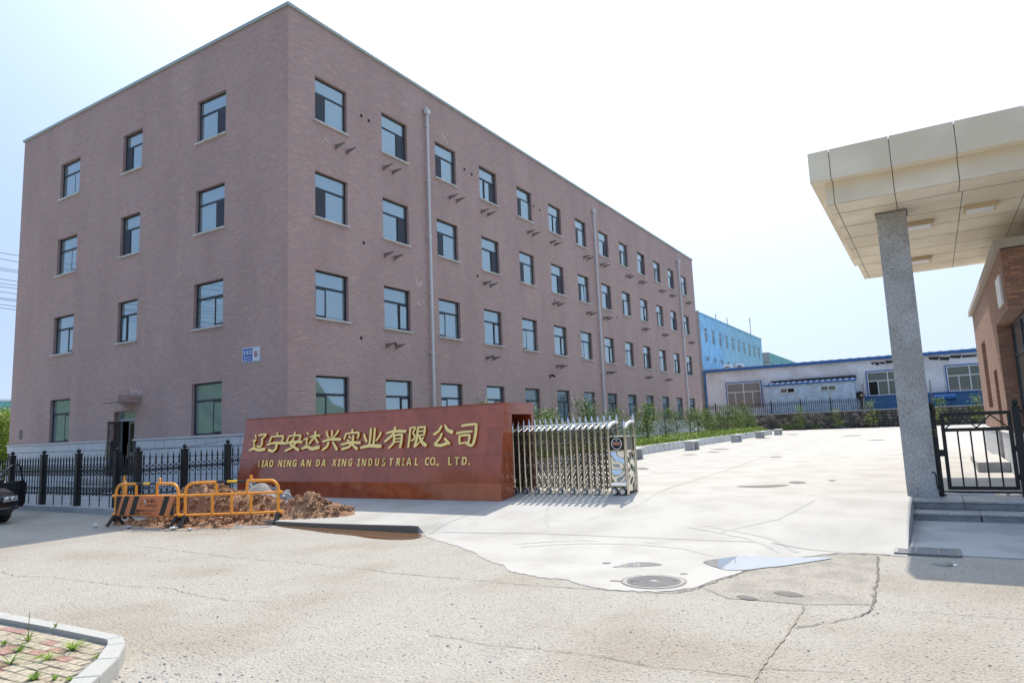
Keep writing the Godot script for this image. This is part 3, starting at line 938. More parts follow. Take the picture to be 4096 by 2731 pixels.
	lp.lathe([Vector2(0.0, -0.09), Vector2(0.13, -0.075), Vector2(0.17, -0.03), Vector2(0.17, 0.0)], 16, Transform3D(Basis(), Vector3(-26.85, 3.40, BZ + 0.42)))
	part("porch_lamp", lp.mesh(M.lamp_cover), hood)
	var df := MB.new()
	for s in [[-27.82, -27.75], [-26.46, -26.4]]: df.span(Vector3(s[0], 0.62, BZ - 0.25), Vector3(s[1], 3.1, BZ - 0.18), 0.006)
	df.span(Vector3(-27.75, 2.72, BZ - 0.249), Vector3(-26.46, 2.82, BZ - 0.181), 0.006)
	df.span(Vector3(-27.75, 3.04, BZ - 0.249), Vector3(-26.46, 3.1, BZ - 0.181), 0.006)
	var door := part("door_frame", df.mesh(M.coping), t)
	var tr := MB.new()
	tr.span(Vector3(-27.75, 2.82, BZ - 0.22), Vector3(-26.46, 3.04, BZ - 0.21))
	part("pane", tr.mesh(M.pane), door)
	var dk := MB.new()
	dk.span(Vector3(-27.4, 0.64, BZ - 0.9), Vector3(-26.9, 2.7, BZ - 0.85))
	part("inner_door", dk.mesh(M.screen), door)
	for e in 2:
		var hinge := Vector3(-27.75, 0.64, BZ - 0.18) if e == 0 else Vector3(-26.46, 0.64, BZ - 0.2)
		var lf := MB.new()
		var w := 0.78 if e == 0 else 0.62
		for s in [[0.0, 0.09], [w - 0.09, w]]: lf.span(Vector3(s[0], 0, -0.022), Vector3(s[1], 2.08, 0.022), 0.005)
		for s in [[0.0, 0.14], [0.72, 0.86], [1.98, 2.08]]: lf.span(Vector3(0.09, s[0], -0.021), Vector3(w - 0.09, s[1], 0.021), 0.005)
		var turn := -1.05 if e == 0 else PI
		var leaf := part("door_leaf", lf.mesh(M.bracket_iron), t, Transform3D(Basis(Vector3.UP, turn), hinge))
		var gl := MB.new()
		gl.span(Vector3(0.09, 0.14, -0.006), Vector3(w - 0.09, 0.72, 0.006))
		gl.span(Vector3(0.09, 0.86, -0.006), Vector3(w - 0.09, 1.98, 0.006))
		part("pane", gl.mesh(M.car_glass), leaf)
		var hn := MB.new()
		for s in [-1.0, 1.0]:
			hn.tube([Vector3(w - 0.045, 0.62, 0.07 * s), Vector3(w - 0.045, 1.2, 0.07 * s)], 0.014, 8)
			for y in [0.72, 1.1]: hn.tube([Vector3(w - 0.045, y, 0), Vector3(w - 0.045, y, 0.07 * s)], 0.01, 6)
		part("door_handle", hn.mesh(M.steel), leaf)
	# vent plate by the corner
	var vp := MB.new()
	vp.box(Vector3(-35.55, 2.45, BZ + 0.02), Vector3(0.2, 0.42, 0.04), 0.01)
	part("meter_box", vp.mesh(M.bracket_iron), t)

	var st := thing("entrance_steps", "grey granite steps fanning out below the open office door", "steps")
	for k in 4:
		var e := k * 0.32
		var b := MB.new()
		b.span(Vector3(-28.0 - e, 0.149, BZ + 0.06), Vector3(-26.1 + e, 0.60 - k * 0.115, BZ + 1.1 + e), 0.012)
		part("step", b.mesh(M.granite if k % 2 == 0 else M.dark_granite), st)

	var cam := thing("security_camera", "small black security camera high on the brick wall above a ground floor window", "camera")
	var cb := MB.new()
	cb.box(Vector3(0, 0, 0), Vector3(0.04, 0.16, 0.16), 0.01)
	cb.tube([Vector3(0, 0.02, 0), Vector3(0.2, 0.02, 0)], 0.02, 6)
	part("bracket", cb.mesh(M.black_iron), cam)
	var cc := MB.new()
	cc.tube([Vector3(0.12, 0.06, 0.02), Vector3(0.36, -0.04, 0.16)], 0.06, 10)
	part("housing", cc.mesh(M.black_iron), cam)
	cam.position = Vector3(BX, 4.6, -33.0)

# strokes of a character: [width, x0, y0, x1, y1, ...] on a 100 x 100 field, y down
func strokes_mesh(strokes: Array, w: float, h: float, depth: float, m: Material) -> ArrayMesh:
	var b := MB.new()
	var layer := 0
	for s in strokes:
		var wa: float = s[0]
		var wb: float = s[1]
		var p := PackedVector2Array()
		for i in range(2, s.size(), 2): p.append(Vector2(s[i], s[i + 1]))
		var q := PackedVector2Array()
		var n := p.size()
		for i in n - 1:
			var p0 := p[maxi(i - 1, 0)]; var p3 := p[mini(i + 2, n - 1)]
			for k in 5: q.append(p[i].cubic_interpolate(p[i + 1], p[i].lerp(p0, 0.6), p[i + 1].lerp(p3, 0.6), k / 5.0))
		q.append(p[n - 1])
		var prev := []
		var z := depth + layer * 0.0009
		layer += 1
		for i in q.size():
			var d := (q[mini(i + 1, q.size() - 1)] - q[maxi(i - 1, 0)]).normalized()
			var ww := lerpf(wa, wb, float(i) / (q.size() - 1)) * 0.45
			if i == 0 or i == q.size() - 1: ww *= 0.72
			var o := Vector2(-d.y, d.x) * ww
			var e := Vector2.ZERO
			if i == 0: e = -d * ww * 0.7
			if i == q.size() - 1: e = d * ww * 0.7
			var to := func(c: Vector2, zz: float) -> Vector3: return Vector3((c.x - 50.0) / 100.0 * w, (50.0 - c.y) / 100.0 * h, zz)
			var now := [to.call(q[i] + o + e, z), to.call(q[i] - o + e, z), to.call(q[i] + o + e, 0.0), to.call(q[i] - o + e, 0.0)]
			if i > 0:
				b.quad(prev[0], prev[1], now[1], now[0], Vector3(0, 0, 1))
				b.quad(prev[0], now[0], now[2], prev[2], to.call(o, 0.0) - to.call(Vector2.ZERO, 0.0))
				b.quad(prev[1], now[1], now[3], prev[3], to.call(-o, 0.0) - to.call(Vector2.ZERO, 0.0))
			if i == 0 or i == q.size() - 1:
				b.quad(now[0], now[1], now[3], now[2], to.call(d if i > 0 else -d, 0.0) - to.call(Vector2.ZERO, 0.0))
			z += 0.00004
			prev = now
	return b.mesh(m)

func roof_strokes() -> Array:
	return [[10, 9, 50, 2, 52, 17], [9, 10, 20, 20, 17, 34, 13, 48], [9, 11, 20, 22, 50, 19, 84, 19], [11, 9, 84, 19, 86, 34, 80, 46]]

func characters() -> Array:
	var walk := [[8, 8, 28, 6, 34, 24], [9, 9, 16, 38, 34, 34, 24, 52, 33, 66, 16, 84], [12, 20, 4, 88, 32, 80, 60, 88, 96, 84]]
	return [
		walk + [[10, 11, 48, 10, 92, 6, 86, 18, 72, 30], [11, 10, 72, 30, 76, 54, 68, 72, 46, 66]],
		roof_strokes() + [[10, 17, 2, 62, 40, 54, 97, 56], [12, 15, 56, 56, 54, 84, 38, 97, 14, 88]],
		roof_strokes() + [[10, 17, 0, 60, 40, 52, 98, 54], [11, 15, 52, 30, 36, 62, 60, 80, 86, 94], [11, 13, 64, 56, 48, 80, 12, 97]],
		[[8, 8, 18, 6, 30, 18], [9, 9, 4, 44, 26, 36, 22, 54, 28, 66, 14, 84], [12, 22, 2, 88, 32, 80, 60, 90, 97, 84], [10, 12, 40, 30, 68, 24, 94, 26], [12, 11, 66, 3, 66, 28, 40, 66], [11, 12, 68, 32, 78, 48, 90, 62]],
		[[11, 9, 20, 6, 24, 24, 34, 38], [10, 9, 48, 3, 50, 20, 48, 36], [11, 9, 82, 4, 72, 22, 58, 38], [11, 17, 4, 56, 44, 46, 97, 48], [12, 13, 36, 60, 30, 82, 8, 97], [10, 15, 60, 60, 72, 78, 84, 97]],
		roof_strokes() + [[9, 10, 36, 34, 47, 44], [9, 10, 30, 52, 42, 60], [11, 16, 2, 74, 44, 66, 97, 68], [11, 14, 60, 32, 58, 62, 44, 86, 8, 96], [10, 15, 60, 76, 72, 86, 86, 97]],
		[[11, 11, 40, 2, 42, 40, 41, 82], [11, 11, 60, 2, 61, 40, 61, 80], [10, 12, 8, 28, 16, 46, 26, 64], [10, 9, 92, 22, 86, 42, 72, 62], [13, 20, 0, 92, 46, 84, 98, 88]],
		[[11, 16, 6, 28, 44, 20, 98, 23], [12, 14, 46, 2, 40, 34, 4, 66], [11, 12, 46, 42, 47, 74, 26, 97], [10, 11, 46, 40, 66, 37, 84, 38], [11, 12, 83, 40, 83, 70, 80, 96], [7, 7, 52, 56, 76, 55], [7, 7, 52, 70, 76, 69]],
		[[11, 11, 9, 8, 9, 50, 7, 96], [9, 9, 12, 8, 34, 8, 24, 32], [9, 9, 24, 32, 36, 46, 32, 62, 18, 66], [10, 10, 46, 8, 84, 7], [10, 10, 82, 10, 83, 28, 80, 44], [8, 8, 50, 26, 78, 25], [8, 8, 50, 44, 78, 43], [11, 14, 48, 10, 47, 56, 40, 94], [9, 8, 46, 90, 54, 84, 60, 74], [10, 20, 58, 48, 72, 72, 94, 90], [10, 8, 80, 54, 72, 62, 64, 66]],
		[[11, 14, 40, 6, 28, 28, 6, 42], [10, 20, 56, 3, 70, 24, 94, 36], [12, 13, 44, 40, 36, 60, 14, 86], [14, 15, 16, 88, 44, 92, 78, 82], [11, 14, 60, 62, 70, 72, 84, 86]],
		[[13, 12, 24, 10, 54, 6, 88, 5], [13, 14, 90, 6, 90, 50, 84, 86], [14, 11, 84, 86, 74, 97, 50, 86], [12, 10, 2, 42, 34, 37, 74, 36], [11, 11, 16, 54, 40, 51, 64, 51], [11, 11, 64, 53, 63, 70, 60, 86], [11, 11, 17, 56, 18, 72, 20, 88], [9, 9, 24, 87, 40, 84, 56, 84]],
	]

func make_name_wall() -> void:
	var x0 := -16.04
	var x1 := -7.667
	var t := thing("name_wall", "long leaning name wall clad in polished red granite with gold lettering", "sign wall")
	var yb := 0.05
	var zf := func(y: float) -> float: return -11.945 if y <= 0.7 else -11.945 - 0.168 * (y - 0.7)
	# core, left open at the right end for the gate
	var core := MB.new()
	var lo := -12.47
	core.span(Vector3(x0 + 0.02, yb, -12.0), Vector3(x1 - 0.02, 0.69, -11.97))
	var fr := PackedVector2Array([Vector2(0, 0)])
	core.quad(Vector3(x0 + 0.02, 0.69, -11.97), Vector3(x1 - 0.02, 0.69, -11.97), Vector3(x1 - 0.02, 2.30, -12.24), Vector3(x0 + 0.02, 2.30, -12.24), Vector3(0, 0, 1))
	core.span(Vector3(x0 + 0.02, yb, -13.40), Vector3(x1 - 0.025, 2.28, -13.33))
	core.span(Vector3(x0 + 0.02, 2.12, -13.329), Vector3(x1 - 0.025, 2.281, -12.26))
	core.span(Vector3(x0 + 0.02, yb, -13.329), Vector3(x0 + 0.1, 2.119, -12.3))
	core.span(Vector3(-10.4, yb, -13.32), Vector3(-10.3, 2.11, -12.3))
	core.quad(Vector3(-10.3, yb, -12.47), Vector3(x1 - 0.03, yb, -12.47), Vector3(x1 - 0.03, 2.12, -12.47), Vector3(-10.3, 2.12, -12.47), Vector3(0, 0, -1))
	part("core", core.mesh(M.joint), t)
	# front slabs
	var ys := [0.05, 0.692, 1.255, 1.815, 2.32]
	for j in 4:
		var n := 11
		for i in n:
			var w := (x1 - x0) / n
			var off := w * 0.5 if (j == 2) else 0.0
			var a := x0 + i * w + off
			var b := minf(a + w, x1)
			for e in (2 if (off > 0.0 and i == 0) else 1):
				if e == 1:
					a = x0; b = x0 + off
				var m: Material = M["red_granite%d" % ((i * 2 + j) % 3)]
				var mb := MB.new()
				var y0: float = ys[j]; var y1: float = ys[j + 1]
				var lower := Vector3(0, y0 + 0.0015, zf.call(y0 + 0.0001 if j > 0 else y0))
				var upper := Vector3(0, y1 - 0.0015, zf.call(y1))
				var bk := Vector3(0, 0, -0.022)
				var l := Vector3(a + 0.0015, 0, 0); var r := Vector3(b - 0.0015, 0, 0)
				mb.quad(l + lower, r + lower, r + upper, l + upper, Vector3(0, 0, 1))
				mb.quad(l + upper, r + upper, r + upper + bk, l + upper + bk, Vector3.UP)
				mb.quad(l + lower, r + lower, r + lower + bk, l + lower + bk, Vector3.DOWN)
				mb.quad(l + lower, l + upper, l + upper + bk, l + lower + bk, Vector3.LEFT)
				mb.quad(r + lower, r + upper, r + upper + bk, r + lower + bk, Vector3.RIGHT)
				part("granite_slab", mb.mesh(m), t)
	# right end: jamb before the niche, thin jamb behind it, lintel; plus top and left end
	for j in 4:
		var y0: float = ys[j]; var y1: float = ys[j + 1]
		var mb := MB.new()
		var jy := minf(y1, 2.095)
		mb.prism(PackedVector2Array([Vector2(-zf.call(y0) + 0.002, y0 + 0.002), Vector2(12.48, y0 + 0.002), Vector2(12.48, jy - 0.002), Vector2(-zf.call(jy) + 0.002, jy - 0.002)]), -0.02, 0.0, Transform3D(Basis(Vector3(0, 0, -1), Vector3.UP, Vector3(1, 0, 0)), Vector3(x1, 0, 0)))
		part("granite_slab", mb.mesh(M["red_granite%d" % (j % 3)]), t)
		var mb2 := MB.new()
		mb2.span(Vector3(x1 - 0.024, y0 + 0.002, -13.415), Vector3(x1, jy - 0.002, -13.31))
		part("granite_slab", mb2.mesh(M["red_granite%d" % ((j + 1) % 3)]), t)
	var lt := MB.new()
	lt.span(Vector3(x1 - 0.02, 2.097, -13.414), Vector3(x1, 2.32, -12.222))
	part("granite_slab", lt.mesh(M.red_granite0), t)
	var inn := MB.new()
	inn.span(Vector3(-10.29, 0.3, -12.485), Vector3(x1 - 0.021, 2.09, -12.472))
	inn.span(Vector3(-10.29, 0.3, -13.328), Vector3(x1 - 0.026, 2.09, -13.315))
	inn.span(Vector3(-10.29, 2.091, -13.31), Vector3(x1 - 0.021, 2.117, -12.486))
	part("niche_lining", inn.mesh(M.red_granite1), t)
	var top := MB.new()
	top.span(Vector3(x0 - 0.004, 2.321, -13.42), Vector3(x1 + 0.004, 2.342, -12.208))
	part("cap_slab", top.mesh(M.red_granite2), t)
	var lend := MB.new()
	lend.prism(PackedVector2Array([Vector2(11.96, 0.05), Vector2(13.41, 0.05), Vector2(13.41, 2.318), Vector2(12.23, 2.318), Vector2(11.96, 0.7)]), 0.0, 0.018, Transform3D(Basis(Vector3(0, 0, -1), Vector3.UP, Vector3(1, 0, 0)), Vector3(x0 + 0.001, 0, 0)))
	part("granite_slab", lend.mesh(M.red_granite1), t)
	# characters and letters
	var face := Basis(Vector3(1, 0, 0), Vector3(0, 1, -0.168).normalized(), Vector3(0, 0.168, 1).normalized())
	var spans := [-15.706, -15.02, -14.995, -14.303, -14.325, -13.645, -13.662, -13.0, -12.959, -12.296, -12.296, -11.627, -11.626, -10.971, -10.912, -10.258, -10.208, -9.618, -9.498, -8.912, -8.849, -8.276]
	var cs := characters()
	for i in cs.size():
		var a: float = spans[i * 2]; var b: float = spans[i * 2 + 1]
		var y := 1.687
		var m := strokes_mesh(cs[i], (b - a) * 0.98, 0.50, 0.028, M.gold)
		part("character", m, t, Transform3D(face * Basis.from_euler(Vector3(rng.randf_range(-0.03, 0.015), rng.randf_range(-0.025, 0.025), 0)), Vector3((a + b) * 0.5, y, zf.call(y) + 0.018)))
	var font := SystemFont.new()
	font.font_names = PackedStringArray(["Droid Sans"])
	font.font_weight = 700
	var meshes := {}
	for w in [["LIAO", -15.297, -14.65], ["NING", -14.508, -13.751], ["AN", -13.664, -13.238], ["DA", -13.116, -12.726], ["XING", -12.567, -11.829], ["INDUSTRIAL", -11.714, -9.804], ["CO.,", -9.682, -9.25], ["LTD.", -9.074, -8.43]]:
		var word: String = w[0]
		var weight: Array[float] = []
		var total := 0.0
		for ch in word:
			var k := 0.55 if ch == "I" else (0.4 if ch in ".," else 1.0)
			weight.append(k); total += k
		var x: float = w[1]
		for i in word.length():
			var ch := word[i]
			var step: float = (w[2] - w[1]) * weight[i] / total
			if not meshes.has(ch):
				var tm := TextMesh.new()
				tm.text = ch
				tm.font = font
				tm.font_size = 64
				tm.pixel_size = 0.0037
				tm.depth = 0.02
				tm.material = M.gold
				tm.vertical_alignment = VERTICAL_ALIGNMENT_BOTTOM
				meshes[ch] = tm
			var slant := Basis(face.x, (face.y + face.x * 0.0), face.z)
			part("letter", meshes[ch], t, Transform3D(slant * Basis.from_euler(Vector3(rng.randf_range(-0.05, 0.02), rng.randf_range(-0.06, 0.06), 0)) * Basis.from_scale(Vector3(0.96, 1.0, 1.0)), Vector3(x + step * 0.5, 1.003, zf.call(1.06) + 0.028)))
			x += step

# ------------------------------------------------------------------ sliding gate
func make_gate() -> void:
	var t := thing("sliding_gate", "stainless steel folding gate half drawn out of the red granite wall", "gate")
	var z0 := -12.72
	var z1 := -13.2
	var g0 := 0.40
	# spear shaped finial
	var fb := MB.new()
	fb.lathe([Vector2(0.0, 0.0), Vector2(0.03, 0.0), Vector2(0.03, 0.014), Vector2(0.016, 0.022), Vector2(0.016, 0.036), Vector2(0.029, 0.052), Vector2(0.022, 0.076), Vector2(0.009, 0.108), Vector2(0.011, 0.12), Vector2(0.0, 0.138)], 10)
	var fin := fb.mesh(M.chrome)
	var pf := MB.new(); pf.tube([Vector3(0, g0 + 0.02, 0), Vector3(0, 1.71, 0)], 0.023, 10)
	var post_front := pf.mesh(M.steel)
	var ps := MB.new(); ps.tube([Vector3(0, 0.66, 0), Vector3(0, 1.71, 0)], 0.023, 10)
	var post_short := ps.mesh(M.steel)
	var pr := MB.new(); pr.tube([Vector3(0, g0 + 0.05, 0), Vector3(0, 1.82, 0)], 0.02, 8)
	var post_rear := pr.mesh(M.shaded_steel)
	var arch_pts: Array = []
	for i in 11:
		var a := i / 10.0
		arch_pts.append(Vector3(0, 1.69 + 0.13 * sin(a * PI * 0.62) / sin(PI * 0.62) * 0.85 + 0.02 * a, lerpf(z0, z1, a) - z0))
	var ab := MB.new(); ab.tube(arch_pts, 0.015, 8)
	var arch := ab.mesh(M.steel)
	var wh := MB.new()
	wh.lathe([Vector2(0.0, -0.02), Vector2(0.052, -0.02), Vector2(0.058, -0.012), Vector2(0.058, 0.012), Vector2(0.052, 0.02), Vector2(0.0, 0.02)], 18, Transform3D(Basis(Vector3.RIGHT, PI / 2), Vector3.ZERO))
	var tyre := wh.mesh(M.rubber)
	var hb := MB.new()
	for k in 6:
		var a := TAU * k / 6.0
		hb.box(Vector3(cos(a) * 0.018, sin(a) * 0.018, 0.022), Vector3(0.034, 0.012, 0.005), 0.001, Basis(Vector3(0, 0, 1), a))
	hb.lathe([Vector2(0.034, 0.019), Vector2(0.04, 0.024), Vector2(0.044, 0.019)], 18, Transform3D(Basis(Vector3.RIGHT, PI / 2), Vector3.ZERO))
	var hub := hb.mesh(M.chrome)
	var cb := MB.new()
	for i in 7: pass
	cb.tube([Vector3(-0.07, 0.0, 0), Vector3(-0.05, 0.045, 0), Vector3(0, 0.066, 0), Vector3(0.05, 0.045, 0), Vector3(0.07, 0.0, 0)], 0.016, 8)
	cb.box(Vector3(0, 0.1, 0), Vector3(0.05, 0.075, 0.05), 0.008)
	cb.box(Vector3(0, 0.2, 0), Vector3(0.062, 0.12, 0.06), 0.014)
	var caster := cb.mesh(M.steel)
	var step := 0.1392
	var n := 15
	for i in range(-3, n):
		var x := -7.67 + i * step
		var rolling := posmod(i, 2) == 1
		part("gate_post", post_short if rolling else post_front, t, tf(Vector3(x, 0, z0)))
		part("gate_post", post_rear, t, tf(Vector3(x, 0, z1)))
		part("arch_bar", arch, t, tf(Vector3(x, 0, z0)))
		part("finial", fin, t, tf(Vector3(x, 1.70, z0), 0.0, 1.2))
		part("finial", fin, t, tf(Vector3(x, 1.815, z1), 0.0, 1.2))
		if rolling:
			part("caster_frame", caster, t, tf(Vector3(x, g0 + 0.06, z0)))
			var w := part("wheel", tyre, t, tf(Vector3(x, g0 + 0.058, z0 + 0.02)))
			part("hub", hub, w)
	# lattice: crossed flats between neighbouring posts, in two planes, and tie rods
	for pl in 3:
		var z: float = [z0 - 0.06, z1 + 0.06, (z0 + z1) * 0.5][pl]
		var lb := MB.new()
		for k in 5:
			var y := 0.52 + k * 0.235
			bar(Vector3(0, y, 0), Vector3(step * 0.96, y + 0.235, 0), 0.02, 0.007, lb, 0.002)
			bar(Vector3(0, y + 0.235, -0.01), Vector3(step * 0.96, y, -0.01), 0.02, 0.007, lb, 0.002)
		var lm := lb.mesh(M.shaded_steel)
		for i in range(-3, n):
			part("lattice", lm, t, tf(Vector3(-7.67 + i * step, 0, z)))
	var rod := MB.new()
	rod.tube([Vector3(0, 0, 0), Vector3(0, 0, z1 - z0)], 0.009, 6)
	var rodm := rod.mesh(M.shaded_steel)
	for i in range(-2, n):
		for y in [0.52, 0.99, 1.46, 1.66]:
			part("tie_rod", rodm, t, tf(Vector3(-7.67 + i * step, y, z0)))
	# drive head
	var xa := -5.60
	var xb := -5.21
	for s in [[xa + 0.025, z0], [xb - 0.01, z0], [xa + 0.025, z1], [xb - 0.01, z1]]:
		var hi: float = 1.71 if s[1] == z0 else 1.83
		var lo := 0.62 if (s[1] == z0 and s[0] < -5.4) else g0 + 0.02
		var b := MB.new(); b.tube([Vector3(s[0], lo, s[1]), Vector3(s[0], hi, s[1])], 0.03, 10)
		part("head_post", b.mesh(M.steel), t)
		part("finial", fin, t, Transform3D(Basis.from_scale(Vector3(1.25, 1.25, 1.25)), Vector3(s[0], hi - 0.01, s[1])))
	for x in [xa + 0.025, xb - 0.01]:
		var b := MB.new()
		var p: Array = []
		for q in arch_pts: p.append(q * Vector3(1, 1, 1) + Vector3(x, 0.01, z0))
		b.tube(p, 0.034, 10)
		part("arch_bar", b.mesh(M.chrome), t)
	var hbx := MB.new()
	hbx.span(Vector3(xa + 0.04, 0.50, z1 + 0.02), Vector3(xb - 0.03, 1.56, z0 - 0.012), 0.01)
	var body := part("drive_box", hbx.mesh(M.steel), t)
	var mf := MB.new()
	mf.span(Vector3(xa + 0.06, 0.65, z0 - 0.01), Vector3(xb - 0.045, 1.25, z0 + 0.004), 0.004)
	part("mirror_panel", mf.mesh(M.mirror_steel), body)
	var ms := MB.new()
	ms.span(Vector3(xb - 0.03, 0.47, z1 + 0.03), Vector3(xb - 0.014, 1.24, z0 - 0.03), 0.003)
	part("side_panel", ms.mesh(M.mirror_steel), body)
	var sb := MB.new()
	sb.span(Vector3(xb - 0.03, 1.27, z1 + 0.03), Vector3(xb - 0.014, 1.53, z0 - 0.03), 0.003)
	part("dark_panel", sb.mesh(M.black_glass), body)
	var dsp := MB.new()
	dsp.span(Vector3(xa + 0.055, 1.275, z0 - 0.01), Vector3(xb - 0.042, 1.53, z0 + 0.006), 0.004)
	part("display_panel", dsp.mesh(M.black_glass), body)
	var cx := (xa + xb) * 0.5 + 0.006
	var ring := MB.new()
	ring.lathe([Vector2(0.1, 0.0), Vector2(0.1, 0.006), Vector2(0.112, 0.006), Vector2(0.112, 0.0)], 40, Transform3D(Basis(Vector3.RIGHT, PI / 2), Vector3(cx, 1.402, z0 + 0.006)))
	part("ring", ring.mesh(M.white_paint), body)
	var ds := MB.new()
	ds.span(Vector3(cx - 0.094, 1.37, z0 + 0.006), Vector3(cx + 0.094, 1.44, z0 + 0.009))
	part("screen", ds.mesh(M.display_grey), body)
	var ld := MB.new()
	for s in [[-0.07, 0.005], [-0.035, 0.016], [-0.016, 0.012], [0.02, 0.014], [0.038, 0.01], [0.058, 0.006]]:
		ld.span(Vector3(cx + s[0] - s[1] * 0.5, 1.401, z0 + 0.009), Vector3(cx + s[0] + s[1] * 0.5, 1.408, z0 + 0.011))
	part("led_text", ld.mesh(M.led_red), body)
	var em := MB.new()
	em.lathe([Vector2(0.014, 0.0), Vector2(0.014, 0.002), Vector2(0.018, 0.002), Vector2(0.018, 0.0)], 20, Transform3D(Basis(Vector3.RIGHT, PI / 2), Vector3(cx, 1.468, z0 + 0.006)))
	em.span(Vector3(cx - 0.003, 1.458, z0 + 0.006), Vector3(cx + 0.003, 1.478, z0 + 0.008))
	part("emblem", em.mesh(M.plate_white), body)
	var eb := MB.new()
	eb.prism(poly2([-0.11, 0.0, 0.11, 0.0, 0.06, -0.06, 0.03, -0.13, 0.0, -0.15, -0.03, -0.13, -0.06, -0.06]), 0.0, 0.003, Transform3D(Basis(Vector3(0, 0, -1), Vector3.UP, Vector3(1, 0, 0)), Vector3(xb - 0.012, 1.22, (z0 + z1) * 0.5)))
	part("dark_emblem", eb.mesh(M.black_glass), body)
	var sk := MB.new()
	sk.span(Vector3(xa + 0.02, 0.555, z0 - 0.05), Vector3(xb - 0.01, 0.64, z0 + 0.04), 0.025)
	sk.span(Vector3(xa + 0.04, 0.47, z0 - 0.05), Vector3(xb - 0.02, 0.553, z0 + 0.02), 0.01)
	part("skirt", sk.mesh(M.chrome), body)
	for x in [xa + 0.11, xa + 0.285]:
		for z in [z0 + 0.03, z1 + 0.03]:
			var w := part("drive_wheel", tyre, t, Transform3D(Basis.from_scale(Vector3(1.3, 1.3, 1.3)), Vector3(x, g0 + 0.075, z)))
			part("hub", hub, w)

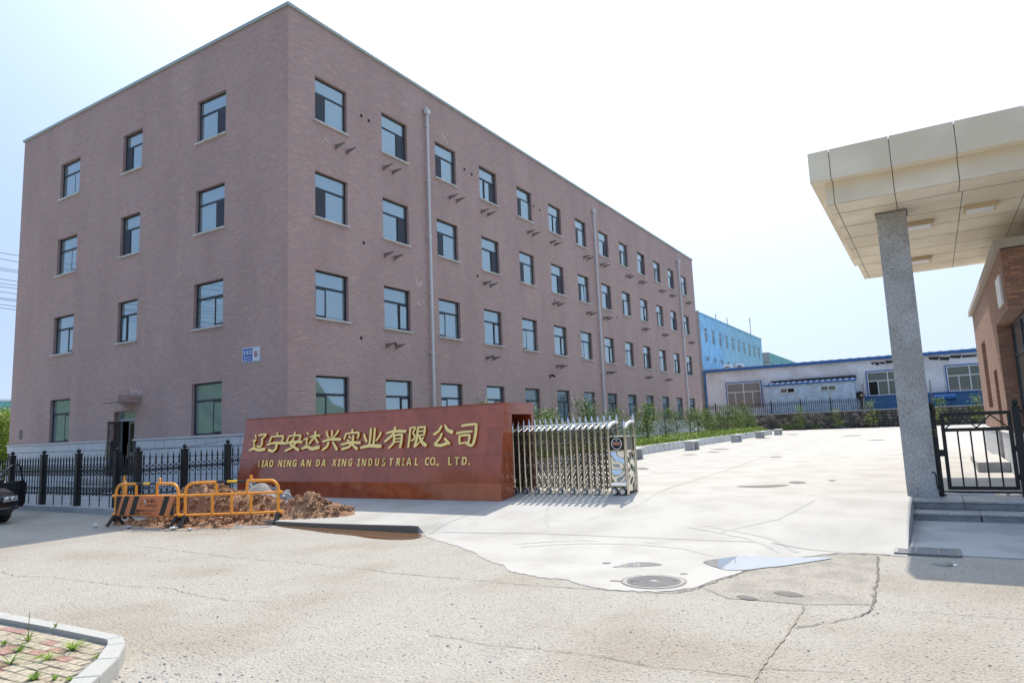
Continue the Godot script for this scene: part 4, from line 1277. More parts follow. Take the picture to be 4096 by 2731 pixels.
# ------------------------------------------------------------------ iron fence
func make_fence() -> void:
	# picket: square bar with a spear head; full ones reach the kerb
	var spear := func(lo: float) -> ArrayMesh:
		var b := MB.new()
		b.box(Vector3(0, (lo + 1.12) * 0.5, 0), Vector3(0.022, 1.12 - lo, 0.022), 0.003)
		b.lathe([Vector2(0.013, 1.08), Vector2(0.03, 1.13), Vector2(0.014, 1.17), Vector2(0.024, 1.22), Vector2(0.02, 1.28), Vector2(0.0, 1.42)], 8)
		return b.mesh(M.black_iron)
	var long_p: ArrayMesh = spear.call(0.0)
	var short_p: ArrayMesh = spear.call(0.27)
	# scroll pair round a picket with a flower between pickets
	var curl := func(flip: float) -> ArrayMesh:
		var b := MB.new()
		for s in [-1.0, 1.0]:
			var p: Array = []
			for i in 13:
				var a := i / 12.0
				var ang := lerpf(-0.5, 3.6, a)
				p.append(Vector3(s * (0.084 - 0.066 * cos(a * 3.0) * (1.0 - 0.25 * a)) * 0.62, flip * (0.09 * sin(ang * 0.5 + 0.2) + 0.09 * a - 0.05), 0))
			b.tube(p, 0.0085, 6)
			b.tube([Vector3(s * 0.06, flip * 0.125, 0), Vector3(s * 0.075, flip * 0.10, 0), Vector3(s * 0.066, flip * 0.085, 0)], 0.009, 6)
		return b.mesh(M.black_iron)
	var up_m: ArrayMesh = curl.call(1.0)
	var dn_m: ArrayMesh = curl.call(-1.0)
	var fl := MB.new()
	for k in 4: fl.box(Vector3(0, 0, 0), Vector3(0.09, 0.016, 0.014), 0.003, Basis(Vector3(0, 0, 1), k * PI / 4.0))
	var flower := fl.mesh(M.black_iron)
	var bk := MB.new()
	bk.box(Vector3(0, 0, 0), Vector3(0.06, 0.03, 0.016), 0.004)
	bk.box(Vector3(0, -0.03, 0), Vector3(0.1, 0.014, 0.014), 0.003)
	var clasp := bk.mesh(M.black_iron)
	var pb := MB.new()
	pb.box(Vector3(0, 0.71, 0), Vector3(0.15, 1.42, 0.15), 0.008)
	pb.box(Vector3(0, 1.43, 0), Vector3(0.18, 0.03, 0.18), 0.008)
	pb.lathe([Vector2(0.03, 1.44), Vector2(0.03, 1.46), Vector2(0.052, 1.48), Vector2(0.058, 1.51), Vector2(0.045, 1.55), Vector2(0.0, 1.57)], 12)
	var post := pb.mesh(M.black_iron)
	var panel := func(t: Node3D, a: Vector3, b: Vector3, count: int, every: int, turn: float) -> void:
		var d := b - a
		var l := d.length()
		var dir := d / l
		var bs := Basis(Vector3.UP, turn)
		var sp := (l - 0.15) / count
		for i in count:
			var p := a + dir * (0.075 + sp * (i + 0.5))
			var full: bool = i % every == 0
			part("picket", long_p if full else short_p, t, Transform3D(bs, p))
			part("scroll", up_m, t, Transform3D(bs, p + Vector3(0, 0.96, 0)))
			part("scroll", dn_m, t, Transform3D(bs, p + Vector3(0, 0.94, 0)))
			part("scroll", up_m, t, Transform3D(bs, p + Vector3(0, 0.38, 0)))
			if i > 0:
				part("flower", flower, t, Transform3D(bs, p + Vector3(0, 0.95, 0) - dir * sp * 0.5))
				part("clasp", clasp, t, Transform3D(bs, p + Vector3(0, 0.34, 0) - dir * sp * 0.5))
		var rb := MB.new()
		bar(a + dir * 0.07 + Vector3(0, 0.95, 0), b - dir * 0.07 + Vector3(0, 0.95, 0), 0.014, 0.02, rb)
		bar(a + dir * 0.07 + Vector3(0, 0.33, 0), b - dir * 0.07 + Vector3(0, 0.33, 0), 0.022, 0.02, rb)
		part("rail", rb.mesh(M.black_iron), t)
	var z := -10.19
	var px := [-26.55, -24.59, -22.61, -20.645, -18.67, -17.7]
	var f := thing("iron_fence", "black wrought iron fence with ball-topped posts along the street kerb", "fence")
	for i in px.size(): part("post", post, f, tf(Vector3(px[i], 0.155, z)))
	for i in 4: panel.call(f, Vector3(px[i], 0.155, z), Vector3(px[i + 1], 0.155, z), 11, 3, 0.0)
	panel.call(f, Vector3(px[4], 0.155, z), Vector3(px[5], 0.155, z), 6, 3, 0.0)
	var f2 := thing("iron_fence", "black wrought iron fence running back from the street towards the building behind the soil", "fence")
	var q := [Vector3(-17.7, 0.155, -10.19), Vector3(-17.7, 0.17, -11.49), Vector3(-17.7, 0.25, -12.85), Vector3(-17.7, 0.27, -14.3)]
	for i in 3:
		part("post", post, f2, tf(q[i + 1]))
		var a: Vector3 = q[i]
		panel.call(f2, Vector3(a.x, q[i].y if i == 0 else q[i].y, a.z), Vector3(a.x, q[i].y, q[i + 1].z), 7, 1, PI / 2)
	var w := MB.new()
	var wp: Array = []
	for i in 13:
		var a := i / 12.0
		wp.append(Vector3(-17.66, 1.62 + 0.18 * a - 0.05 * sin(a * PI), lerpf(-10.19, -12.85, a)))
	w.tube(wp, 0.006, 5)
	tag(part_top("wire", w.mesh(M.black_iron)), "thin black wire strung along the tops of the return fence posts", "wire")

func part_top(called: String, m: Mesh) -> MeshInstance3D:
	var o := MeshInstance3D.new()
	o.name = numbered(called)
	o.mesh = m
	add_child(o, true)
	return o

func tag(o: Node3D, label: String, category: String, group := "") -> Node3D:
	o.set_meta("label", label)
	o.set_meta("category", category)
	if group != "": o.set_meta("group", group)
	return o

# ------------------------------------------------------------------ orange barriers
func make_barrier(label: String, at: Vector3, to: Vector3, board: bool) -> void:
	var d := to - at
	var turn := atan2(-d.z, d.x)
	var l := d.length()
	var t := thing("road_barrier", label, "barrier", at, "orange road barriers", turn)
	var r := 0.03
	var mb := MB.new()
	var left: Array = [Vector3(0.04, 0.2, 0), Vector3(0.04, 0.72, 0)]
	for i in 7:
		var a := i / 6.0 * PI / 2
		left.append(Vector3(0.04 + 0.19 * (1.0 - cos(a)), 0.72 + 0.19 * sin(a), 0))
	left.append(Vector3(l * 0.34, 0.915, 0))
	mb.tube(left, r, 10)
	var right: Array = []
	for p in left: right.append(Vector3(l - p.x, p.y, p.z))
	mb.tube(right, r, 10)
	part("hoop", mb.mesh(M.orange_plastic), t)
	for s in [[0.34, 0.455, "dark_tape"], [0.455, 0.56, "yellow_tape"], [0.56, 0.66, "dark_tape"]]:
		var b := MB.new(); b.tube([Vector3(l * s[0], 0.915, 0), Vector3(l * s[1], 0.915, 0)], 0.026, 10)
		part("banded_tube", b.mesh(M[s[2]]), t)
	for y in [0.655, 0.245]:
		var b := MB.new(); b.tube([Vector3(0.02, y, 0), Vector3(l - 0.02, y, 0)], 0.025, 8)
		part("rail", b.mesh(M.orange_plastic), t)
		for x in [0.0, l]:
			var e := MB.new(); e.tube([Vector3(x - 0.05, y, 0.0), Vector3(x + 0.05, y, 0.0)], 0.036, 8)
			part("socket", e.mesh(M.orange_plastic), t)
	for s in [[0.34, 0.655, 0.93], [0.66, 0.655, 0.93], [0.3, 0.245, 0.655], [0.5, 0.245, 0.655], [0.7, 0.245, 0.655]]:
		if board and s[2] < 0.7: continue
		var b := MB.new(); b.box(Vector3(l * s[0], (s[1] + s[2]) * 0.5, 0), Vector3(0.05, s[2] - s[1], 0.05), 0.012)
		part("upright", b.mesh(M.orange_plastic), t)
	var kn := MB.new(); kn.box(Vector3(l * 0.7, 0.98, 0), Vector3(0.05, 0.1, 0.045), 0.008)
	part("flag_socket", kn.mesh(M.orange_plastic), t)
	for x in [0.04, l - 0.04]:
		var b := MB.new()
		for s in [-1.0, 1.0]:
			bar(Vector3(x, 0.24, 0.02 * s), Vector3(x, 0.02, 0.2 * s), 0.075, 0.05, b, 0.012)
		b.box(Vector3(x, 0.17, 0), Vector3(0.07, 0.14, 0.09), 0.012)
		part("foot", b.mesh(M.rubber), t)
	if board:
		var bb := MB.new()
		bb.box(Vector3(l * 0.5, 0.45, 0.04), Vector3(l - 0.2, 0.41, 0.012), 0.003)
		var pn := part("board", bb.mesh(M.orange_board), t)
		var st := MB.new()
		var w := l - 0.2
		var sx := func(x: float) -> float: return clampf(x, 0.101, 0.1 + w - 0.001)
		for x in [-0.13, 0.11, 0.41, 1.3, 1.6, 1.9]:
			var hgt := 0.405
			var lean := 0.16
			var pl := PackedVector2Array()
			var full := PackedVector2Array([Vector2(0.1 + x, -hgt / 2), Vector2(0.1 + x + 0.15, -hgt / 2), Vector2(0.1 + x + 0.15 + lean, hgt / 2), Vector2(0.1 + x + lean, hgt / 2)])
			var rect := PackedVector2Array([Vector2(0.101, -hgt / 2), Vector2(0.1 + w - 0.001, -hgt / 2), Vector2(0.1 + w - 0.001, hgt / 2), Vector2(0.101, hgt / 2)])
			for pc in Geometry2D.intersect_polygons(full, rect):
				st.prism(pc, 0.0, 0.002, Transform3D(Basis(), Vector3(0, 0.45, 0.0465)), false)
		part("stripes", st.mesh(M.board_black), pn)
		# print: flame roundel, company name, two telephone lines
		var lg := MB.new()
		var ringp := Transform3D(Basis(Vector3.RIGHT, PI / 2).scaled(Vector3(0.8, 1.15, 1)), Vector3(0.87, 0.52, 0.0465))
		lg.lathe([Vector2(0.052, 0.0), Vector2(0.052, 0.002), Vector2(0.057, 0.002), Vector2(0.057, 0.0)], 28, ringp)
		lg.prism(poly2([0, -0.045, 0.014, -0.02, 0.004, 0.02, 0, 0.028, -0.01, -0.015]), 0.0, 0.002, Transform3D(Basis(), Vector3(0.87, 0.515, 0.0465)), false)
		part("roundel", lg.mesh(M.board_black), pn)
		var wipe := MB.new()
		wipe.prism(smooth_poly(poly2([-0.03, 0.03, 0.03, 0.035, 0.038, -0.005, 0.01, -0.03, 0.004, -0.07, -0.004, -0.07, -0.008, -0.03, -0.032, -0.005])), 0.0, 0.004, Transform3D(Basis(), Vector3(1.0, 0.545, 0.0475)), false)
		part("paint_blot", wipe.mesh(M.white_paint), pn)
		var hua := [[9, 9, 30, 4, 6, 36], [9, 9, 20, 22, 20, 50], [9, 9, 84, 10, 52, 26], [9, 9, 52, 4, 52, 40, 90, 40], [10, 10, 4, 64, 96, 64], [10, 10, 50, 50, 50, 98]]
		var ran := [[9, 9, 22, 4, 20, 60, 4, 96], [8, 8, 6, 30, 10, 46], [8, 8, 24, 60, 36, 84], [8, 8, 40, 16, 96, 16], [8, 8, 54, 4, 54, 40, 80, 40, 80, 4], [8, 8, 44, 56, 92, 56, 92, 92, 44, 92, 44, 56], [8, 8, 46, 74, 90, 74]]
		var qi := [[9, 9, 26, 4, 6, 36], [9, 9, 22, 18, 88, 18], [9, 9, 24, 38, 80, 38], [10, 10, 10, 58, 72, 58, 76, 86, 96, 92, 96, 76]]
		var gan := [[9, 9, 6, 20, 40, 20], [9, 9, 8, 50, 38, 50], [9, 9, 22, 20, 22, 84], [9, 9, 4, 86, 42, 78], [9, 9, 50, 20, 96, 20], [9, 9, 60, 4, 60, 40, 86, 40, 86, 4], [9, 9, 50, 60, 96, 60], [9, 9, 72, 44, 72, 96]]
		var chars := [gan, hua, ran, qi]
		for k in 4:
			part("character", strokes_mesh(chars[k], 0.082, 0.08, 0.002, M.board_black), pn, Transform3D(Basis(), Vector3(1.0 + k * 0.088, 0.552, 0.0465)))
		var font := SystemFont.new()
		font.font_names = PackedStringArray(["Droid Sans"])
		for s in [["Towngas", 0.965, 0.462, 0.00155, true], ["0414-96177", 1.02, 0.346, 0.00085, false], ["0414-96177", 0.92, 0.285, 0.00085, false]]:
			var tm := TextMesh.new()
			tm.text = s[0]; tm.font = font; tm.font_size = 64; tm.pixel_size = s[3]; tm.depth = 0.002
			tm.horizontal_alignment = HORIZONTAL_ALIGNMENT_LEFT
			tm.vertical_alignment = VERTICAL_ALIGNMENT_CENTER
			tm.material = M.board_black
			part("lettering", tm, pn, Transform3D(Basis(), Vector3(s[1], s[2], 0.0475)))
		var dian := [[9, 9, 16, 20, 84, 20, 84, 64, 16, 64, 16, 20], [9, 9, 16, 42, 84, 42], [9, 9, 50, 4, 50, 86, 96, 90]]
		var hua2 := [[9, 9, 12, 8, 24, 20], [9, 9, 4, 38, 24, 38, 22, 80, 34, 72], [9, 9, 90, 8, 44, 18], [9, 9, 38, 42, 98, 42], [9, 9, 68, 18, 68, 58], [9, 9, 46, 60, 90, 60, 88, 94, 48, 94, 46, 60]]
		var jin := [[9, 9, 20, 6, 20, 36], [9, 9, 40, 4, 40, 36], [9, 9, 54, 10, 88, 10, 54, 38], [9, 9, 58, 14, 92, 38], [9, 9, 50, 42, 20, 58, 70, 60], [9, 9, 14, 74, 88, 74], [9, 9, 50, 74, 50, 98]]
		var qiang := [[9, 9, 4, 26, 36, 26], [9, 9, 20, 4, 20, 96], [9, 9, 4, 66, 36, 54], [9, 9, 66, 4, 40, 40], [9, 9, 66, 6, 96, 38], [9, 9, 52, 44, 84, 44, 82, 66], [9, 9, 52, 44, 52, 94, 94, 94]]
		for row in 2:
			var line: Array = [jin, ran, qiang, gan, dian, hua2] if row == 0 else [qiang, hua2, dian, hua2]
			for k in line.size():
				part("character", strokes_mesh(line[k], 0.05, 0.052, 0.002, M.board_black), pn, Transform3D(Basis(), Vector3([0.69, 0.66][row] + k * 0.054, [0.346, 0.285][row], 0.0465)))

func make_barriers() -> void:
	make_barrier("orange plastic barrier carrying a black-striped orange notice board", Vector3(-15.75, 0.0, -8.57), Vector3(-13.84, 0.0, -8.89), true)
	make_barrier("open orange plastic barrier with bare rails, right of the board, in front of the soil", Vector3(-13.76, 0.0, -8.93), Vector3(-11.92, 0.02, -9.93), false)
	make_barrier("dull orange barrier standing end-on behind the left end of the notice-board barrier", Vector3(-15.95, 0.0, -8.92), Vector3(-17.45, 0.0, -9.70), false)


# ------------------------------------------------------------------ dug soil
func lump(r: float, seed_: int, m: Material, squash := 0.7) -> ArrayMesh:
	var rg := RandomNumberGenerator.new(); rg.seed = seed_
	var f := FastNoiseLite.new(); f.seed = seed_; f.frequency = 0.9
	var b := MB.new()
	var g: Array = []
	for j in 8:
		var row: Array = []
		for i in 11:
			var la := lerpf(-PI / 2, PI / 2, j / 7.0)
			var lo := TAU * (i % 10) / 10.0
			var d := Vector3(cos(la) * cos(lo), sin(la), cos(la) * sin(lo))
			var k := 1.0 + 0.75 * f.get_noise_3dv(d * 1.6) + 0.35 * f.get_noise_3dv(d * 4.0)
			row.append(Vector3(d.x, d.y * squash, d.z) * r * k)
		g.append(row)
	for j in 7:
		for i in 10:
			b.quad(g[j][i], g[j][i + 1], g[j + 1][i + 1], g[j + 1][i], (g[j][i] + g[j + 1][i + 1]))
	return b.mesh(m)

func soil_y(x: float, z: float) -> float:
	var h := 0.0
	for g in [[-15.3, -10.2, 0.85, 0.5, 0.62], [-14.3, -10.15, 0.7, 0.5, 0.42], [-13.4, -10.1, 0.7, 0.42, 0.36], [-12.7, -10.35, 0.5, 0.34, 0.26], [-11.7, -10.45, 0.5, 0.34, 0.44], [-10.9, -10.5, 0.45, 0.28, 0.18], [-14.6, -8.95, 1.1, 0.26, 0.13], [-13.2, -9.2, 0.6, 0.22, 0.11], [-12.4, -9.75, 0.45, 0.16, 0.09], [-16.0, -8.8, 0.5, 0.4, 0.05]]:
		var dx: float = (x - g[0]) / g[2]
		var dz: float = (z - g[1]) / g[3]
		h += g[4] * exp(-(dx * dx + dz * dz))
	return h

func make_soil() -> void:
	var f := FastNoiseLite.new(); f.seed = 5; f.frequency = 1.1; f.fractal_octaves = 5
	var f2 := FastNoiseLite.new(); f2.seed = 8; f2.frequency = 4.0; f2.fractal_octaves = 3
	var t := thing("soil_heap", "long heap of freshly dug reddish-brown soil behind the orange barriers", "soil heap")
	var b := MB.new()
	var g: Array = []
	for j in 91:
		var row: Array = []
		for i in 161:
			var x := lerpf(-17.0, -9.6, i / 160.0)
			var z := lerpf(-8.1, -11.7, j / 90.0)
			var base := yard_y(x, z) + 0.0 if z < -9.75 else 0.0
			var h := soil_y(x, z)
			var y := base + h * (1.0 + 0.3 * f.get_noise_2d(x, z)) - 0.035 + (0.10 * f.get_noise_2d(x * 2.3, z * 2.3) + 0.06 * f2.get_noise_2d(x * 1.5, z * 1.5)) * clampf(h * 5.0, 0.0, 1.0)
			row.append(Vector3(x, y, z))
		g.append(row)
	b.sheet(g, Vector3.UP)
	part("mound", b.mesh(M.soil), t)
	var kinds: Array = []
	for k in 4: kinds.append(lump(1.0, 60 + k, M.soil))
	for k in 4:
		var mm := MultiMesh.new()
		mm.transform_format = MultiMesh.TRANSFORM_3D
		mm.mesh = kinds[k]
		var xs: Array[Transform3D] = []
		while xs.size() < 260:
			var x := rng.randf_range(-16.4, -10.3)
			var z := rng.randf_range(-8.45, -11.0)
			var h := soil_y(x, z)
			if h < 0.05 or rng.randf() > h * 2.2 + 0.15: continue
			var base := yard_y(x, z) if z < -9.75 else 0.0
			var s := 0.014 + 0.055 * pow(rng.randf(), 2.5)
			xs.append(Transform3D(Basis(Vector3(rng.randf(), rng.randf(), rng.randf()).normalized(), rng.randf() * 6.0).scaled(Vector3(s, s, s)), Vector3(x, base + h - 0.01, z)))
		mm.instance_count = xs.size()
		for i in xs.size(): mm.set_instance_transform(i, xs[i])
		var mi := MultiMeshInstance3D.new()
		mi.name = "soil_clods"
		mi.multimesh = mm
		mi.set_meta("kind", "stuff")
		t.add_child(mi, true)
	var t2 := thing("rubble_heap", "grey heap of sand and broken concrete between the soil and the red wall", "rubble heap")
	var b2 := MB.new()
	g = []
	for j in 41:
		var row: Array = []
		for i in 61:
			var x := lerpf(-15.7, -11.6, i / 60.0)
			var z := lerpf(-10.0, -11.9, j / 40.0)
			var h := 0.50 * exp(-pow((x + 14.1) / 0.85, 2) - pow((z + 11.05) / 0.5, 2)) + 0.22 * exp(-pow((x + 12.9) / 0.7, 2) - pow((z + 10.8) / 0.45, 2))
			row.append(Vector3(x, yard_y(x, z) + h * (1.0 + 0.25 * f.get_noise_2d(x * 1.3, z)) + 0.04 * f2.get_noise_2d(x, z) * clampf(h * 6.0, 0.0, 1.0) - 0.03, z))
		g.append(row)
	b2.sheet(g, Vector3.UP)
	part("mound", b2.mesh(M.grit), t2)
	for s in [[-14.55, 0.66, -11.25, 0.13], [-14.3, 0.63, -11.0, 0.1], [-13.35, 0.42, -10.7, 0.14], [-13.05, 0.36, -10.55, 0.1], [-12.75, 0.4, -10.75, 0.16], [-12.5, 0.3, -10.6, 0.12], [-13.0, 0.5, -11.0, 0.12], [-12.3, 0.33, -10.85, 0.1], [-13.7, 0.5, -10.6, 0.08], [-12.2, 0.3, -10.5, 0.09], [-13.5, 0.58, -11.15, 0.12], [-12.05, 0.28, -11.0, 0.1]]:
		part("broken_concrete", lump(s[3], int(s[0] * -100), M.rubble, 0.6), t2, Transform3D(Basis(Vector3(rng.randf(), rng.randf(), rng.randf()).normalized(), rng.randf() * 3.0), Vector3(s[0], s[1], s[2])))
	var sl := MB.new()
	sl.box(Vector3(-12.45, 0.3, -10.38), Vector3(0.95, 0.1, 0.3), 0.01, Basis(Vector3(0, 0, 1), 0.16) * Basis(Vector3.UP, 0.25))
	part("kerb_slab", sl.mesh(M.rubble), t2)
	for s in [[-13.05, -8.62, 0.05], [-14.9, -8.42, 0.05], [-13.55, -8.6, 0.07], [-15.9, -8.25, 0.05], [-16.2, -8.4, 0.045], [-12.4, -9.25, 0.035]]:
		part("pebble", lump(s[2], int(s[0] * -77), M.pale_stone, 0.5), t, tf(Vector3(s[0], 0.03 + soil_y(s[0], s[1]), s[1])))

# ------------------------------------------------------------------ gatehouse with its canopy
func make_gatehouse() -> void:
	var t := thing("gatehouse", "brick gatehouse with a cream panelled canopy on a granite column", "gatehouse")
	var cz := -14.33
	# column, three stacked blocks
	for k in 4:
		var b := MB.new()
		b.span(Vector3(-0.54, 0.28 + k * 1.315, cz - 0.47), Vector3(-0.05, 0.28 + (k + 1) * 1.315 - 0.0008, cz), 0.002)
		part("column_block", b.mesh(M.granite), t)
	var sh := MB.new()
	sh.span(Vector3(-0.56, 5.50, cz - 0.5), Vector3(-0.03, 5.538, cz + 0.02), 0.004)
	part("column_collar", sh.mesh(M.bracket_iron), t)
	# canopy panels: fascia, stepped soffit
	var x0 := -1.25
	var z0 := -13.22
	var z1 := -21.2
	var xs := [x0, -1.12, -0.176, 0.77, 1.715, 2.66, 3.6, 4.55, 5.5]
	var zs := [z0, -13.88, -14.95, -16.0, -17.05, -18.1, -19.1, -20.1, z1]
	var jw := 0.006
	for i in 8:
		var a: float = xs[i] + jw; var b: float = xs[i + 1] - jw
		var m := MB.new(); m.span(Vector3(a, 5.545, z0 - 0.03), Vector3(b, 5.945, z0), 0.003)
		part("fascia_panel", m.mesh(M.cream_panel), t)
		var a2 := a - (0.22 if i == 0 else 0.0)
		var m2 := MB.new(); m2.span(Vector3(a2, 5.95, z0 + 0.19), Vector3(b, 6.5, z0 + 0.22), 0.003)
		part("fascia_panel", m2.mesh(M.cream_panel), t)
		var m3 := MB.new(); m3.span(Vector3(a2, 5.946, z0 - 0.01), Vector3(b, 5.97, z0 + 0.189), 0.003)
		part("soffit_strip", m3.mesh(M.cream_panel), t)
		for j in 8:
			var c := MB.new()
			# joints of the second row on are staggered a little, as the photo shows
			var off := 0.06 if (j > 0 and i > 1) else 0.0
			c.span(Vector3(a + (off if i > 2 else 0.0), 5.535, zs[j + 1] + 0.018), Vector3(b + off, 5.541, zs[j] - 0.018), 0.001)
			part("soffit_panel", c.mesh(M.cream_panel), t)
	for j in 8:
		var a: float = zs[j + 1] + jw; var b: float = zs[j] - jw
		var m := MB.new(); m.span(Vector3(x0, 5.545, a), Vector3(x0 + 0.03, 5.945, b), 0.003)
		part("side_panel", m.mesh(M.cream_panel), t)
		var m2 := MB.new(); m2.span(Vector3(x0 - 0.22, 5.951, a), Vector3(x0 - 0.19, 6.5, b + (0.21 if j == 0 else 0.0)), 0.003)
		part("side_panel", m2.mesh(M.cream_panel), t)
		var m3 := MB.new(); m3.span(Vector3(x0 - 0.19, 5.947, a), Vector3(x0 - 0.002, 5.97, b), 0.003)
		part("soffit_strip", m3.mesh(M.cream_panel), t)
	var core := MB.new()
	core.span(Vector3(x0 + 0.031, 5.546, z1 + 0.01), Vector3(5.5, 6.45, z0 - 0.031))
	core.span(Vector3(x0 - 0.188, 5.972, z1 + 0.011), Vector3(5.49, 6.46, z0 + 0.188))
	part("canopy_core", core.mesh(M.joint), t)
	# ceiling lights
	for p in [[1.13, -15.05], [0.14, -15.62], [0.1, -19.25]]:
		var l := MB.new()
		l.box(Vector3(0, -0.075, 0), Vector3(0.44, 0.06, 0.3), 0.02)
		var lamp := part("ceiling_light", l.mesh(M.lamp_cover), t, Transform3D(Basis(), Vector3(p[0], 5.535, p[1])))
		var fr := MB.new()
		for s in [[0.0, 0.155, 0.5, 0.03], [0.0, -0.155, 0.5, 0.03], [0.235, 0.0, 0.03, 0.28], [-0.235, 0.0, 0.03, 0.28]]:
			fr.box(Vector3(s[0], -0.045, s[1]), Vector3(s[2], 0.09, s[3]), 0.006)
		part("light_frame", fr.mesh(M.lamp_frame), lamp)
	# the house: left wall in the plane x = 1.43
	var gx := 1.43
	var front := -16.0
	var rear := -27.0
	var top := 4.86
	var w := MB.new(); var inn := MB.new()
	# openings along the left wall measured from the front corner: bay, door, window
	var holes := [[0.0, 1.25, 2.9, 3.66], [4.3, 0.3, 5.3, 2.75], [6.95, 1.85, 8.5, 3.72]]
	var o := Vector3(gx, 0, front)
	var u := Vector3(0, 0, -1)
	wall_with_holes(w, inn, o, u, Vector3(-1, 0, 0), -(rear - front), 0.2, top, holes, 0.4, 0.3)
	part("side_wall", w.mesh(M.gatehouse_brick), t)
	part("inner_wall", inn.mesh(M.plaster), t)
	var fw := MB.new()
	var mort := MB.new()
	mort.span(Vector3(gx + 0.001, 3.66, front - 0.3), Vector3(gx + 4.5, top, front - 0.012))
	part("front_wall", mort.mesh(M.mortar), t)
	var low := MB.new()
	low.span(Vector3(gx + 0.001, 0.2, front - 0.3), Vector3(gx + 4.5, 1.25, front - 0.012))
	part("front_base", low.mesh(M.granite), t)
	var full: Array = []; var half: Array = []
	for k in 5:
		full.append(boxm(Vector3(0.194, 0.045, 0.02), M["brick_piece%d" % k], 0.003))
		half.append(boxm(Vector3(0.096, 0.045, 0.02), M["brick_piece%d" % k], 0.003))
	for j in 23:
		var y := 3.686 + j * 0.051
		var x := gx
		if j % 2 == 1:
			part("brick", half[rng.randi() % 5], t, Transform3D(Basis(), Vector3(x + 0.05, y, front)))
			x += 0.1
		while x < gx + 1.1:
			var kk := rng.randi() % 5
			part("brick", full[kk], t, Transform3D(Basis(), Vector3(x + 0.1, y, front + rng.randf_range(-0.0015, 0.0015))))
			x += 0.2
	var far := MB.new()
	far.quad(Vector3(gx, 0.2, rear), Vector3(gx + 4.5, 0.2, rear), Vector3(gx + 4.5, top, rear), Vector3(gx, top, rear), Vector3(0, 0, -1))
	far.quad(Vector3(gx + 4.5, 0.2, rear), Vector3(gx + 4.5, 0.2, front), Vector3(gx + 4.5, top, front), Vector3(gx + 4.5, top, rear), Vector3(1, 0, 0))
	far.span(Vector3(gx + 0.41, 0.2, rear + 0.1), Vector3(gx + 4.4, 0.32, front - 0.4))
	far.span(Vector3(gx + 2.9, 0.3, rear + 0.1), Vector3(gx + 3.0, top - 0.1, front - 0.4))
	part("rear_wall", far.mesh(M.plaster), t)
	var rf := MB.new()
	rf.span(Vector3(gx - 0.1, top, rear - 0.1), Vector3(gx + 4.6, top + 0.17, front + 0.1), 0.01)
	part("roof_cap", rf.mesh(M.roof_edge), t)
	# bay window set in behind the corner
	var fx := gx + 0.3
	var bf := MB.new()
	var bz0 := front - 0.25
	var bz1 := front - 2.88
	for z in [bz0, bz0 - 0.9, bz1 + 0.03]:
		bf.span(Vector3(fx - 0.035, 1.26, z - 0.05), Vector3(fx + 0.035, 3.65, z + 0.05), 0.006)
	for y in [1.3, 2.95, 3.61]:
		bf.span(Vector3(fx - 0.034, y - 0.04, bz1), Vector3(fx + 0.034, y + 0.04, bz0 - 0.05), 0.006)
	for x in [gx + 1.3, gx + 2.6]:
		bf.span(Vector3(x - 0.04, 1.26, bz0 - 0.035), Vector3(x + 0.04, 3.65, bz0 + 0.035), 0.006)
	for y in [1.3, 2.95, 3.61]:
		bf.span(Vector3(fx + 0.036, y - 0.041, bz0 - 0.034), Vector3(gx + 2.6, y + 0.041, bz0 + 0.034), 0.006)
	var bay := part("bay_window", bf.mesh(M.window_frame), t)
	for s in [[1.34, 2.91], [2.99, 3.57]]:
		for zz in [[bz0 - 0.05, bz0 - 0.85], [bz0 - 0.95, bz1 + 0.08]]:
			var p := MB.new(); p.span(Vector3(fx - 0.006, s[0], zz[1]), Vector3(fx + 0.006, s[1], zz[0]))
			part("pane", p.mesh(M.pane), bay)
		var q := MB.new(); q.span(Vector3(fx + 0.04, s[0], bz0 - 0.006), Vector3(gx + 1.26, s[1], bz0 + 0.006))
		part("pane", q.mesh(M.pane), bay)
	var wf := MB.new()
	for z in [front - 7.0, front - 7.72, front - 8.45]:
		wf.span(Vector3(gx + 0.27, 1.86, z - 0.04), Vector3(gx + 0.33, 3.71, z + 0.04), 0.006)
	for y in [1.9, 3.68]:
		wf.span(Vector3(gx + 0.271, y - 0.035, front - 8.41), Vector3(gx + 0.329, y + 0.035, front - 7.04), 0.006)
	var win := part("window", wf.mesh(M.window_frame), t)
	for zz in [[front - 7.04, front - 7.68], [front - 7.76, front - 8.41]]:
		var p := MB.new(); p.span(Vector3(gx + 0.294, 1.94, zz[1]), Vector3(gx + 0.306, 3.64, zz[0]))
		part("pane", p.mesh(M.pane), win)
	var dl := MB.new()
	dl.span(Vector3(gx + 0.26, 0.32, front - 5.29), Vector3(gx + 0.31, 2.74, front - 4.31), 0.01)
	part("door", dl.mesh(M.bracket_iron), t)
	# granite base course round the foot
	for zz in [[front + 0.05, front - 1.3], [front - 1.31, front - 2.6], [front - 2.61, front - 4.25], [front - 5.35, front - 6.6], [front - 6.61, front - 7.9], [front - 7.91, front - 9.3], [front - 9.31, rear]]:
		for j in 3:
			var p := MB.new()
			p.span(Vector3(gx - 0.07, 0.25 + j * 0.325, zz[1] + 0.004), Vector3(gx - 0.002, 0.25 + (j + 1) * 0.325 - 0.006, zz[0]), 0.006)
			part("base_slab", p.mesh(M["plinth_stone%d" % (j % 3)]), t)
	var bs := MB.new()
	bs.span(Vector3(gx - 0.09, 1.225, front - 4.25), Vector3(gx - 0.001, 1.275, front + 0.06), 0.01)
	bs.span(Vector3(gx - 0.09, 1.225, rear), Vector3(gx - 0.001, 1.275, front - 5.35), 0.01)
	part("base_cap", bs.mesh(M.pale_stone), t)
	var stp := MB.new()
	stp.span(Vector3(0.74, 0.1, -22.4), Vector3(1.355, 0.6, -18.95), 0.01)
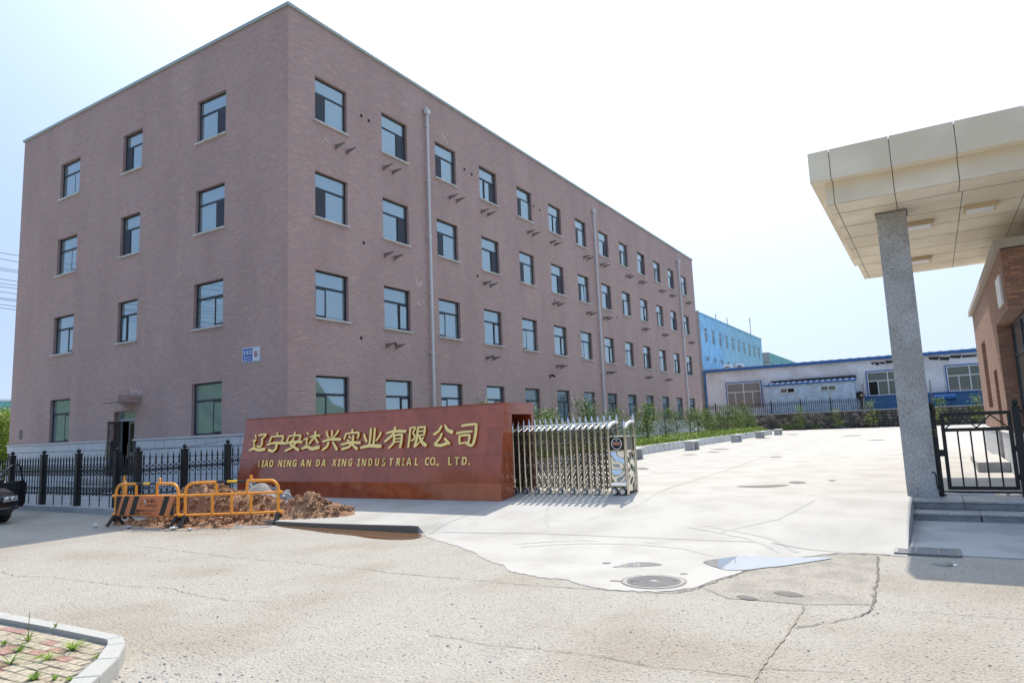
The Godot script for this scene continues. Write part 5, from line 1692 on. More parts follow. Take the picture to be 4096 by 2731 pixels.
	part("door_step", stp.mesh(M.granite), t)
	var wp := MB.new()
	wp.span(Vector3(gx - 0.05, 3.85, -17.25), Vector3(gx - 0.002, 4.42, -16.4), 0.004)  # white paint stands in for bright sky mirrored in a small window
	tag(part_top("sky_reflection_panel", wp.mesh(M.white_paint)), "small white panel painted for a window reflecting the sky, high on the gatehouse wall", "panel")

	var s := thing("gate_steps", "two broad grey granite steps below the small black gate", "steps")
	var xx := -0.47
	for k in 4:
		var wdt: float = [0.95, 1.15, 1.3, 2.0][k]
		var a := MB.new()
		a.span(Vector3(xx + 0.015, -0.05, -13.6), Vector3(xx + wdt - 0.003, 0.099, -13.265), 0.004)
		part("riser", a.mesh(M.dark_granite), s)
		var b := MB.new()
		b.span(Vector3(xx, 0.1, -13.74), Vector3(xx + wdt - 0.004, 0.14, -13.25), 0.008)
		part("tread", b.mesh(M.granite), s)
		var c := MB.new()
		c.span(Vector3(xx + (0.015 if k == 0 else -0.19), 0.141, -14.0), Vector3(xx + wdt - 0.194, 0.245, -13.755), 0.004)
		part("riser", c.mesh(M.dark_granite), s)
		var e := MB.new()
		e.span(Vector3(xx - (0.0 if k == 0 else 0.19), 0.246, -15.25), Vector3(xx + wdt - 0.194, 0.286, -13.735), 0.008)
		part("tread", e.mesh(M.granite), s)
		xx += wdt
	flat_patch("puddle_water", smooth_poly(poly2([0.0, -14.75, 0.5, -14.62, 1.3, -14.7, 1.8, -14.9, 1.2, -15.2, 0.4, -15.22, 0.05, -15.0])), false, 0.291, M.puddle_water)
	flat_patch("puddle_water", smooth_poly(poly2([0.1, -15.6, 0.6, -15.45, 1.3, -15.6, 0.7, -15.8])), true, 0.014, M.puddle_water)

	# small black gate with its two ball-topped posts
	var g := thing("pedestrian_gate", "low black steel gate with zigzag top panel between ball-topped posts", "gate")
	var gz := -14.49
	for x in [-0.022, 1.205, 2.5]:
		var b := MB.new()
		b.box(Vector3(x, 1.05, gz), Vector3(0.11, 1.53, 0.11), 0.008)
		b.box(Vector3(x, 1.80, gz), Vector3(0.135, 0.025, 0.135), 0.006)
		b.lathe([Vector2(0.028, 1.81), Vector2(0.028, 1.83), Vector2(0.05, 1.85), Vector2(0.056, 1.88), Vector2(0.042, 1.92), Vector2(0.0, 1.936)], 14, Transform3D(Basis(), Vector3(x, 0, gz)))
		part("post", b.mesh(M.black_iron), g)
	var fr := MB.new()
	for x in [0.125, 1.105]: fr.span(Vector3(x - 0.03, 0.40, gz - 0.022), Vector3(x + 0.03, 1.745, gz + 0.022), 0.004)
	for y in [0.43, 1.44, 1.715]: fr.span(Vector3(0.155, y - 0.03, gz - 0.0215), Vector3(1.075, y + 0.03, gz + 0.0215), 0.004)
	part("frame", fr.mesh(M.black_iron), g)
	for i in 4:
		var b := MB.new(); b.span(Vector3(0.335 + i * 0.19 - 0.013, 0.46, gz - 0.012), Vector3(0.335 + i * 0.19 + 0.013, 1.41, gz + 0.012), 0.003)
		part("upright", b.mesh(M.black_iron), g)
	for s2 in [[0.165, 1.47, 0.39, 1.68], [0.39, 1.68, 0.625, 1.47], [0.625, 1.47, 0.84, 1.68], [0.84, 1.68, 1.065, 1.47]]:
		var b := MB.new(); bar(Vector3(s2[0], s2[1], gz), Vector3(s2[2], s2[3], gz), 0.022, 0.02, b)
		part("zigzag_bar", b.mesh(M.black_iron), g)
	for y in [1.1, 0.62]:
		var b := MB.new(); b.span(Vector3(1.13, y - 0.05, gz - 0.02), Vector3(1.155, y + 0.05, gz + 0.02))
		part("hinge", b.mesh(M.black_iron), g)
	var lk := MB.new(); lk.span(Vector3(0.03, 0.98, gz - 0.02), Vector3(0.1, 1.1, gz + 0.02))
	part("lock", lk.mesh(M.black_iron), g)
	var plq := MB.new(); plq.box(Vector3(-0.022, 1.4, gz + 0.058), Vector3(0.075, 0.115, 0.006), 0.002)
	part("plaque", plq.mesh(M.finial_gold), g)
	var plq2 := MB.new(); plq2.box(Vector3(-0.022, 1.4, gz + 0.0625), Vector3(0.064, 0.103, 0.004), 0.001)
	part("plaque_face", plq2.mesh(M.black_glass), g)
	var rt := MB.new()
	for y in [0.44, 1.44, 1.72]: rt.span(Vector3(1.26, y - 0.028, gz - 0.02), Vector3(2.44, y + 0.028, gz + 0.02), 0.004)
	for i in 7: rt.span(Vector3(1.36 + i * 0.16 - 0.012, 0.468, gz - 0.012), Vector3(1.36 + i * 0.16 + 0.012, 1.411, gz + 0.012))
	part("side_panel", rt.mesh(M.black_iron), g)
	var hk := thing("hose_end", "short black hose looped over a white strip at the column foot", "hose", Vector3(-0.1, 0.286, -14.36))
	var hb := MB.new()
	hb.tube([Vector3(-0.04, 0.36, 0), Vector3(-0.03, 0.42, 0.02), Vector3(0.01, 0.43, 0.03), Vector3(0.035, 0.38, 0.03), Vector3(0.03, 0.25, 0.03), Vector3(0.045, 0.14, 0.03), Vector3(0.09, 0.07, 0.04), Vector3(0.16, 0.03, 0.03)], 0.013, 8)
	part("hose", hb.mesh(M.rubber), hk)
	var hw := MB.new(); hw.box(Vector3(0.0, 0.2, 0.015), Vector3(0.045, 0.4, 0.012), 0.003, Basis(Vector3(0, 0, 1), 0.13))
	part("white_strip", hw.mesh(M.white_paint), hk)

# ------------------------------------------------------------------ iron in the road
func make_covers() -> void:
	var t := thing("manhole_cover", "round grey cast iron manhole cover set in the pale concrete by the road edge", "manhole cover", Vector3(-2.86, 0.008, -7.55))
	var r := 0.345
	var b := MB.new()
	b.lathe([Vector2(r, 0.0), Vector2(r, 0.007), Vector2(r - 0.03, 0.007), Vector2(r - 0.032, 0.003), Vector2(0.0, 0.003)], 48)
	part("plate", b.mesh(M.cast_iron), t)
	var st := MB.new()
	for i in range(-13, 14):
		for j in range(-13, 14):
			var p := Vector2(i * 0.0225, j * 0.0225)
			if p.length() > r - 0.045 or p.length() < 0.055: continue
			st.box(Vector3(p.x, 0.005, p.y), Vector3(0.014, 0.005, 0.014))
	part("studs", st.mesh(M.cast_iron), t).set_meta("kind", "stuff")
	var c := MB.new()
	c.lathe([Vector2(0.05, 0.003), Vector2(0.05, 0.009), Vector2(0.0, 0.009)], 24)
	part("boss", c.mesh(M.cast_iron), t)
	var hl := MB.new()
	for p in [Vector2(-0.22, 0.1), Vector2(0.22, -0.08)]: hl.box(Vector3(p.x, 0.0092, p.y), Vector3(0.04, 0.001, 0.02))
	part("lift_hole", hl.mesh(M.slot_dark), t)
	var rg := MB.new()
	rg.lathe([Vector2(r + 0.022, -0.002), Vector2(r + 0.02, 0.004), Vector2(r + 0.006, 0.004), Vector2(r + 0.004, -0.002)], 48)
	rg.box(Vector3(-r - 0.05, 0.001, 0.13), Vector3(0.14, 0.006, 0.05), 0.001)
	part("rim", rg.mesh(M.bracket_iron), t)
	var g := thing("drain_grate", "long three-panel iron drain grate half in the canopy shadow", "drain grate", Vector3(-0.24, 0.012, -10.3))
	var f := MB.new()
	var hw := 0.36
	var hd := 0.235
	for s in [[0.0, hd - 0.02, hw * 2, 0.04], [0.0, -hd + 0.02, hw * 2, 0.04]]: f.box(Vector3(s[0], 0.006, s[1]), Vector3(s[2], 0.03, s[3]), 0.004)
	for x in [-hw + 0.022, -0.12, 0.12, hw - 0.022]: f.box(Vector3(x, 0.006, 0), Vector3(0.044, 0.029, hd * 2 - 0.082), 0.004)
	part("frame", f.mesh(M.cast_iron), g)
	var pit := MB.new(); pit.box(Vector3(0, -0.004, 0), Vector3(hw * 2 - 0.02, 0.01, hd * 2 - 0.02))
	part("pit", pit.mesh(M.slot_dark), g)
	var br := boxm(Vector3(0.195, 0.018, 0.016), M.cast_iron, 0.003)
	for k in 3:
		for j in 11:
			part("grate_bar", br, g, Transform3D(Basis(), Vector3([-0.238, 0.0, 0.238][k], 0.01, -0.165 + j * 0.033)))

# ------------------------------------------------------------------ paved corner in the foreground
func make_corner() -> void:
	var outer := [Vector2(-9.125, -3.397), Vector2(-8.001, -3.404), Vector2(-7.096, -3.438), Vector2(-6.142, -3.455), Vector2(-5.905, -3.343), Vector2(-5.557, -3.091), Vector2(-5.265, -2.80), Vector2(-4.6, -2.1), Vector2(-3.9, -1.3)]
	var inner := [Vector2(-9.125, -3.27), Vector2(-8.001, -3.275), Vector2(-7.08, -3.318), Vector2(-6.175, -3.335), Vector2(-6.01, -3.245), Vector2(-5.69, -2.995), Vector2(-5.39, -2.69), Vector2(-4.72, -2.0), Vector2(-4.02, -1.2)]
	var kerb := Node3D.new(); kerb.name = "kerb_001"; add_child(kerb, true)
	kerb.set_meta("kind", "structure")
	for i in outer.size() - 1:
		var b := MB.new()
		var e := 0.006
		var q := [outer[i].lerp(outer[i + 1], e), outer[i + 1].lerp(outer[i], e), inner[i + 1].lerp(inner[i], e), inner[i].lerp(inner[i + 1], e)]
		var y := 0.13 + rng.randf_range(-0.003, 0.003)
		var c: Vector2 = (q[0] + q[1] + q[2] + q[3]) / 4.0
		var p3 := func(v: Vector2, yy: float, inset: float) -> Vector3:
			var vv: Vector2 = v.lerp(c, 0.0) + (c - v).normalized() * inset
			return Vector3(vv.x, yy, vv.y)
		b.quad(p3.call(q[0], y, 0.012), p3.call(q[1], y, 0.012), p3.call(q[2], y, 0.012), p3.call(q[3], y, 0.012), Vector3.UP)
		for k in 4:
			var a: Vector2 = q[k]; var d: Vector2 = q[(k + 1) % 4]
			var out := Vector3((a + d).x / 2 - c.x, 0, (a + d).y / 2 - c.y)
			b.quad(p3.call(a, y, 0.012), p3.call(d, y, 0.012), p3.call(d, y - 0.01, 0.0), p3.call(a, y - 0.01, 0.0), out + Vector3(0, 0.3, 0))
			b.quad(p3.call(a, y - 0.01, 0.0), p3.call(d, y - 0.01, 0.0), p3.call(d, -0.1, 0.0), p3.call(a, -0.1, 0.0), out)
		part("kerb_stone", b.mesh(M.kerb_granite), kerb)
	var field := PackedVector2Array(inner)
	field.append(Vector2(-3.2, 0.5)); field.append(Vector2(-9.125, 0.5))
	var bed := flat_patch("pavement", field, false, 0.083, M.grit)
	var pm: Array = []
	for k in 3: pm.append(boxm(Vector3(0.193, 0.05, 0.093), M["paver%d" % k], 0.005))
	var tilt := Basis(Vector3.UP, 0.045)
	for j in 26:
		for i in 26:
			var c := Vector2(-9.0 + i * 0.2 + (0.1 if j % 2 == 1 else 0.0), -3.2 + j * 0.1 - 0.02)
			var p := Vector2(c.x, c.y + (c.x + 7.0) * -0.045)
			var inside := true
			for s in [Vector2(0.085, 0.04), Vector2(-0.085, 0.04), Vector2(0.085, -0.04), Vector2(-0.085, -0.04)]:
				if not Geometry2D.is_point_in_polygon(p + s, field): inside = false
			if not inside or p.y > -1.9 or p.x < -8.6: continue
			var kind := 0
			var rr := rng.randf()
			if rr < 0.13: kind = 2
			elif rr < 0.45: kind = 1
			part("paver", pm[kind], bed, Transform3D(tilt * Basis(Vector3(1, 0, 0), rng.randf_range(-0.02, 0.02)), Vector3(p.x, 0.068 + rng.randf_range(-0.004, 0.004), p.y)))
	var n := 0
	var tales := ["weed tuft with one tall seed stalk nearest the kerb in the foreground paving", "bushy low weed growing between red and buff pavers left of the tall one", "largest spreading grass tuft near the kerb corner on the paving", "small leafy weed at the left picture edge in the paving", "long arching grass blades at the lower left of the paving", "flat spreading grass clump in the middle of the buff pavers", "broad-leaved green weed at the bottom edge of the paving", "tiny weed at the inner side of the sloping kerb", "two-sprig weed seedling in the middle of the pavers", "tiny sprig growing in the joint of the long kerb", "short leafy weed at the bottom edge beside the kerb", "small sprig at the bottom edge near the kerb stones", "grass tuft against the outside of the kerb at the picture's bottom edge"]
	for s in [[-6.928, -3.064, 0.13, 9, 0.5], [-6.698, -2.903, 0.09, 16, 0.9], [-6.277, -3.108, 0.13, 20, 1.0], [-7.034, -2.927, 0.07, 10, 0.8], [-6.38, -2.70, 0.17, 9, 1.1], [-6.195, -2.887, 0.12, 9, 1.2], [-5.753, -2.60, 0.08, 8, 0.8], [-5.853, -3.088, 0.05, 5, 0.8], [-6.341, -2.883, 0.05, 6, 0.9], [-7.07, -3.35, 0.05, 5, 0.4], [-5.614, -2.67, 0.06, 8, 0.7], [-5.5, -2.72, 0.05, 6, 0.8], [-5.2, -2.72, 0.09, 10, 0.7]]:
		var w := thing("weed", tales[n], "weed", Vector3(s[0], 0.088 if n < 12 else 0.0, s[1]), "weeds between the pavers")
		if n == 9: w.position.y = 0.125
		for k in int(s[3] * 2.0):
			var a := rng.randf() * TAU
			var lean: float = s[4] * rng.randf_range(0.5, 1.5)
			var l: float = s[2] * rng.randf_range(0.5, 1.2)
			var d := Vector3(cos(a), 0, sin(a))
			var wide: float = (0.006 if n != 6 else 0.02) * rng.randf_range(0.6, 1.3)
			var side := Vector3(-d.z, 0, d.x) * wide
			var b := MB.new()
			var last := Vector3.ZERO
			for q in range(1, 5):
				var u := q / 4.0
				var p := d * l * lean * u * 0.9 + Vector3(0, l * (u - 0.55 * minf(lean, 1.2) * u * u), 0)
				var w0 := side * (1.0 - absf((q - 1) / 4.0 - 0.4))
				var w1 := side * (1.0 - absf(u - 0.4)) * (0.15 if q == 4 else 1.0)
				b.quad(last - w0, last + w0, p + w1, p - w1, Vector3.UP)
				last = p
			part("blade", b.mesh(M["leaf%d" % (1 + (k * 3 + n) % 3)]), w)
		for k in int(s[3] * 0.7):   # little round leaves low down
			var a := rng.randf() * TAU
			var d := Vector3(cos(a), 0, sin(a))
			var o: Vector3 = d * s[2] * rng.randf_range(0.1, 0.7) + Vector3(0, s[2] * rng.randf_range(0.05, 0.4), 0)
			var g := Vector3(-d.z, 0.2, d.x) * 0.011
			var b := MB.new()
			b.quad(o, o + d * 0.014 + g, o + d * 0.03 + Vector3(0, 0.006, 0), o + d * 0.014 - g, Vector3.UP)
			part("leaf", b.mesh(M["leaf%d" % (1 + k % 2)]), w)
		if n == 0:
			var b := MB.new(); b.tube([Vector3.ZERO, Vector3(0.0, 0.15, 0), Vector3(0.005, 0.25, 0)], 0.003, 5)
			part("stalk", b.mesh(M.leaf2), w)
		n += 1

# ------------------------------------------------------------------ benches and planting along the drive
func make_benches() -> void:
	var tales := ["pale stone bench nearest the sliding gate's drive head", "second pale stone bench beyond the gate along the planting kerb", "third pale stone bench, midway along the planting kerb", "fourth pale stone bench, the last but one before the stone wall", "farthest pale stone bench at the end of the planting kerb"]
	var first: Node3D
	var pos := [[-9.36, -24.15], [-9.36, -31.4], [-9.55, -40.6], [-9.6, -47.2], [-9.6, -53.4]]
	for i in 5:
		var t: Node3D
		if i == 0:
			t = thing("stone_bench", tales[0], "bench")
			var s := MB.new(); s.box(Vector3(0, 0.40, 0), Vector3(0.5, 0.07, 1.35), 0.01)
			part("seat", s.mesh(M.pale_stone), t)
			for z in [-0.42, 0.42]:
				var l := MB.new(); l.box(Vector3(0, 0.18, z), Vector3(0.4, 0.365, 0.09), 0.008)
				part("leg", l.mesh(M.pale_stone), t)
			var c := MB.new(); c.box(Vector3(-0.02, 0.18, 0), Vector3(0.08, 0.36, 0.75), 0.006)
			part("web", c.mesh(M.pale_stone), t)
			first = t
		else:
			t = first.duplicate()
			t.name = numbered("stone_bench")
			add_child(t, true)
		tag(t, tales[i], "bench", "stone benches along the planting kerb")
		t.position = Vector3(pos[i][0] - 0.25, yard_y(pos[i][0], pos[i][1]), pos[i][1])

func leaf_cloud(count: int, seed_: int, size: float, shape: Callable, spots: int) -> MB:
	var r := RandomNumberGenerator.new(); r.seed = seed_
	var b := MB.new()
	b.colored = true
	var centres: Array = []
	for i in spots: centres.append(shape.call(r))
	for i in count:
		var c: Vector3 = centres[r.randi() % spots]
		var spread := size * 3.6
		var p := c + Vector3(r.randfn(), r.randfn() * 0.7, r.randfn()) * spread * 0.5
		var a := Vector3(r.randfn(), r.randfn() * 0.6 + 0.1, r.randfn()).normalized()
		var n := Vector3(r.randfn() * 0.7, 1.0, r.randfn() * 0.7).normalized()
		var s := a.cross(n).normalized()
		var l := size * r.randf_range(0.7, 1.3)
		var k := r.randf_range(0.75, 1.3)
		b.col = Color(k * r.randf_range(0.9, 1.15), k, k * r.randf_range(0.8, 1.0))
		var tip := p + a * l
		var m := p + a * l * 0.45
		b.quad(p, m + s * l * 0.24 + n * l * 0.06, tip, m - s * l * 0.24 + n * l * 0.06, n)
	return b

func tree_wood(h: float, crown_from: float, spread: float, seed_: int, r0: float) -> MB:
	var r := RandomNumberGenerator.new(); r.seed = seed_
	var b := MB.new()
	var top := Vector3(r.randf_range(-0.1, 0.1), h * 0.85, r.randf_range(-0.1, 0.1))
	b.tube([Vector3.ZERO, Vector3(r.randf_range(-0.03, 0.03), crown_from, r.randf_range(-0.03, 0.03)), top * Vector3(1, 0.7, 1), top], [r0, r0 * 0.75, r0 * 0.45, r0 * 0.15], 7)
	for i in 9:
		var y := lerpf(crown_from, h * 0.75, r.randf())
		var a := TAU * (i * 0.382 + r.randf() * 0.1)
		var d := Vector3(cos(a), 0, sin(a))
		var l := spread * r.randf_range(0.6, 1.0)
		b.tube([Vector3(0, y, 0), d * l * 0.5 + Vector3(0, y + l * 0.22, 0), d * l + Vector3(0, y + l * 0.55, 0)], [r0 * 0.45, r0 * 0.3, r0 * 0.1], 5)
	return b

func make_planting() -> void:
	var k := thing("planter_kerb", "long low pale stone kerb edging the planted strip beside the drive", "kerb")
	var z := -17.0
	while z > -55.0:
		var b := MB.new()
		var y := yard_y(-10.7, z - 0.6)
		b.span(Vector3(-10.82, y - 0.1, z - 1.195), Vector3(-10.66, y + 0.36, z), 0.01)
		part("kerb_block", b.mesh(M.pale_stone), k)
		z -= 1.2
	var e := MB.new()
	e.span(Vector3(-13.2, 0.4, -55.16), Vector3(-10.66, yard_y(-10.7, -55) + 0.36, -55.0), 0.01)
	part("kerb_block", e.mesh(M.pale_stone), k)
	var soil := MB.new()
	soil.quad(Vector3(-17.6, 0.55, -16), Vector3(-10.82, 0.70, -16), Vector3(-10.82, 0.93, -55.1), Vector3(-17.6, 0.93, -55.1), Vector3.UP)
	struct("planting_bed", soil.mesh(M.earth))
	# low ground cover
	for v in 2:
		var lf := leaf_cloud(60, 90 + v, 0.075, func(r: RandomNumberGenerator) -> Vector3: return Vector3(r.randf_range(-0.16, 0.16), r.randf_range(0.02, 0.16), r.randf_range(-0.16, 0.16)), 12)
		var mm := MultiMesh.new()
		mm.transform_format = MultiMesh.TRANSFORM_3D
		mm.mesh = lf.mesh(M["leaf%d" % (2 + v)])
		mm.instance_count = 900
		for i in 900:
			var zz := -16.5 - 38.0 * rng.randf()
			var xx := -10.95 - 1.5 * rng.randf() - (1.2 * rng.randf() if v == 0 else 0.0)
			mm.set_instance_transform(i, tf(Vector3(xx, 0.70 + (-16.0 - zz) * 0.0059, zz), rng.randf() * TAU, rng.randf_range(0.8, 1.5)))
		var mi := MultiMeshInstance3D.new()
		mi.name = numbered("ground_cover")
		mi.multimesh = mm
		add_child(mi, true)
		mi.set_meta("kind", "stuff")
		tag(mi, ["bright green low ground cover filling the planted strip", "yellow-green leafy edging plants just inside the planting kerb"][v], "ground cover")
	# young trees: three builds
	var protos: Array = []
	for v in 3:
		var h: float = [1.9, 1.75, 1.65][v]
		var sp: float = [0.75, 0.7, 0.62][v]
		var wood := tree_wood(h, 0.5, sp, 200 + v, 0.045).mesh(M.bark)
		var cr := leaf_cloud(1350, 210 + v, 0.09, func(r: RandomNumberGenerator) -> Vector3:
			var a := r.randf() * TAU
			var y := r.randf_range(0.5, h)
			var rad: float = sp * sqrt(r.randf()) * (1.0 - 0.65 * pow((y - 0.5) / (h - 0.5), 2.0))
			return Vector3(cos(a) * rad, y, sin(a) * rad), 44).mesh(M["leaf%d" % (v % 3)])
		protos.append([wood, cr])
	var n := 0
	var front := [[-18.2, 1.0], [-20.6, 1.02], [-22.4, 1.0], [-25.2, 1.08], [-28.2, 0.98], [-32.2, 1.15], [-35.0, 0.9], [-40.3, 0.95], [-43.0, 1.02], [-45.6, 0.82], [-48.2, 1.15], [-50.6, 0.98], [-53.0, 1.05], [-54.6, 0.85]]
	for s in front:
		var t := thing("young_tree", "", "tree", Vector3(-12.0 + rng.randf_range(-0.15, 0.15), 0.68 + (-16.0 - s[0]) * 0.0059, s[0]), "young trees in the planted strip", rng.randf() * TAU)
		t.set_meta("label", "%s young tree from the gate in the front row behind the planting kerb" % ["first", "second", "third", "fourth", "fifth", "sixth", "seventh", "eighth", "ninth", "tenth", "eleventh", "twelfth", "thirteenth", "last"][n])
		var sc: float = s[1]
		part("trunk", protos[n % 3][0], t, tf(Vector3.ZERO, 0.0, sc))
		part("crown", protos[n % 3][1], t, tf(Vector3.ZERO, 0.0, sc))
		n += 1
	n = 0
	for s in [[-14.9, -21.5, 0.95], [-14.7, -26.8, 0.9], [-14.6, -31.0, 0.85], [-14.6, -36.5, 0.82], [-14.6, -39.2, 0.78], [-14.6, -44.6, 0.9], [-14.5, -47.3, 1.1], [-14.4, -51.0, 0.9]]:
		var t := thing("young_tree", "%s young tree from the gate in the back row against the brick building" % ["first", "second", "third", "fourth", "fifth", "sixth", "seventh", "last"][n], "tree", Vector3(s[0], 0.68 + (-16.0 - s[1]) * 0.0059, s[1]), "young trees beside the brick wall", rng.randf() * TAU)
		part("trunk", protos[(n + 1) % 3][0], t, tf(Vector3.ZERO, 0.0, s[2]))
		part("crown", protos[(n + 1) % 3][1], t, tf(Vector3.ZERO, 0.0, s[2]))
		n += 1
	# saplings before the stone wall
	var wood := tree_wood(2.4, 0.7, 0.5, 230, 0.03).mesh(M.bark)
	var cr := leaf_cloud(420, 231, 0.13, func(r: RandomNumberGenerator) -> Vector3:
		var a := r.randf() * TAU
		var y := r.randf_range(0.4, 2.3)
		var rad: float = 0.55 * sqrt(r.randf()) * (1.1 - 0.3 * y)
		return Vector3(cos(a) * rad, y, sin(a) * rad), 34).mesh(M.leaf3)
	n = 0
	for s in [[-10.6, 0.95, "leftmost of three beyond the benches"], [-7.5, 0.8, "middle of three beyond the benches"], [-4.7, 1.0, "by the end of the far fence"], [0.55, 1.0, "left one beyond the black gate"], [3.2, 1.0, "right one beyond the black gate"]]:
		var t := thing("sapling", "thin pale sapling before the stone wall, %s" % s[2], "sapling", Vector3(s[0], 0.66, -68.7), "saplings along the stone wall", n * 1.7)
		part("trunk", wood, t, tf(Vector3.ZERO, 0.0, s[1]))
		part("crown", cr, t, tf(Vector3.ZERO, 0.0, s[1]))
		n += 1
	var bush := leaf_cloud(900, 241, 0.12, func(r: RandomNumberGenerator) -> Vector3:
		return Vector3(r.randfn() * 0.5, absf(r.randfn()) * 0.5, r.randfn() * 0.3), 50).mesh(M.leaf0)
	n = 0
	for s in [[-11.9, 0.8], [-9.3, 0.5], [-15.2, 1.0]]:
		var t := thing("bush", ["dark bush at the foot of the stone wall left of the saplings", "small dark creeper on the stone wall between the two left saplings", "dark bush behind the last young trees by the stone wall"][n], "bush", Vector3(s[0], 0.62, -68.8))
		part("foliage", bush, t, tf(Vector3.ZERO, n * 2.0, s[1]))
		n += 1

# ------------------------------------------------------------------ parked car, front towards +x, driver's door open
func make_car() -> void:
	var t := thing("parked_car", "black saloon car at the left edge with its front door open", "car", Vector3(-20.2, 0, -7.35))
	# body sections along x: [x, half width at belt, half width at sill, sill y, belt y]
	var b := MB.new()
	var secs := [[0.93, 0.62, 0.60, 0.30, 0.56], [0.88, 0.76, 0.74, 0.22, 0.68], [0.70, 0.84, 0.82, 0.19, 0.76], [0.2, 0.87, 0.86, 0.18, 0.84], [-0.5, 0.88, 0.87, 0.18, 0.90], [-1.6, 0.88, 0.87, 0.18, 0.93], [-2.6, 0.87, 0.86, 0.18, 0.95], [-3.3, 0.82, 0.80, 0.22, 0.93], [-3.5, 0.72, 0.70, 0.3, 0.85]]
	var rows: Array = []
	for s in secs:
		var row: Array = []
		for q in [[-0.0, 0], [-0.9, 0], [-1.0, 0.2], [-1.02, 0.5], [-1.0, 0.85], [-0.93, 0.97], [-0.6, 1.03], [0.0, 1.06], [0.6, 1.03], [0.93, 0.97], [1.0, 0.85], [1.02, 0.5], [1.0, 0.2], [0.9, 0], [0.0, 0]]:
			var w: float = lerpf(s[2], s[1], q[1])
			row.append(Vector3(s[0], lerpf(s[3], s[4], q[1]), q[0] * w))
		rows.append(row)
	for j in rows.size() - 1:
		for i in 14:
			var mid: Vector3 = (rows[j][i] + rows[j + 1][i + 1]) * 0.5
			b.quad(rows[j][i], rows[j][i + 1], rows[j + 1][i + 1], rows[j + 1][i], Vector3(0, mid.y - 0.55, mid.z))
	for e in [0, rows.size() - 1]:
		var c := Vector3(secs[e][0], 0.5, 0)
		for i in 14: b.tri(c, rows[e][i], rows[e][i + 1], Vector3(1 if e == 0 else -1, 0, 0))
	part("body", b.mesh(M.car_paint), t)
	# cabin: glass and pillars
	var gl := MB.new()
	var cab := [[-0.35, 0.90, 0.80], [-1.0, 1.38, 0.60], [-2.0, 1.42, 0.60], [-2.75, 0.97, 0.78]]
	for s in [-1.0, 1.0]:
		gl.quad(Vector3(-0.45, 0.92, 0.80 * s), Vector3(-1.02, 1.36, 0.60 * s), Vector3(-2.0, 1.39, 0.60 * s), Vector3(-2.7, 0.97, 0.78 * s), Vector3(0, 0.2, s))
	gl.quad(Vector3(-0.35, 0.90, -0.74), Vector3(-0.35, 0.90, 0.74), Vector3(-1.0, 1.38, 0.56), Vector3(-1.0, 1.38, -0.56), Vector3(1, 1, 0))
	gl.quad(Vector3(-2.75, 0.97, -0.74), Vector3(-2.75, 0.97, 0.74), Vector3(-2.0, 1.41, 0.56), Vector3(-2.0, 1.41, -0.56), Vector3(-1, 1, 0))
	part("glass", gl.mesh(M.car_glass), t)
	var rf := MB.new()
	rf.box(Vector3(-1.5, 1.41, 0), Vector3(1.05, 0.05, 1.18), 0.02)
	for s in [-1.0, 1.0]:
		rf.tube([Vector3(-0.33, 0.9, 0.8 * s), Vector3(-1.0, 1.39, 0.59 * s), Vector3(-2.0, 1.41, 0.59 * s), Vector3(-2.75, 0.97, 0.78 * s)], 0.035, 6)
		rf.tube([Vector3(-1.5, 0.92, 0.85 * s), Vector3(-1.5, 1.4, 0.6 * s)], 0.035, 6)
	part("roof", rf.mesh(M.car_paint), t)
	var inside := MB.new()
	inside.box(Vector3(-1.5, 0.7, 0), Vector3(2.2, 0.5, 1.3), 0.05)
	part("seats", inside.mesh(M.car_inside), t)
	for s in [-1.0, 1.0]:
		var h := MB.new()
		h.quad(Vector3(0.90, 0.52, 0.44 * s), Vector3(0.80, 0.54, 0.80 * s), Vector3(0.76, 0.66, 0.81 * s), Vector3(0.875, 0.665, 0.46 * s), Vector3(1, 0.3, 0))
		for i in h.v.size(): h.v[i] += Vector3(0.075, 0, 0.02 * s)
		var hl := part("headlight", h.mesh(M.headlight), t)
		var ln := MB.new()
		for y in [0.56, 0.70]: ln.lathe([Vector2(0.052, 0.0), Vector2(0.05, 0.012), Vector2(0.0, 0.016)], 14, Transform3D(Basis(Vector3(0, 0, 1), -PI / 2), Vector3(0.955 - (y - 0.56) * 0.4, 0.595, y * s)))
		part("lens", ln.mesh(M.chrome), hl)
		var mr := MB.new()
		mr.box(Vector3(-0.55, 0.99, 0.98 * s), Vector3(0.13, 0.13, 0.2), 0.04)
		part("mirror", mr.mesh(M.car_paint), t)
	var gr := MB.new()
	gr.box(Vector3(0.93, 0.50, 0), Vector3(0.04, 0.27, 0.66), 0.01)
	var grille := part("grille", gr.mesh(M.black_glass), t)
	var ch := MB.new()
	ch.tube([Vector3(0.95, 0.37, -0.33), Vector3(0.955, 0.62, -0.36), Vector3(0.955, 0.63, 0.36), Vector3(0.95, 0.37, 0.33)], 0.016, 6)
	for k in 5: ch.box(Vector3(0.955, 0.41 + k * 0.045, 0), Vector3(0.012, 0.012, 0.62), 0.002)
	part("chrome_trim", ch.mesh(M.chrome), grille)
	var bm := MB.new()
	bm.tube([Vector3(0.75, 0.37, -0.86), Vector3(0.92, 0.36, -0.68), Vector3(0.97, 0.36, -0.3), Vector3(0.97, 0.36, 0.3), Vector3(0.92, 0.36, 0.68), Vector3(0.75, 0.37, 0.86)], 0.05, 8)
	part("bumper", bm.mesh(M.car_paint), t)
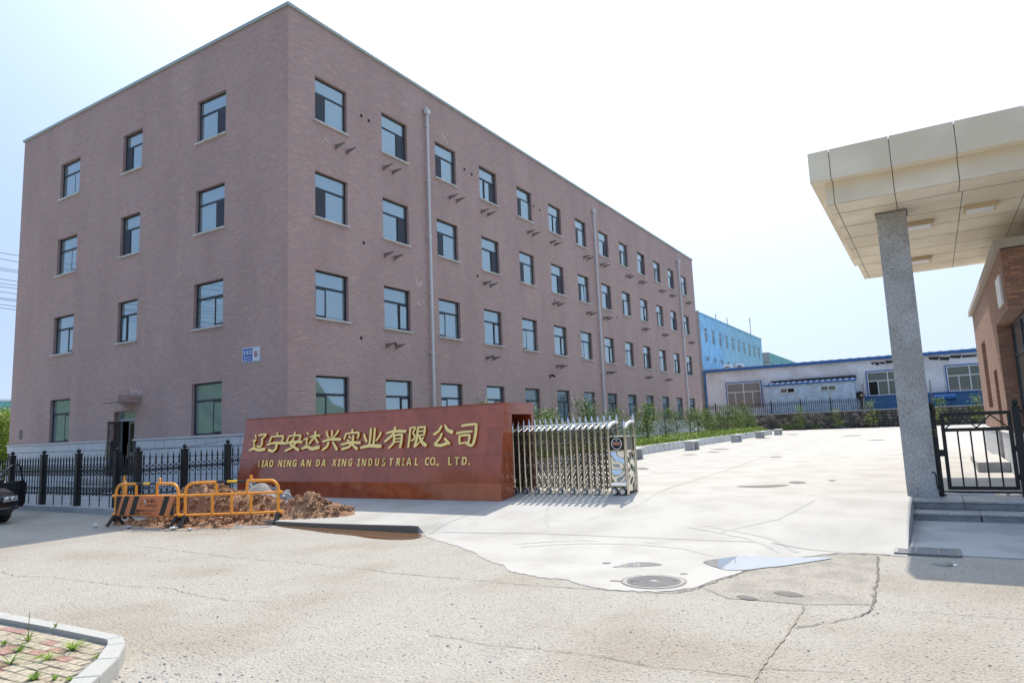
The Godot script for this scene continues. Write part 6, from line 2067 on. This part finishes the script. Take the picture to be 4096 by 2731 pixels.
	for x in [0.15, -2.55]:
		for s in [-1.0, 1.0]:
			var w := MB.new()
			w.lathe([Vector2(0.19, -0.09), Vector2(0.29, -0.095), Vector2(0.315, -0.07), Vector2(0.315, 0.07), Vector2(0.29, 0.095), Vector2(0.19, 0.09)], 24, Transform3D(Basis(Vector3.RIGHT, PI / 2), Vector3(x, 0.315, 0.80 * s)))
			var tyre := part("wheel", w.mesh(M.rubber), t)
			var rm := MB.new()
			rm.lathe([Vector2(0.0, 0.06), Vector2(0.17, 0.08), Vector2(0.195, 0.09)], 20, Transform3D(Basis(Vector3.RIGHT, -PI / 2 * s), Vector3(x, 0.315, 0.80 * s)))
			part("rim", rm.mesh(M.chrome), tyre)
	# open driver's door on the kerb side
	var d := MB.new()
	d.prism(poly2([0.0, 0.28, 0.0, 0.92, 0.86, 0.95, 0.92, 0.86, 0.92, 0.36, 0.84, 0.26]), -0.04, 0.04)
	var door := part("door", d.mesh(M.car_paint), t, Transform3D(Basis(Vector3.UP, 1.15 + PI / 2 - PI / 2), Vector3(-0.52, 0.0, -0.88)))
	var wf := MB.new()
	wf.tube([Vector3(0.02, 0.93, 0), Vector3(0.22, 1.20, 0.02), Vector3(0.42, 1.36, 0.04), Vector3(0.62, 1.38, 0.04), Vector3(0.74, 1.3, 0.03), Vector3(0.84, 0.95, 0)], 0.026, 6)
	part("window_frame", wf.mesh(M.car_paint), door)
	door.rotation.y = 2.0

# ------------------------------------------------------------------ beyond the yard
func make_background() -> void:
	# rubble retaining wall
	var t := thing("stone_wall", "dark rubble stone retaining wall along the far end of the yard", "wall")
	var bk := MB.new()
	bk.span(Vector3(-21, 0.2, -70.2), Vector3(12, 2.2, -69.62))
	part("wall_core", bk.mesh(M.wall_mortar), t)
	var st: Array = []
	for k in 4: st.append(MB.new())
	for j in 6:
		var x := -5.0
		while x < 12.0:
			var coursed := true
			var w := rng.randf_range(0.32, 0.42) if coursed else rng.randf_range(0.28, 0.68)
			var h := 0.24 if coursed else rng.randf_range(0.22, 0.3)
			var y := 0.68 + j * 0.27 + (0.0 if coursed else rng.randf_range(-0.04, 0.04))
			var m: MB = st[rng.randi() % 4]
			m.box(Vector3(x + w / 2, y, -69.58), Vector3(w - 0.04, h, 0.2), 0.06, Basis(Vector3(0, 0, 1), 0.0 if coursed else rng.randf_range(-0.2, 0.2)))
			x += w
	for k in 4:
		var mm := MultiMesh.new()
		mm.transform_format = MultiMesh.TRANSFORM_3D
		mm.mesh = lump(1.0, 90 + k, M["field_stone%d" % k], 0.8)
		mm.instance_count = 70
		for i in 70:
			var s := rng.randf_range(0.12, 0.3)
			mm.set_instance_transform(i, Transform3D(Basis(Vector3(0, 0, 1), rng.randf_range(-0.5, 0.5)).scaled(Vector3(s * 1.25, s, 0.14)), Vector3(rng.randf_range(-21.0, -5.0), rng.randf_range(0.6, 2.12), -69.6)))
		var mi := MultiMeshInstance3D.new()
		mi.name = "field_stones"
		mi.multimesh = mm
		mi.set_meta("kind", "stuff")
		t.add_child(mi, true)
	for k in 4:
		part("field_stones", st[k].mesh(M["field_stone%d" % k]), t).set_meta("kind", "stuff")
	var cp := MB.new()
	for i in 22: cp.span(Vector3(-21.0 + i * 1.5 + 0.005, 2.2, -70.25), Vector3(-19.5 + i * 1.5, 2.3, -69.5), 0.02)
	part("coping", cp.mesh(M.rubble), t)
	# fence on the wall
	var f := thing("iron_fence", "black spear-topped iron fence on top of the far stone wall, before the white shed", "fence")
	var pk := MB.new()
	pk.box(Vector3(0, 0.6, 0), Vector3(0.045, 1.2, 0.03))
	pk.lathe([Vector2(0.0, 1.18), Vector2(0.035, 1.2), Vector2(0.0, 1.34)], 5)
	var pm := pk.mesh(M.black_iron)
	var ps := MB.new()
	ps.box(Vector3(0, 0.75, 0), Vector3(0.12, 1.5, 0.12), 0.01)
	var psm := ps.mesh(M.black_iron)
	var cb := MB.new()
	cb.lathe([Vector2(0.05, 1.5), Vector2(0.075, 1.56), Vector2(0.06, 1.63), Vector2(0.0, 1.67)], 10)
	var cbm := cb.mesh(M.finial_gold)
	var px := [-18.72, -16.0, -13.33, -10.66, -8.04, -5.4]
	for i in 6:
		var p := part("post", psm, f, tf(Vector3(px[i], 2.05, -70.0)))
		part("finial", cbm, p)
		if i < 5:
			for j in 13: part("picket", pm, f, tf(Vector3(lerpf(px[i], px[i + 1], (j + 1) / 14.0), 2.15, -70.0)))
	for j in 6: part("picket", pm, f, tf(Vector3(-19.0 - j * 0.19, 2.15, -70.0)))
	var rl := MB.new()
	for y in [2.3, 3.1, 3.25]: rl.span(Vector3(-20.4, y - 0.02, -70.02), Vector3(-5.4, y + 0.02, -69.98))
	part("rail", rl.mesh(M.black_iron), f)

	# white sheet-metal shed
	var s := thing("white_shed", "long white corrugated metal shed with blue eaves and blue dado", "shed")
	var Z := -74.0
	var wl := MB.new()
	var rows: Array = [[], []]
	var x := -20.65
	while x < 12.0:
		for q in [[0.0, 0.0], [0.15, 0.0], [0.17, 0.05], [0.21, 0.05], [0.23, 0.0]]:
			for j in 2: rows[j].append(Vector3(x + q[0], [2.0, 7.05][j], Z + q[1]))
		x += 0.235
	for i in rows[0].size() - 1:
		wl.quad(rows[0][i], rows[0][i + 1], rows[1][i + 1], rows[1][i], Vector3(0, 0, 1))
	wl.span(Vector3(-20.6, 2.0, Z - 12.0), Vector3(12.0, 7.0, Z - 0.01))
	part("wall", wl.mesh(M.shed_white), s)
	var rf := MB.new()
	rf.span(Vector3(-20.85, 7.05, Z + 0.02), Vector3(12.0, 7.34, Z + 0.3), 0.01)
	rf.quad(Vector3(-20.85, 7.345, Z + 0.3), Vector3(12, 7.345, Z + 0.3), Vector3(12, 7.8, Z - 12), Vector3(-20.85, 7.8, Z - 12), Vector3.UP)
	var roof := part("roof", rf.mesh(M.shed_blue), s)
	var rr := MB.new()
	for i in 39: bar(Vector3(-20.7 + i * 0.84, 7.36, Z + 0.34), Vector3(-20.7 + i * 0.84, 7.82, Z - 12), 0.3, 0.07, rr)
	part("roof_ribs", rr.mesh(M.roof_light), roof)
	var tr := MB.new()
	tr.span(Vector3(-20.72, 2.0, Z), Vector3(-20.58, 7.05, Z + 0.07))
	part("corner_trim", tr.mesh(M.shed_blue), s)
	var dd := MB.new()
	dd.span(Vector3(-5.45, 2.2, Z + 0.06), Vector3(12, 3.56, Z + 0.1), 0.005)
	part("dado", dd.mesh(M.dado_blue), s)
	var dc := MB.new()
	dc.span(Vector3(-5.45, 3.5, Z + 0.1), Vector3(12, 3.62, Z + 0.16), 0.01)
	part("dado_cap", dc.mesh(M.shed_blue), s)
	# torn strip of dark lagging under the eaves
	var lx := -4.6
	while lx < 5.0:
		var w := rng.randf_range(0.25, 1.2)
		if rng.randf() < 0.8:
			var y1 := 6.86 + rng.randf_range(-0.06, 0.05)
			var lg := MB.new()
			lg.prism(PackedVector2Array([Vector2(lx, y1), Vector2(lx + 0.07, y1 - rng.randf_range(0.16, 0.34)), Vector2(lx + w - 0.1, y1 - rng.randf_range(0.16, 0.36)), Vector2(lx + w, y1 - rng.randf_range(0.0, 0.1))]), 0.05, 0.09, Transform3D(Basis(), Vector3(0, 0, Z)))
			part("torn_lagging", lg.mesh(M.tarp), s)
		lx += w
	var shed_window := func(x0: float, x1: float, y0: float, y1: float, open: bool) -> void:
		var b := MB.new()
		var ty := lerpf(y0, y1, 0.62)
		var mx := (x0 + x1) * 0.5
		for xx in [x0 + 0.03, mx, x1 - 0.03]: b.span(Vector3(xx - 0.045, y0, Z + 0.06), Vector3(xx + 0.045, y1, Z + 0.14))
		for yy in [y0 + 0.04, ty, y1 - 0.04]: b.span(Vector3(x0, yy - 0.045, Z + 0.061), Vector3(x1, yy + 0.045, Z + 0.139))
		for xx in [(x0 + mx) * 0.5, (mx + x1) * 0.5]: b.span(Vector3(xx - 0.04, y0, Z + 0.062), Vector3(xx + 0.04, ty, Z + 0.138))
		var w := part("window", b.mesh(M.window_white), s)
		var e := MB.new()
		e.span(Vector3(x0 - 0.1, y1, Z + 0.055), Vector3(x1 + 0.1, y1 + 0.1, Z + 0.15))
		for xx in [x0 - 0.1, x1]: e.span(Vector3(xx, y0 - 0.05, Z + 0.056), Vector3(xx + 0.1, y1, Z + 0.149))
		part("trim", e.mesh(M.shed_blue), w)
		var cols := [[x0, (x0 + mx) * 0.5], [(x0 + mx) * 0.5, mx], [mx, (mx + x1) * 0.5], [(mx + x1) * 0.5, x1]]
		for k in 4:
			var p := MB.new(); p.span(Vector3(cols[k][0] + 0.04, y0 + 0.08, Z + 0.08), Vector3(cols[k][1] - 0.04, ty - 0.045, Z + 0.1))
			part("pane", p.mesh(M.far_glass if not (open and k == 0) else M.slot_dark), w)
		for k in 2:
			var p := MB.new(); p.span(Vector3([x0, mx][k] + 0.05, ty + 0.045, Z + 0.08), Vector3([mx, x1][k] - 0.05, y1 - 0.08, Z + 0.1))
			part("pane", p.mesh(M.far_glass), w)
	shed_window.call(-18.42, -14.95, 3.15, 5.72, false)
	shed_window.call(-5.05, -1.6, 3.6, 5.88, true)
	shed_window.call(1.44, 4.95, 3.6, 5.92, false)
	# lean-to annexe
	var an := thing("lean_to", "pale blue lean-to with two small high windows against the white shed", "lean-to")
	var ab := MB.new(); ab.span(Vector3(-14.3, 2.0, Z + 0.05), Vector3(-6.1, 5.15, Z + 1.3))
	part("wall", ab.mesh(M.annex_blue), an)
	var ar := MB.new()
	ar.span(Vector3(-14.45, 5.12, Z + 1.32), Vector3(-5.95, 5.26, Z + 1.45))
	ar.quad(Vector3(-14.45, 5.26, Z + 1.45), Vector3(-5.95, 5.26, Z + 1.45), Vector3(-5.95, 5.5, Z + 0.1), Vector3(-14.45, 5.5, Z + 0.1), Vector3.UP)
	var arp := part("roof", ar.mesh(M.shed_blue), an)
	var ri := MB.new()
	for i in 16: bar(Vector3(-14.2 + i * 0.53, 5.27, Z + 1.46), Vector3(-14.2 + i * 0.53, 5.51, Z + 0.12), 0.28, 0.03, ri)
	part("roof_ribs", ri.mesh(M.roof_light), arp)
	var tp := MB.new()
	tp.tube([Vector3(-13.85, 5.45, Z + 0.3), Vector3(-11, 5.5, Z + 0.3), Vector3(-8, 5.5, Z + 0.3), Vector3(-6.0, 5.52, Z + 0.3)], 0.2, 7)
	part("tarpaulin", tp.mesh(M.tarp), an)
	for q in [[-12.85, -11.5, true], [-9.1, -7.75, false]]:
		var b := MB.new()
		var y0 := 4.34; var y1 := 4.8
		for xx in [q[0], (q[0] + q[1]) * 0.5, q[1]]: b.span(Vector3(xx - 0.04, y0, Z + 1.3), Vector3(xx + 0.04, y1, Z + 1.36))
		for yy in [y0, y1]: b.span(Vector3(q[0] - 0.04, yy - 0.04, Z + 1.301), Vector3(q[1] + 0.04, yy + 0.04, Z + 1.359))
		var w := part("window", b.mesh(M.window_white), an)
		for k in 2:
			var p := MB.new()
			p.span(Vector3(lerpf(q[0], q[1], k * 0.5) + 0.04, y0 + 0.04, Z + 1.31), Vector3(lerpf(q[0], q[1], k * 0.5 + 0.5) - 0.04, y1 - 0.04, Z + 1.33))
			part("pane", p.mesh(M.slot_dark if (q[2] and k == 1) else M.far_glass), w)
	for q in [[-18.9, "left"], [-17.6, "right"]]:
		var ac := thing("air_conditioner", "silver air conditioner box on the shed roof beside the blue building, %s of two" % q[1], "air conditioner", Vector3(q[0], 7.5, -77.0), "air conditioners on the shed roof")
		part("case", boxm(Vector3(0.85, 0.9, 0.5), M.window_white, 0.03), ac)
		var fn := MB.new(); fn.lathe([Vector2(0.32, 0.0), Vector2(0.3, 0.03), Vector2(0.0, 0.03)], 16, Transform3D(Basis(Vector3.RIGHT, PI / 2), Vector3(0, 0, 0.25)))
		part("fan", fn.mesh(M.bracket_iron), ac)
	var fan := thing("exhaust_fan", "black round exhaust fan at the end of the lean-to by the last fence post", "fan", Vector3(-5.75, 3.7, Z + 0.9))
	var fb := MB.new(); fb.lathe([Vector2(0.0, -0.1), Vector2(0.36, -0.1), Vector2(0.4, 0.0), Vector2(0.36, 0.12), Vector2(0.3, 0.05), Vector2(0.0, 0.02)], 18, Transform3D(Basis(Vector3.RIGHT, PI / 2), Vector3.ZERO))
	part("housing", fb.mesh(M.tarp), fan)
	part("stand", boxm(Vector3(0.08, 1.5, 0.08), M.tarp), fan, tf(Vector3(0, -0.75, -0.1)))
	for q in [[-5.35, "by the exhaust fan"], [0.02, "before the blue dado right of the column"], [3.55, "before the right-hand shed window"]]:
		var pb := MB.new(); pb.tube([Vector3(0, 0, 0), Vector3(0.02, 2.6, 0)], 0.05, 6)
		var pl := part_top("pole", pb.mesh(M.bracket_iron))
		pl.position = Vector3(q[0], 2.1, -71.5)
		tag(pl, "thin rusty pole standing on the bank %s" % q[1], "pole", "poles before the shed")
	var tk := MB.new(); tk.tube([Vector3(0.2, 3.1, -72.5), Vector3(1.9, 3.1, -72.5)], 0.3, 12)
	tag(part_top("barrel", tk.mesh(M.shed_blue)), "bright blue barrel lying against the shed's blue dado", "barrel")

	# bright blue block
	var bl := thing("blue_building", "sky-blue painted factory block with tall narrow windows behind the shed", "building")
	var bx := -21.364
	var o := MB.new(); var inn := MB.new()
	var holes: Array = []
	for i in 10:
		holes.append([1.71 + i * 3.13, 10.86, 1.71 + i * 3.13 + 1.18, 12.57])
		holes.append([1.71 + i * 3.13, 8.66, 1.71 + i * 3.13 + 1.18, 9.26])
	wall_with_holes(o, inn, Vector3(bx, 0, -76.0), Vector3(0, 0, -1), Vector3(1, 0, 0), 32.9, 0.0, 14.0, holes, 0.3, 0.2)
	o.quad(Vector3(bx, 0, -108.9), Vector3(bx - 14, 0, -108.9), Vector3(bx - 14, 14.0, -108.9), Vector3(bx, 14.0, -108.9), Vector3(0, 0, -1))
	o.quad(Vector3(bx, 14.0, -76.0), Vector3(bx, 14.0, -108.9), Vector3(bx - 14, 14.0, -108.9), Vector3(bx - 14, 14.0, -76.0), Vector3.UP)
	part("wall", o.mesh(M.sky_blue_wall), bl)
	part("inner_wall", inn.mesh(M.interior), bl)
	var cap := MB.new(); cap.span(Vector3(bx - 0.3, 14.0, -108.9), Vector3(bx + 0.08, 14.12, -76.0))
	part("coping", cap.mesh(M.sky_blue_wall), bl)
	for j in 12:
		var g := MB.new(); g.span(Vector3(bx - 14, j * 1.19 + 0.02, -76.0), Vector3(bx + 0.02, (j + 1) * 1.19 - 0.02, -75.7), 0.01)
		part("cladding_course", g.mesh(M.grey_cladding), bl)
	var wf: Array = []
	for k in 2:
		var h: float = [1.71, 0.6][k]
		var b := MB.new()
		for q in [0.03, 0.59, 1.15]: b.box(Vector3(q, h / 2, -0.12), Vector3(0.07, h, 0.08))
		for q in ([0.03, 1.2, 1.68] if k == 0 else [0.03, 0.57]): b.box(Vector3(0.59, q, -0.121), Vector3(1.18, 0.07, 0.078))
		var p := MB.new(); p.box(Vector3(0.59, h / 2, -0.13), Vector3(1.12, h - 0.06, 0.02))
		wf.append([b.mesh(M.window_white), p.mesh(M.far_glass)])
	var side := Basis(Vector3(0, 0, -1), Vector3.UP, Vector3(1, 0, 0))
	for i in 10:
		for k in 2:
			var w := part("window", wf[k][0], bl, Transform3D(side, Vector3(bx, [10.86, 8.66][k], -76.0 - 1.71 - i * 3.13)))
			part("pane", wf[k][1], w)
	var ant := MB.new()
	for q in [[-84.0, 0.8], [-89.5, 1.0], [-103.0, 2.6]]: ant.tube([Vector3(bx - 0.2, 14.1, q[0]), Vector3(bx - 0.2, 14.1 + q[1], q[0])], 0.05, 5)
	ant.tube([Vector3(bx - 0.2, 16.3, -103.4), Vector3(bx - 0.2, 16.3, -102.6)], 0.04, 5)
	part("aerial", ant.mesh(M.bracket_iron), bl)
	var tb := thing("teal_building", "pale teal building with grey end wall just right of the blue block", "building")
	var w2 := MB.new()
	w2.span(Vector3(-40, 0, -190), Vector3(-22.52, 13.0, -120.2))
	part("wall", w2.mesh(M.teal_wall), tb)
	for j in 8:
		var g := MB.new(); g.span(Vector3(-40, j * 1.63 + 0.03, -120.2), Vector3(-22.5, (j + 1) * 1.63 - 0.03, -119.9), 0.02)
		part("cladding_course", g.mesh(M.grey_cladding), tb)
	var tw := MB.new()
	for i in 12: tw.span(Vector3(-22.53, 10.2, -126.0 - i * 5.0), Vector3(-22.48, 10.7, -123.6 - i * 5.0))
	part("window", tw.mesh(M.window_white), tb)

	# left: hedge trees, teal block, hill, wires
	var hr := leaf_cloud(9000, 301, 0.15, func(r: RandomNumberGenerator) -> Vector3:
		var a := r.randf() * TAU
		var y := r.randf_range(0.2, 3.9)
		var rad := 1.5 * sqrt(r.randf()) * (1.0 - 0.35 * y / 3.9)
		return Vector3(cos(a) * rad, y, sin(a) * rad), 170)
	var hm := hr.mesh(M.leaf3)
	var hw := tree_wood(3.4, 0.4, 1.0, 302, 0.09).mesh(M.bark)
	var n := 0
	for q in [[-43.5, -17.2, 0.92], [-46.5, -18.6, 1.0], [-44.5, -20.5, 1.0]]:
		var h := thing("hedge_tree", ["sunlit yellow-green hedge tree at the left picture edge, nearest the brick building", "yellow-green hedge tree at the left edge, outermost of the row", "yellow-green hedge tree at the left edge half hidden behind the brick building"][n], "tree", Vector3(q[0], 0.1, q[1]), "hedge trees left of the brick building", n * 1.3)
		part("trunk", hw, h)
		part("crown", hm, h, tf(Vector3.ZERO, 0, q[2]))
		n += 1
	n = 0
	var dark := hr.mesh(M.leaf0)
	for q in [[-30.0, 19.0, 1.9], [-22.0, 20.0, 1.7], [-13.5, 18.0, 1.8], [-6.0, 20.0, 1.6], [2.5, 18.5, 1.8]]:
		var h := thing("street_tree", "leafy street tree across the road, %s, mirrored in the glass and steel" % ["outermost left", "second from left", "middle", "second from right", "outermost right"][n], "tree", Vector3(q[0], 0.0, q[1]), "street trees across the road", n * 2.1)
		part("trunk", hw, h, tf(Vector3.ZERO, 0, q[2]))
		part("crown", dark, h, tf(Vector3.ZERO, 0, q[2]))
		n += 1
	var pf := thing("picket_fence", "low white fence glimpsed behind the black iron fence at the left edge", "fence")
	for i in 18: part("picket", boxm(Vector3(0.12, 0.9, 0.05), M.white_paint, 0.02), pf, tf(Vector3(-42.0, 0.55, -13.0 - i * 0.3), PI / 2))
	part("rail", boxm(Vector3(0.06, 0.1, 5.6), M.white_paint), pf, tf(Vector3(-42.06, 0.6, -15.6)))
	var lt := thing("teal_building", "low teal building with a row of windows below the wooded hill at the left edge", "building")
	var lw := MB.new(); lw.span(Vector3(-136, 0, -75), Vector3(-121, 9.3, -30))
	part("wall", lw.mesh(M.teal_wall), lt)
	var lr := MB.new(); lr.span(Vector3(-137, 9.3, -76), Vector3(-120.6, 9.6, -29))
	part("roof", lr.mesh(M.window_white), lt)
	for i in 10:
		var b := MB.new(); b.span(Vector3(-121.0, 6.9, -73.0 + i * 4.2), Vector3(-120.85, 8.3, -70.2 + i * 4.2))
		var w := part("window", b.mesh(M.window_white), lt)
		for k in 2:
			var p := MB.new(); p.span(Vector3(-120.86, 7.05, -72.85 + i * 4.2 + k * 1.35), Vector3(-120.8, 8.15, -71.65 + i * 4.2 + k * 1.35))
			part("pane", p.mesh(M.far_glass), w)
	# wooded hills round the far side
	var hf := FastNoiseLite.new(); hf.seed = 77; hf.frequency = 0.006; hf.fractal_octaves = 3
	var hf2 := FastNoiseLite.new(); hf2.seed = 78; hf2.frequency = 0.11; hf2.fractal_octaves = 3
	var hb := MB.new()
	var g2: Array = []
	for j in 26:
		var row: Array = []
		for i in 421:
			var a := deg_to_rad(lerpf(95.0, 345.0, i / 420.0))   # measured from -z through -x ... round behind the camera
			var rad := lerpf(190.0, 520.0, j / 25.0)
			var dir := Vector3(-sin(a - PI / 9.0), 0, -cos(a - PI / 9.0))
			var p := dir * rad
			var h := (26.0 + 60.0 * (hf.get_noise_2d(p.x * 0.9, p.z * 0.9) + 0.25)) * smoothstep(0.0, 1.0, j / 14.0) * smoothstep(0.0, 0.06, i / 420.0) * smoothstep(0.0, 0.06, 1.0 - i / 420.0)
			h += 4.5 * hf2.get_noise_2d(p.x, p.z) * clampf(j / 4.0, 0.0, 1.0)
			row.append(p + Vector3(0, maxf(h, -0.6), 0))
		g2.append(row)
	hb.sheet(g2, Vector3.UP)
	struct("hill", hb.mesh(M.hill))
	var wn := 0
	for y in [12.7, 12.45, 12.05, 11.75, 11.35, 11.2, 10.85, 10.65, 10.4, 10.15, 9.95, 9.83]:
		var b := MB.new()
		var p: Array = []
		for i in 13:
			var a := i / 12.0
			p.append(Vector3(-42.0 - (wn % 3) * 0.4, y - 0.9 * sin(a * PI) + 0.55, lerpf(14.0, -52.0, a)))
		b.tube(p, 0.014, 4)
		tag(part_top("power_line", b.mesh(M.black_iron)), "%s overhead wire from the top, left of the brick building" % ["first", "second", "third", "fourth", "fifth", "sixth", "seventh", "eighth", "ninth", "tenth", "eleventh", "lowest"][wn], "wire", "overhead wires left of the brick building")
		wn += 1

# ------------------------------------------------------------------ street name plate
func make_plate() -> void:
	var t := thing("street_name_plate", "blue and white enamel street name and number plate on the brick wall", "sign", Vector3(-19.475, 4.64, BZ))
	var b := MB.new(); b.box(Vector3(0, 0, 0.012), Vector3(0.92, 0.50, 0.02), 0.006)
	part("plate", b.mesh(M.plate_white), t)
	var f := MB.new()
	f.span(Vector3(-0.435, -0.225, 0.022), Vector3(0.07, 0.225, 0.024))
	f.span(Vector3(0.07, 0.213, 0.0221), Vector3(0.435, 0.225, 0.0239))
	f.span(Vector3(0.07, -0.225, 0.0221), Vector3(0.435, -0.213, 0.0239))
	f.span(Vector3(0.423, -0.212, 0.0222), Vector3(0.435, 0.212, 0.0238))
	part("blue_field", f.mesh(M.plate_blue), t)
	var xiang := [[9, 9, 76, 4, 28, 12], [9, 9, 4, 26, 96, 26], [9, 9, 50, 10, 50, 46], [8, 8, 44, 28, 8, 50], [8, 8, 56, 28, 92, 50], [9, 9, 28, 56, 74, 56, 74, 96, 28, 96, 28, 56], [8, 8, 30, 76, 72, 76]]
	var huai := [[9, 9, 4, 28, 38, 28], [9, 9, 22, 4, 22, 96], [8, 8, 20, 34, 4, 62], [8, 8, 24, 34, 38, 52], [8, 8, 64, 2, 56, 14], [8, 8, 48, 16, 90, 16, 90, 46, 48, 46, 48, 16], [8, 8, 50, 31, 88, 31], [8, 8, 62, 48, 56, 76, 42, 96], [8, 8, 74, 48, 74, 90, 96, 92, 96, 80]]
	var lu := [[8, 8, 8, 8, 36, 8, 36, 34, 8, 34, 8, 8], [8, 8, 22, 36, 22, 90], [8, 8, 24, 60, 40, 60], [8, 8, 8, 54, 8, 94, 42, 88], [8, 8, 64, 4, 46, 36], [8, 8, 60, 14, 88, 14, 72, 40, 44, 60], [8, 8, 62, 26, 96, 58], [8, 8, 54, 62, 88, 62, 86, 94, 54, 94, 54, 62]]
	var cs := [xiang, huai, lu]
	for i in 3:
		part("character", strokes_mesh(cs[i], 0.115, 0.17, 0.002, M.plate_text), t, Transform3D(Basis(), Vector3(-0.34 + i * 0.155, 0.09, 0.0242)))
	var font := SystemFont.new(); font.font_names = PackedStringArray(["Droid Sans"]); font.font_weight = 700
	for s in [["XIANGHUAI  LU", -0.185, -0.075, 0.0009, "plate_text", 0.95], ["117004", -0.08, -0.165, 0.0009, "plate_text", 0.9], ["116A-1", 0.25, 0.0, 0.0037, "plate_red", 0.30]]:
		var tm := TextMesh.new()
		tm.text = s[0]; tm.font = font; tm.font_size = 64; tm.pixel_size = s[3]; tm.depth = 0.002
		tm.material = M[s[4]]
		part("lettering", tm, t, Transform3D(Basis.from_scale(Vector3(s[5], 1.35 if s[4] == "plate_red" else 1.0, 1.0)), Vector3(s[1], s[2], 0.0245)))
	var you := [[10, 10, 10, 20, 50, 20, 50, 80, 10, 80, 10, 20], [9, 9, 30, 8, 30, 80], [9, 9, 10, 50, 50, 50], [9, 9, 62, 8, 62, 96], [9, 9, 62, 10, 92, 10, 76, 40, 92, 66, 70, 74]]
	var zheng := [[9, 9, 6, 12, 44, 12], [9, 9, 28, 12, 28, 84], [9, 9, 4, 90, 48, 82], [9, 9, 64, 4, 50, 36], [9, 9, 58, 26, 96, 26], [9, 9, 84, 28, 70, 66, 48, 96], [9, 9, 62, 44, 96, 94]]
	for i in 4:
		part("character", strokes_mesh([you, zheng, huai, lu][i], 0.05, 0.06, 0.002, M.plate_text), t, Transform3D(Basis(), Vector3(-0.40 + i * 0.057, -0.165, 0.0242)))

# ------------------------------------------------------------------
func make_sky(sun_dir: Vector3, exposure: float) -> Sky:
	var W := 512
	var H := 256
	var im := Image.create(W, H, false, Image.FORMAT_RGBF)
	var wisp := FastNoiseLite.new(); wisp.seed = 9; wisp.frequency = 1.3; wisp.fractal_octaves = 4
	for j in H:
		var el := (0.5 - (j + 0.5) / H) * PI
		for i in W:
			var a := (i + 0.5) / W * TAU
			var d := Vector3(sin(a) * cos(el), sin(el), -cos(a) * cos(el))
			var g := rad_to_deg(d.angle_to(sun_dir))
			var glow := 2.1 * exp(-pow(g / 35.0, 2.0))
			var c := Color(0.39, 0.59, 0.98)
			var hz := exp(-maxf(el, 0.0) / 0.16)
			c = c.lerp(Color(0.80, 0.90, 1.0), 0.65 * hz)
			c = Color(c.r + glow, c.g + glow * 0.97, c.b + glow * 0.8)
			var w := clampf(wisp.get_noise_3d(d.x, d.y * 3.0, d.z) * 0.5 + 0.1, 0.0, 1.0) * 0.22
			c = c.lerp(Color(1.0, 1.02, 1.05), w)
			if el < 0.0: c = Color(0.35, 0.34, 0.32)
			im.set_pixel(i, j, Color(c.r / exposure, c.g / exposure, c.b / exposure))
	var m := PanoramaSkyMaterial.new()
	m.panorama = ImageTexture.create_from_image(im)
	m.energy_multiplier = 1.0
	var s := Sky.new()
	s.sky_material = m
	return s

func _ready() -> void:
	rng.seed = 2024
	# camera: 24 mm lens at eye height, tilted up a little
	var cam := Camera3D.new()
	cam.name = "camera"
	cam.position = Vector3(0, 1.75, 0)
	cam.rotation_degrees = Vector3(7.407, 31.289, -2.333)
	cam.fov = 53.16
	cam.near = 0.05
	cam.far = 4000.0
	add_child(cam)
	var exposure := 2.0
	var sun_dir := Vector3(-0.175, 1.0, -0.67).normalized()
	var env := Environment.new()
	env.background_mode = Environment.BG_SKY
	env.sky = make_sky(sun_dir, exposure)
	env.tonemap_mode = Environment.TONE_MAPPER_LINEAR
	env.tonemap_exposure = exposure
	env.sdfgi_enabled = true
	env.ssao_enabled = true
	env.ssil_enabled = true
	var we := WorldEnvironment.new()
	we.name = "environment"
	we.environment = env
	add_child(we)
	var sun := DirectionalLight3D.new()
	sun.name = "sun"
	sun.light_energy = 0.85
	sun.light_color = Color(1.0, 0.96, 0.9)
	sun.light_angular_distance = 0.55
	sun.shadow_enabled = true
	sun.look_at_from_position(sun_dir * 50.0, Vector3.ZERO, Vector3.UP)
	add_child(sun)
	make_materials()
	make_ground()
	make_office()
	make_name_wall()
	make_background()
	make_gatehouse()
	make_planting()
	make_benches()
	make_fence()
	make_gate()
	make_soil()
	make_barriers()
	make_covers()
	make_corner()
	make_car()
	make_plate()
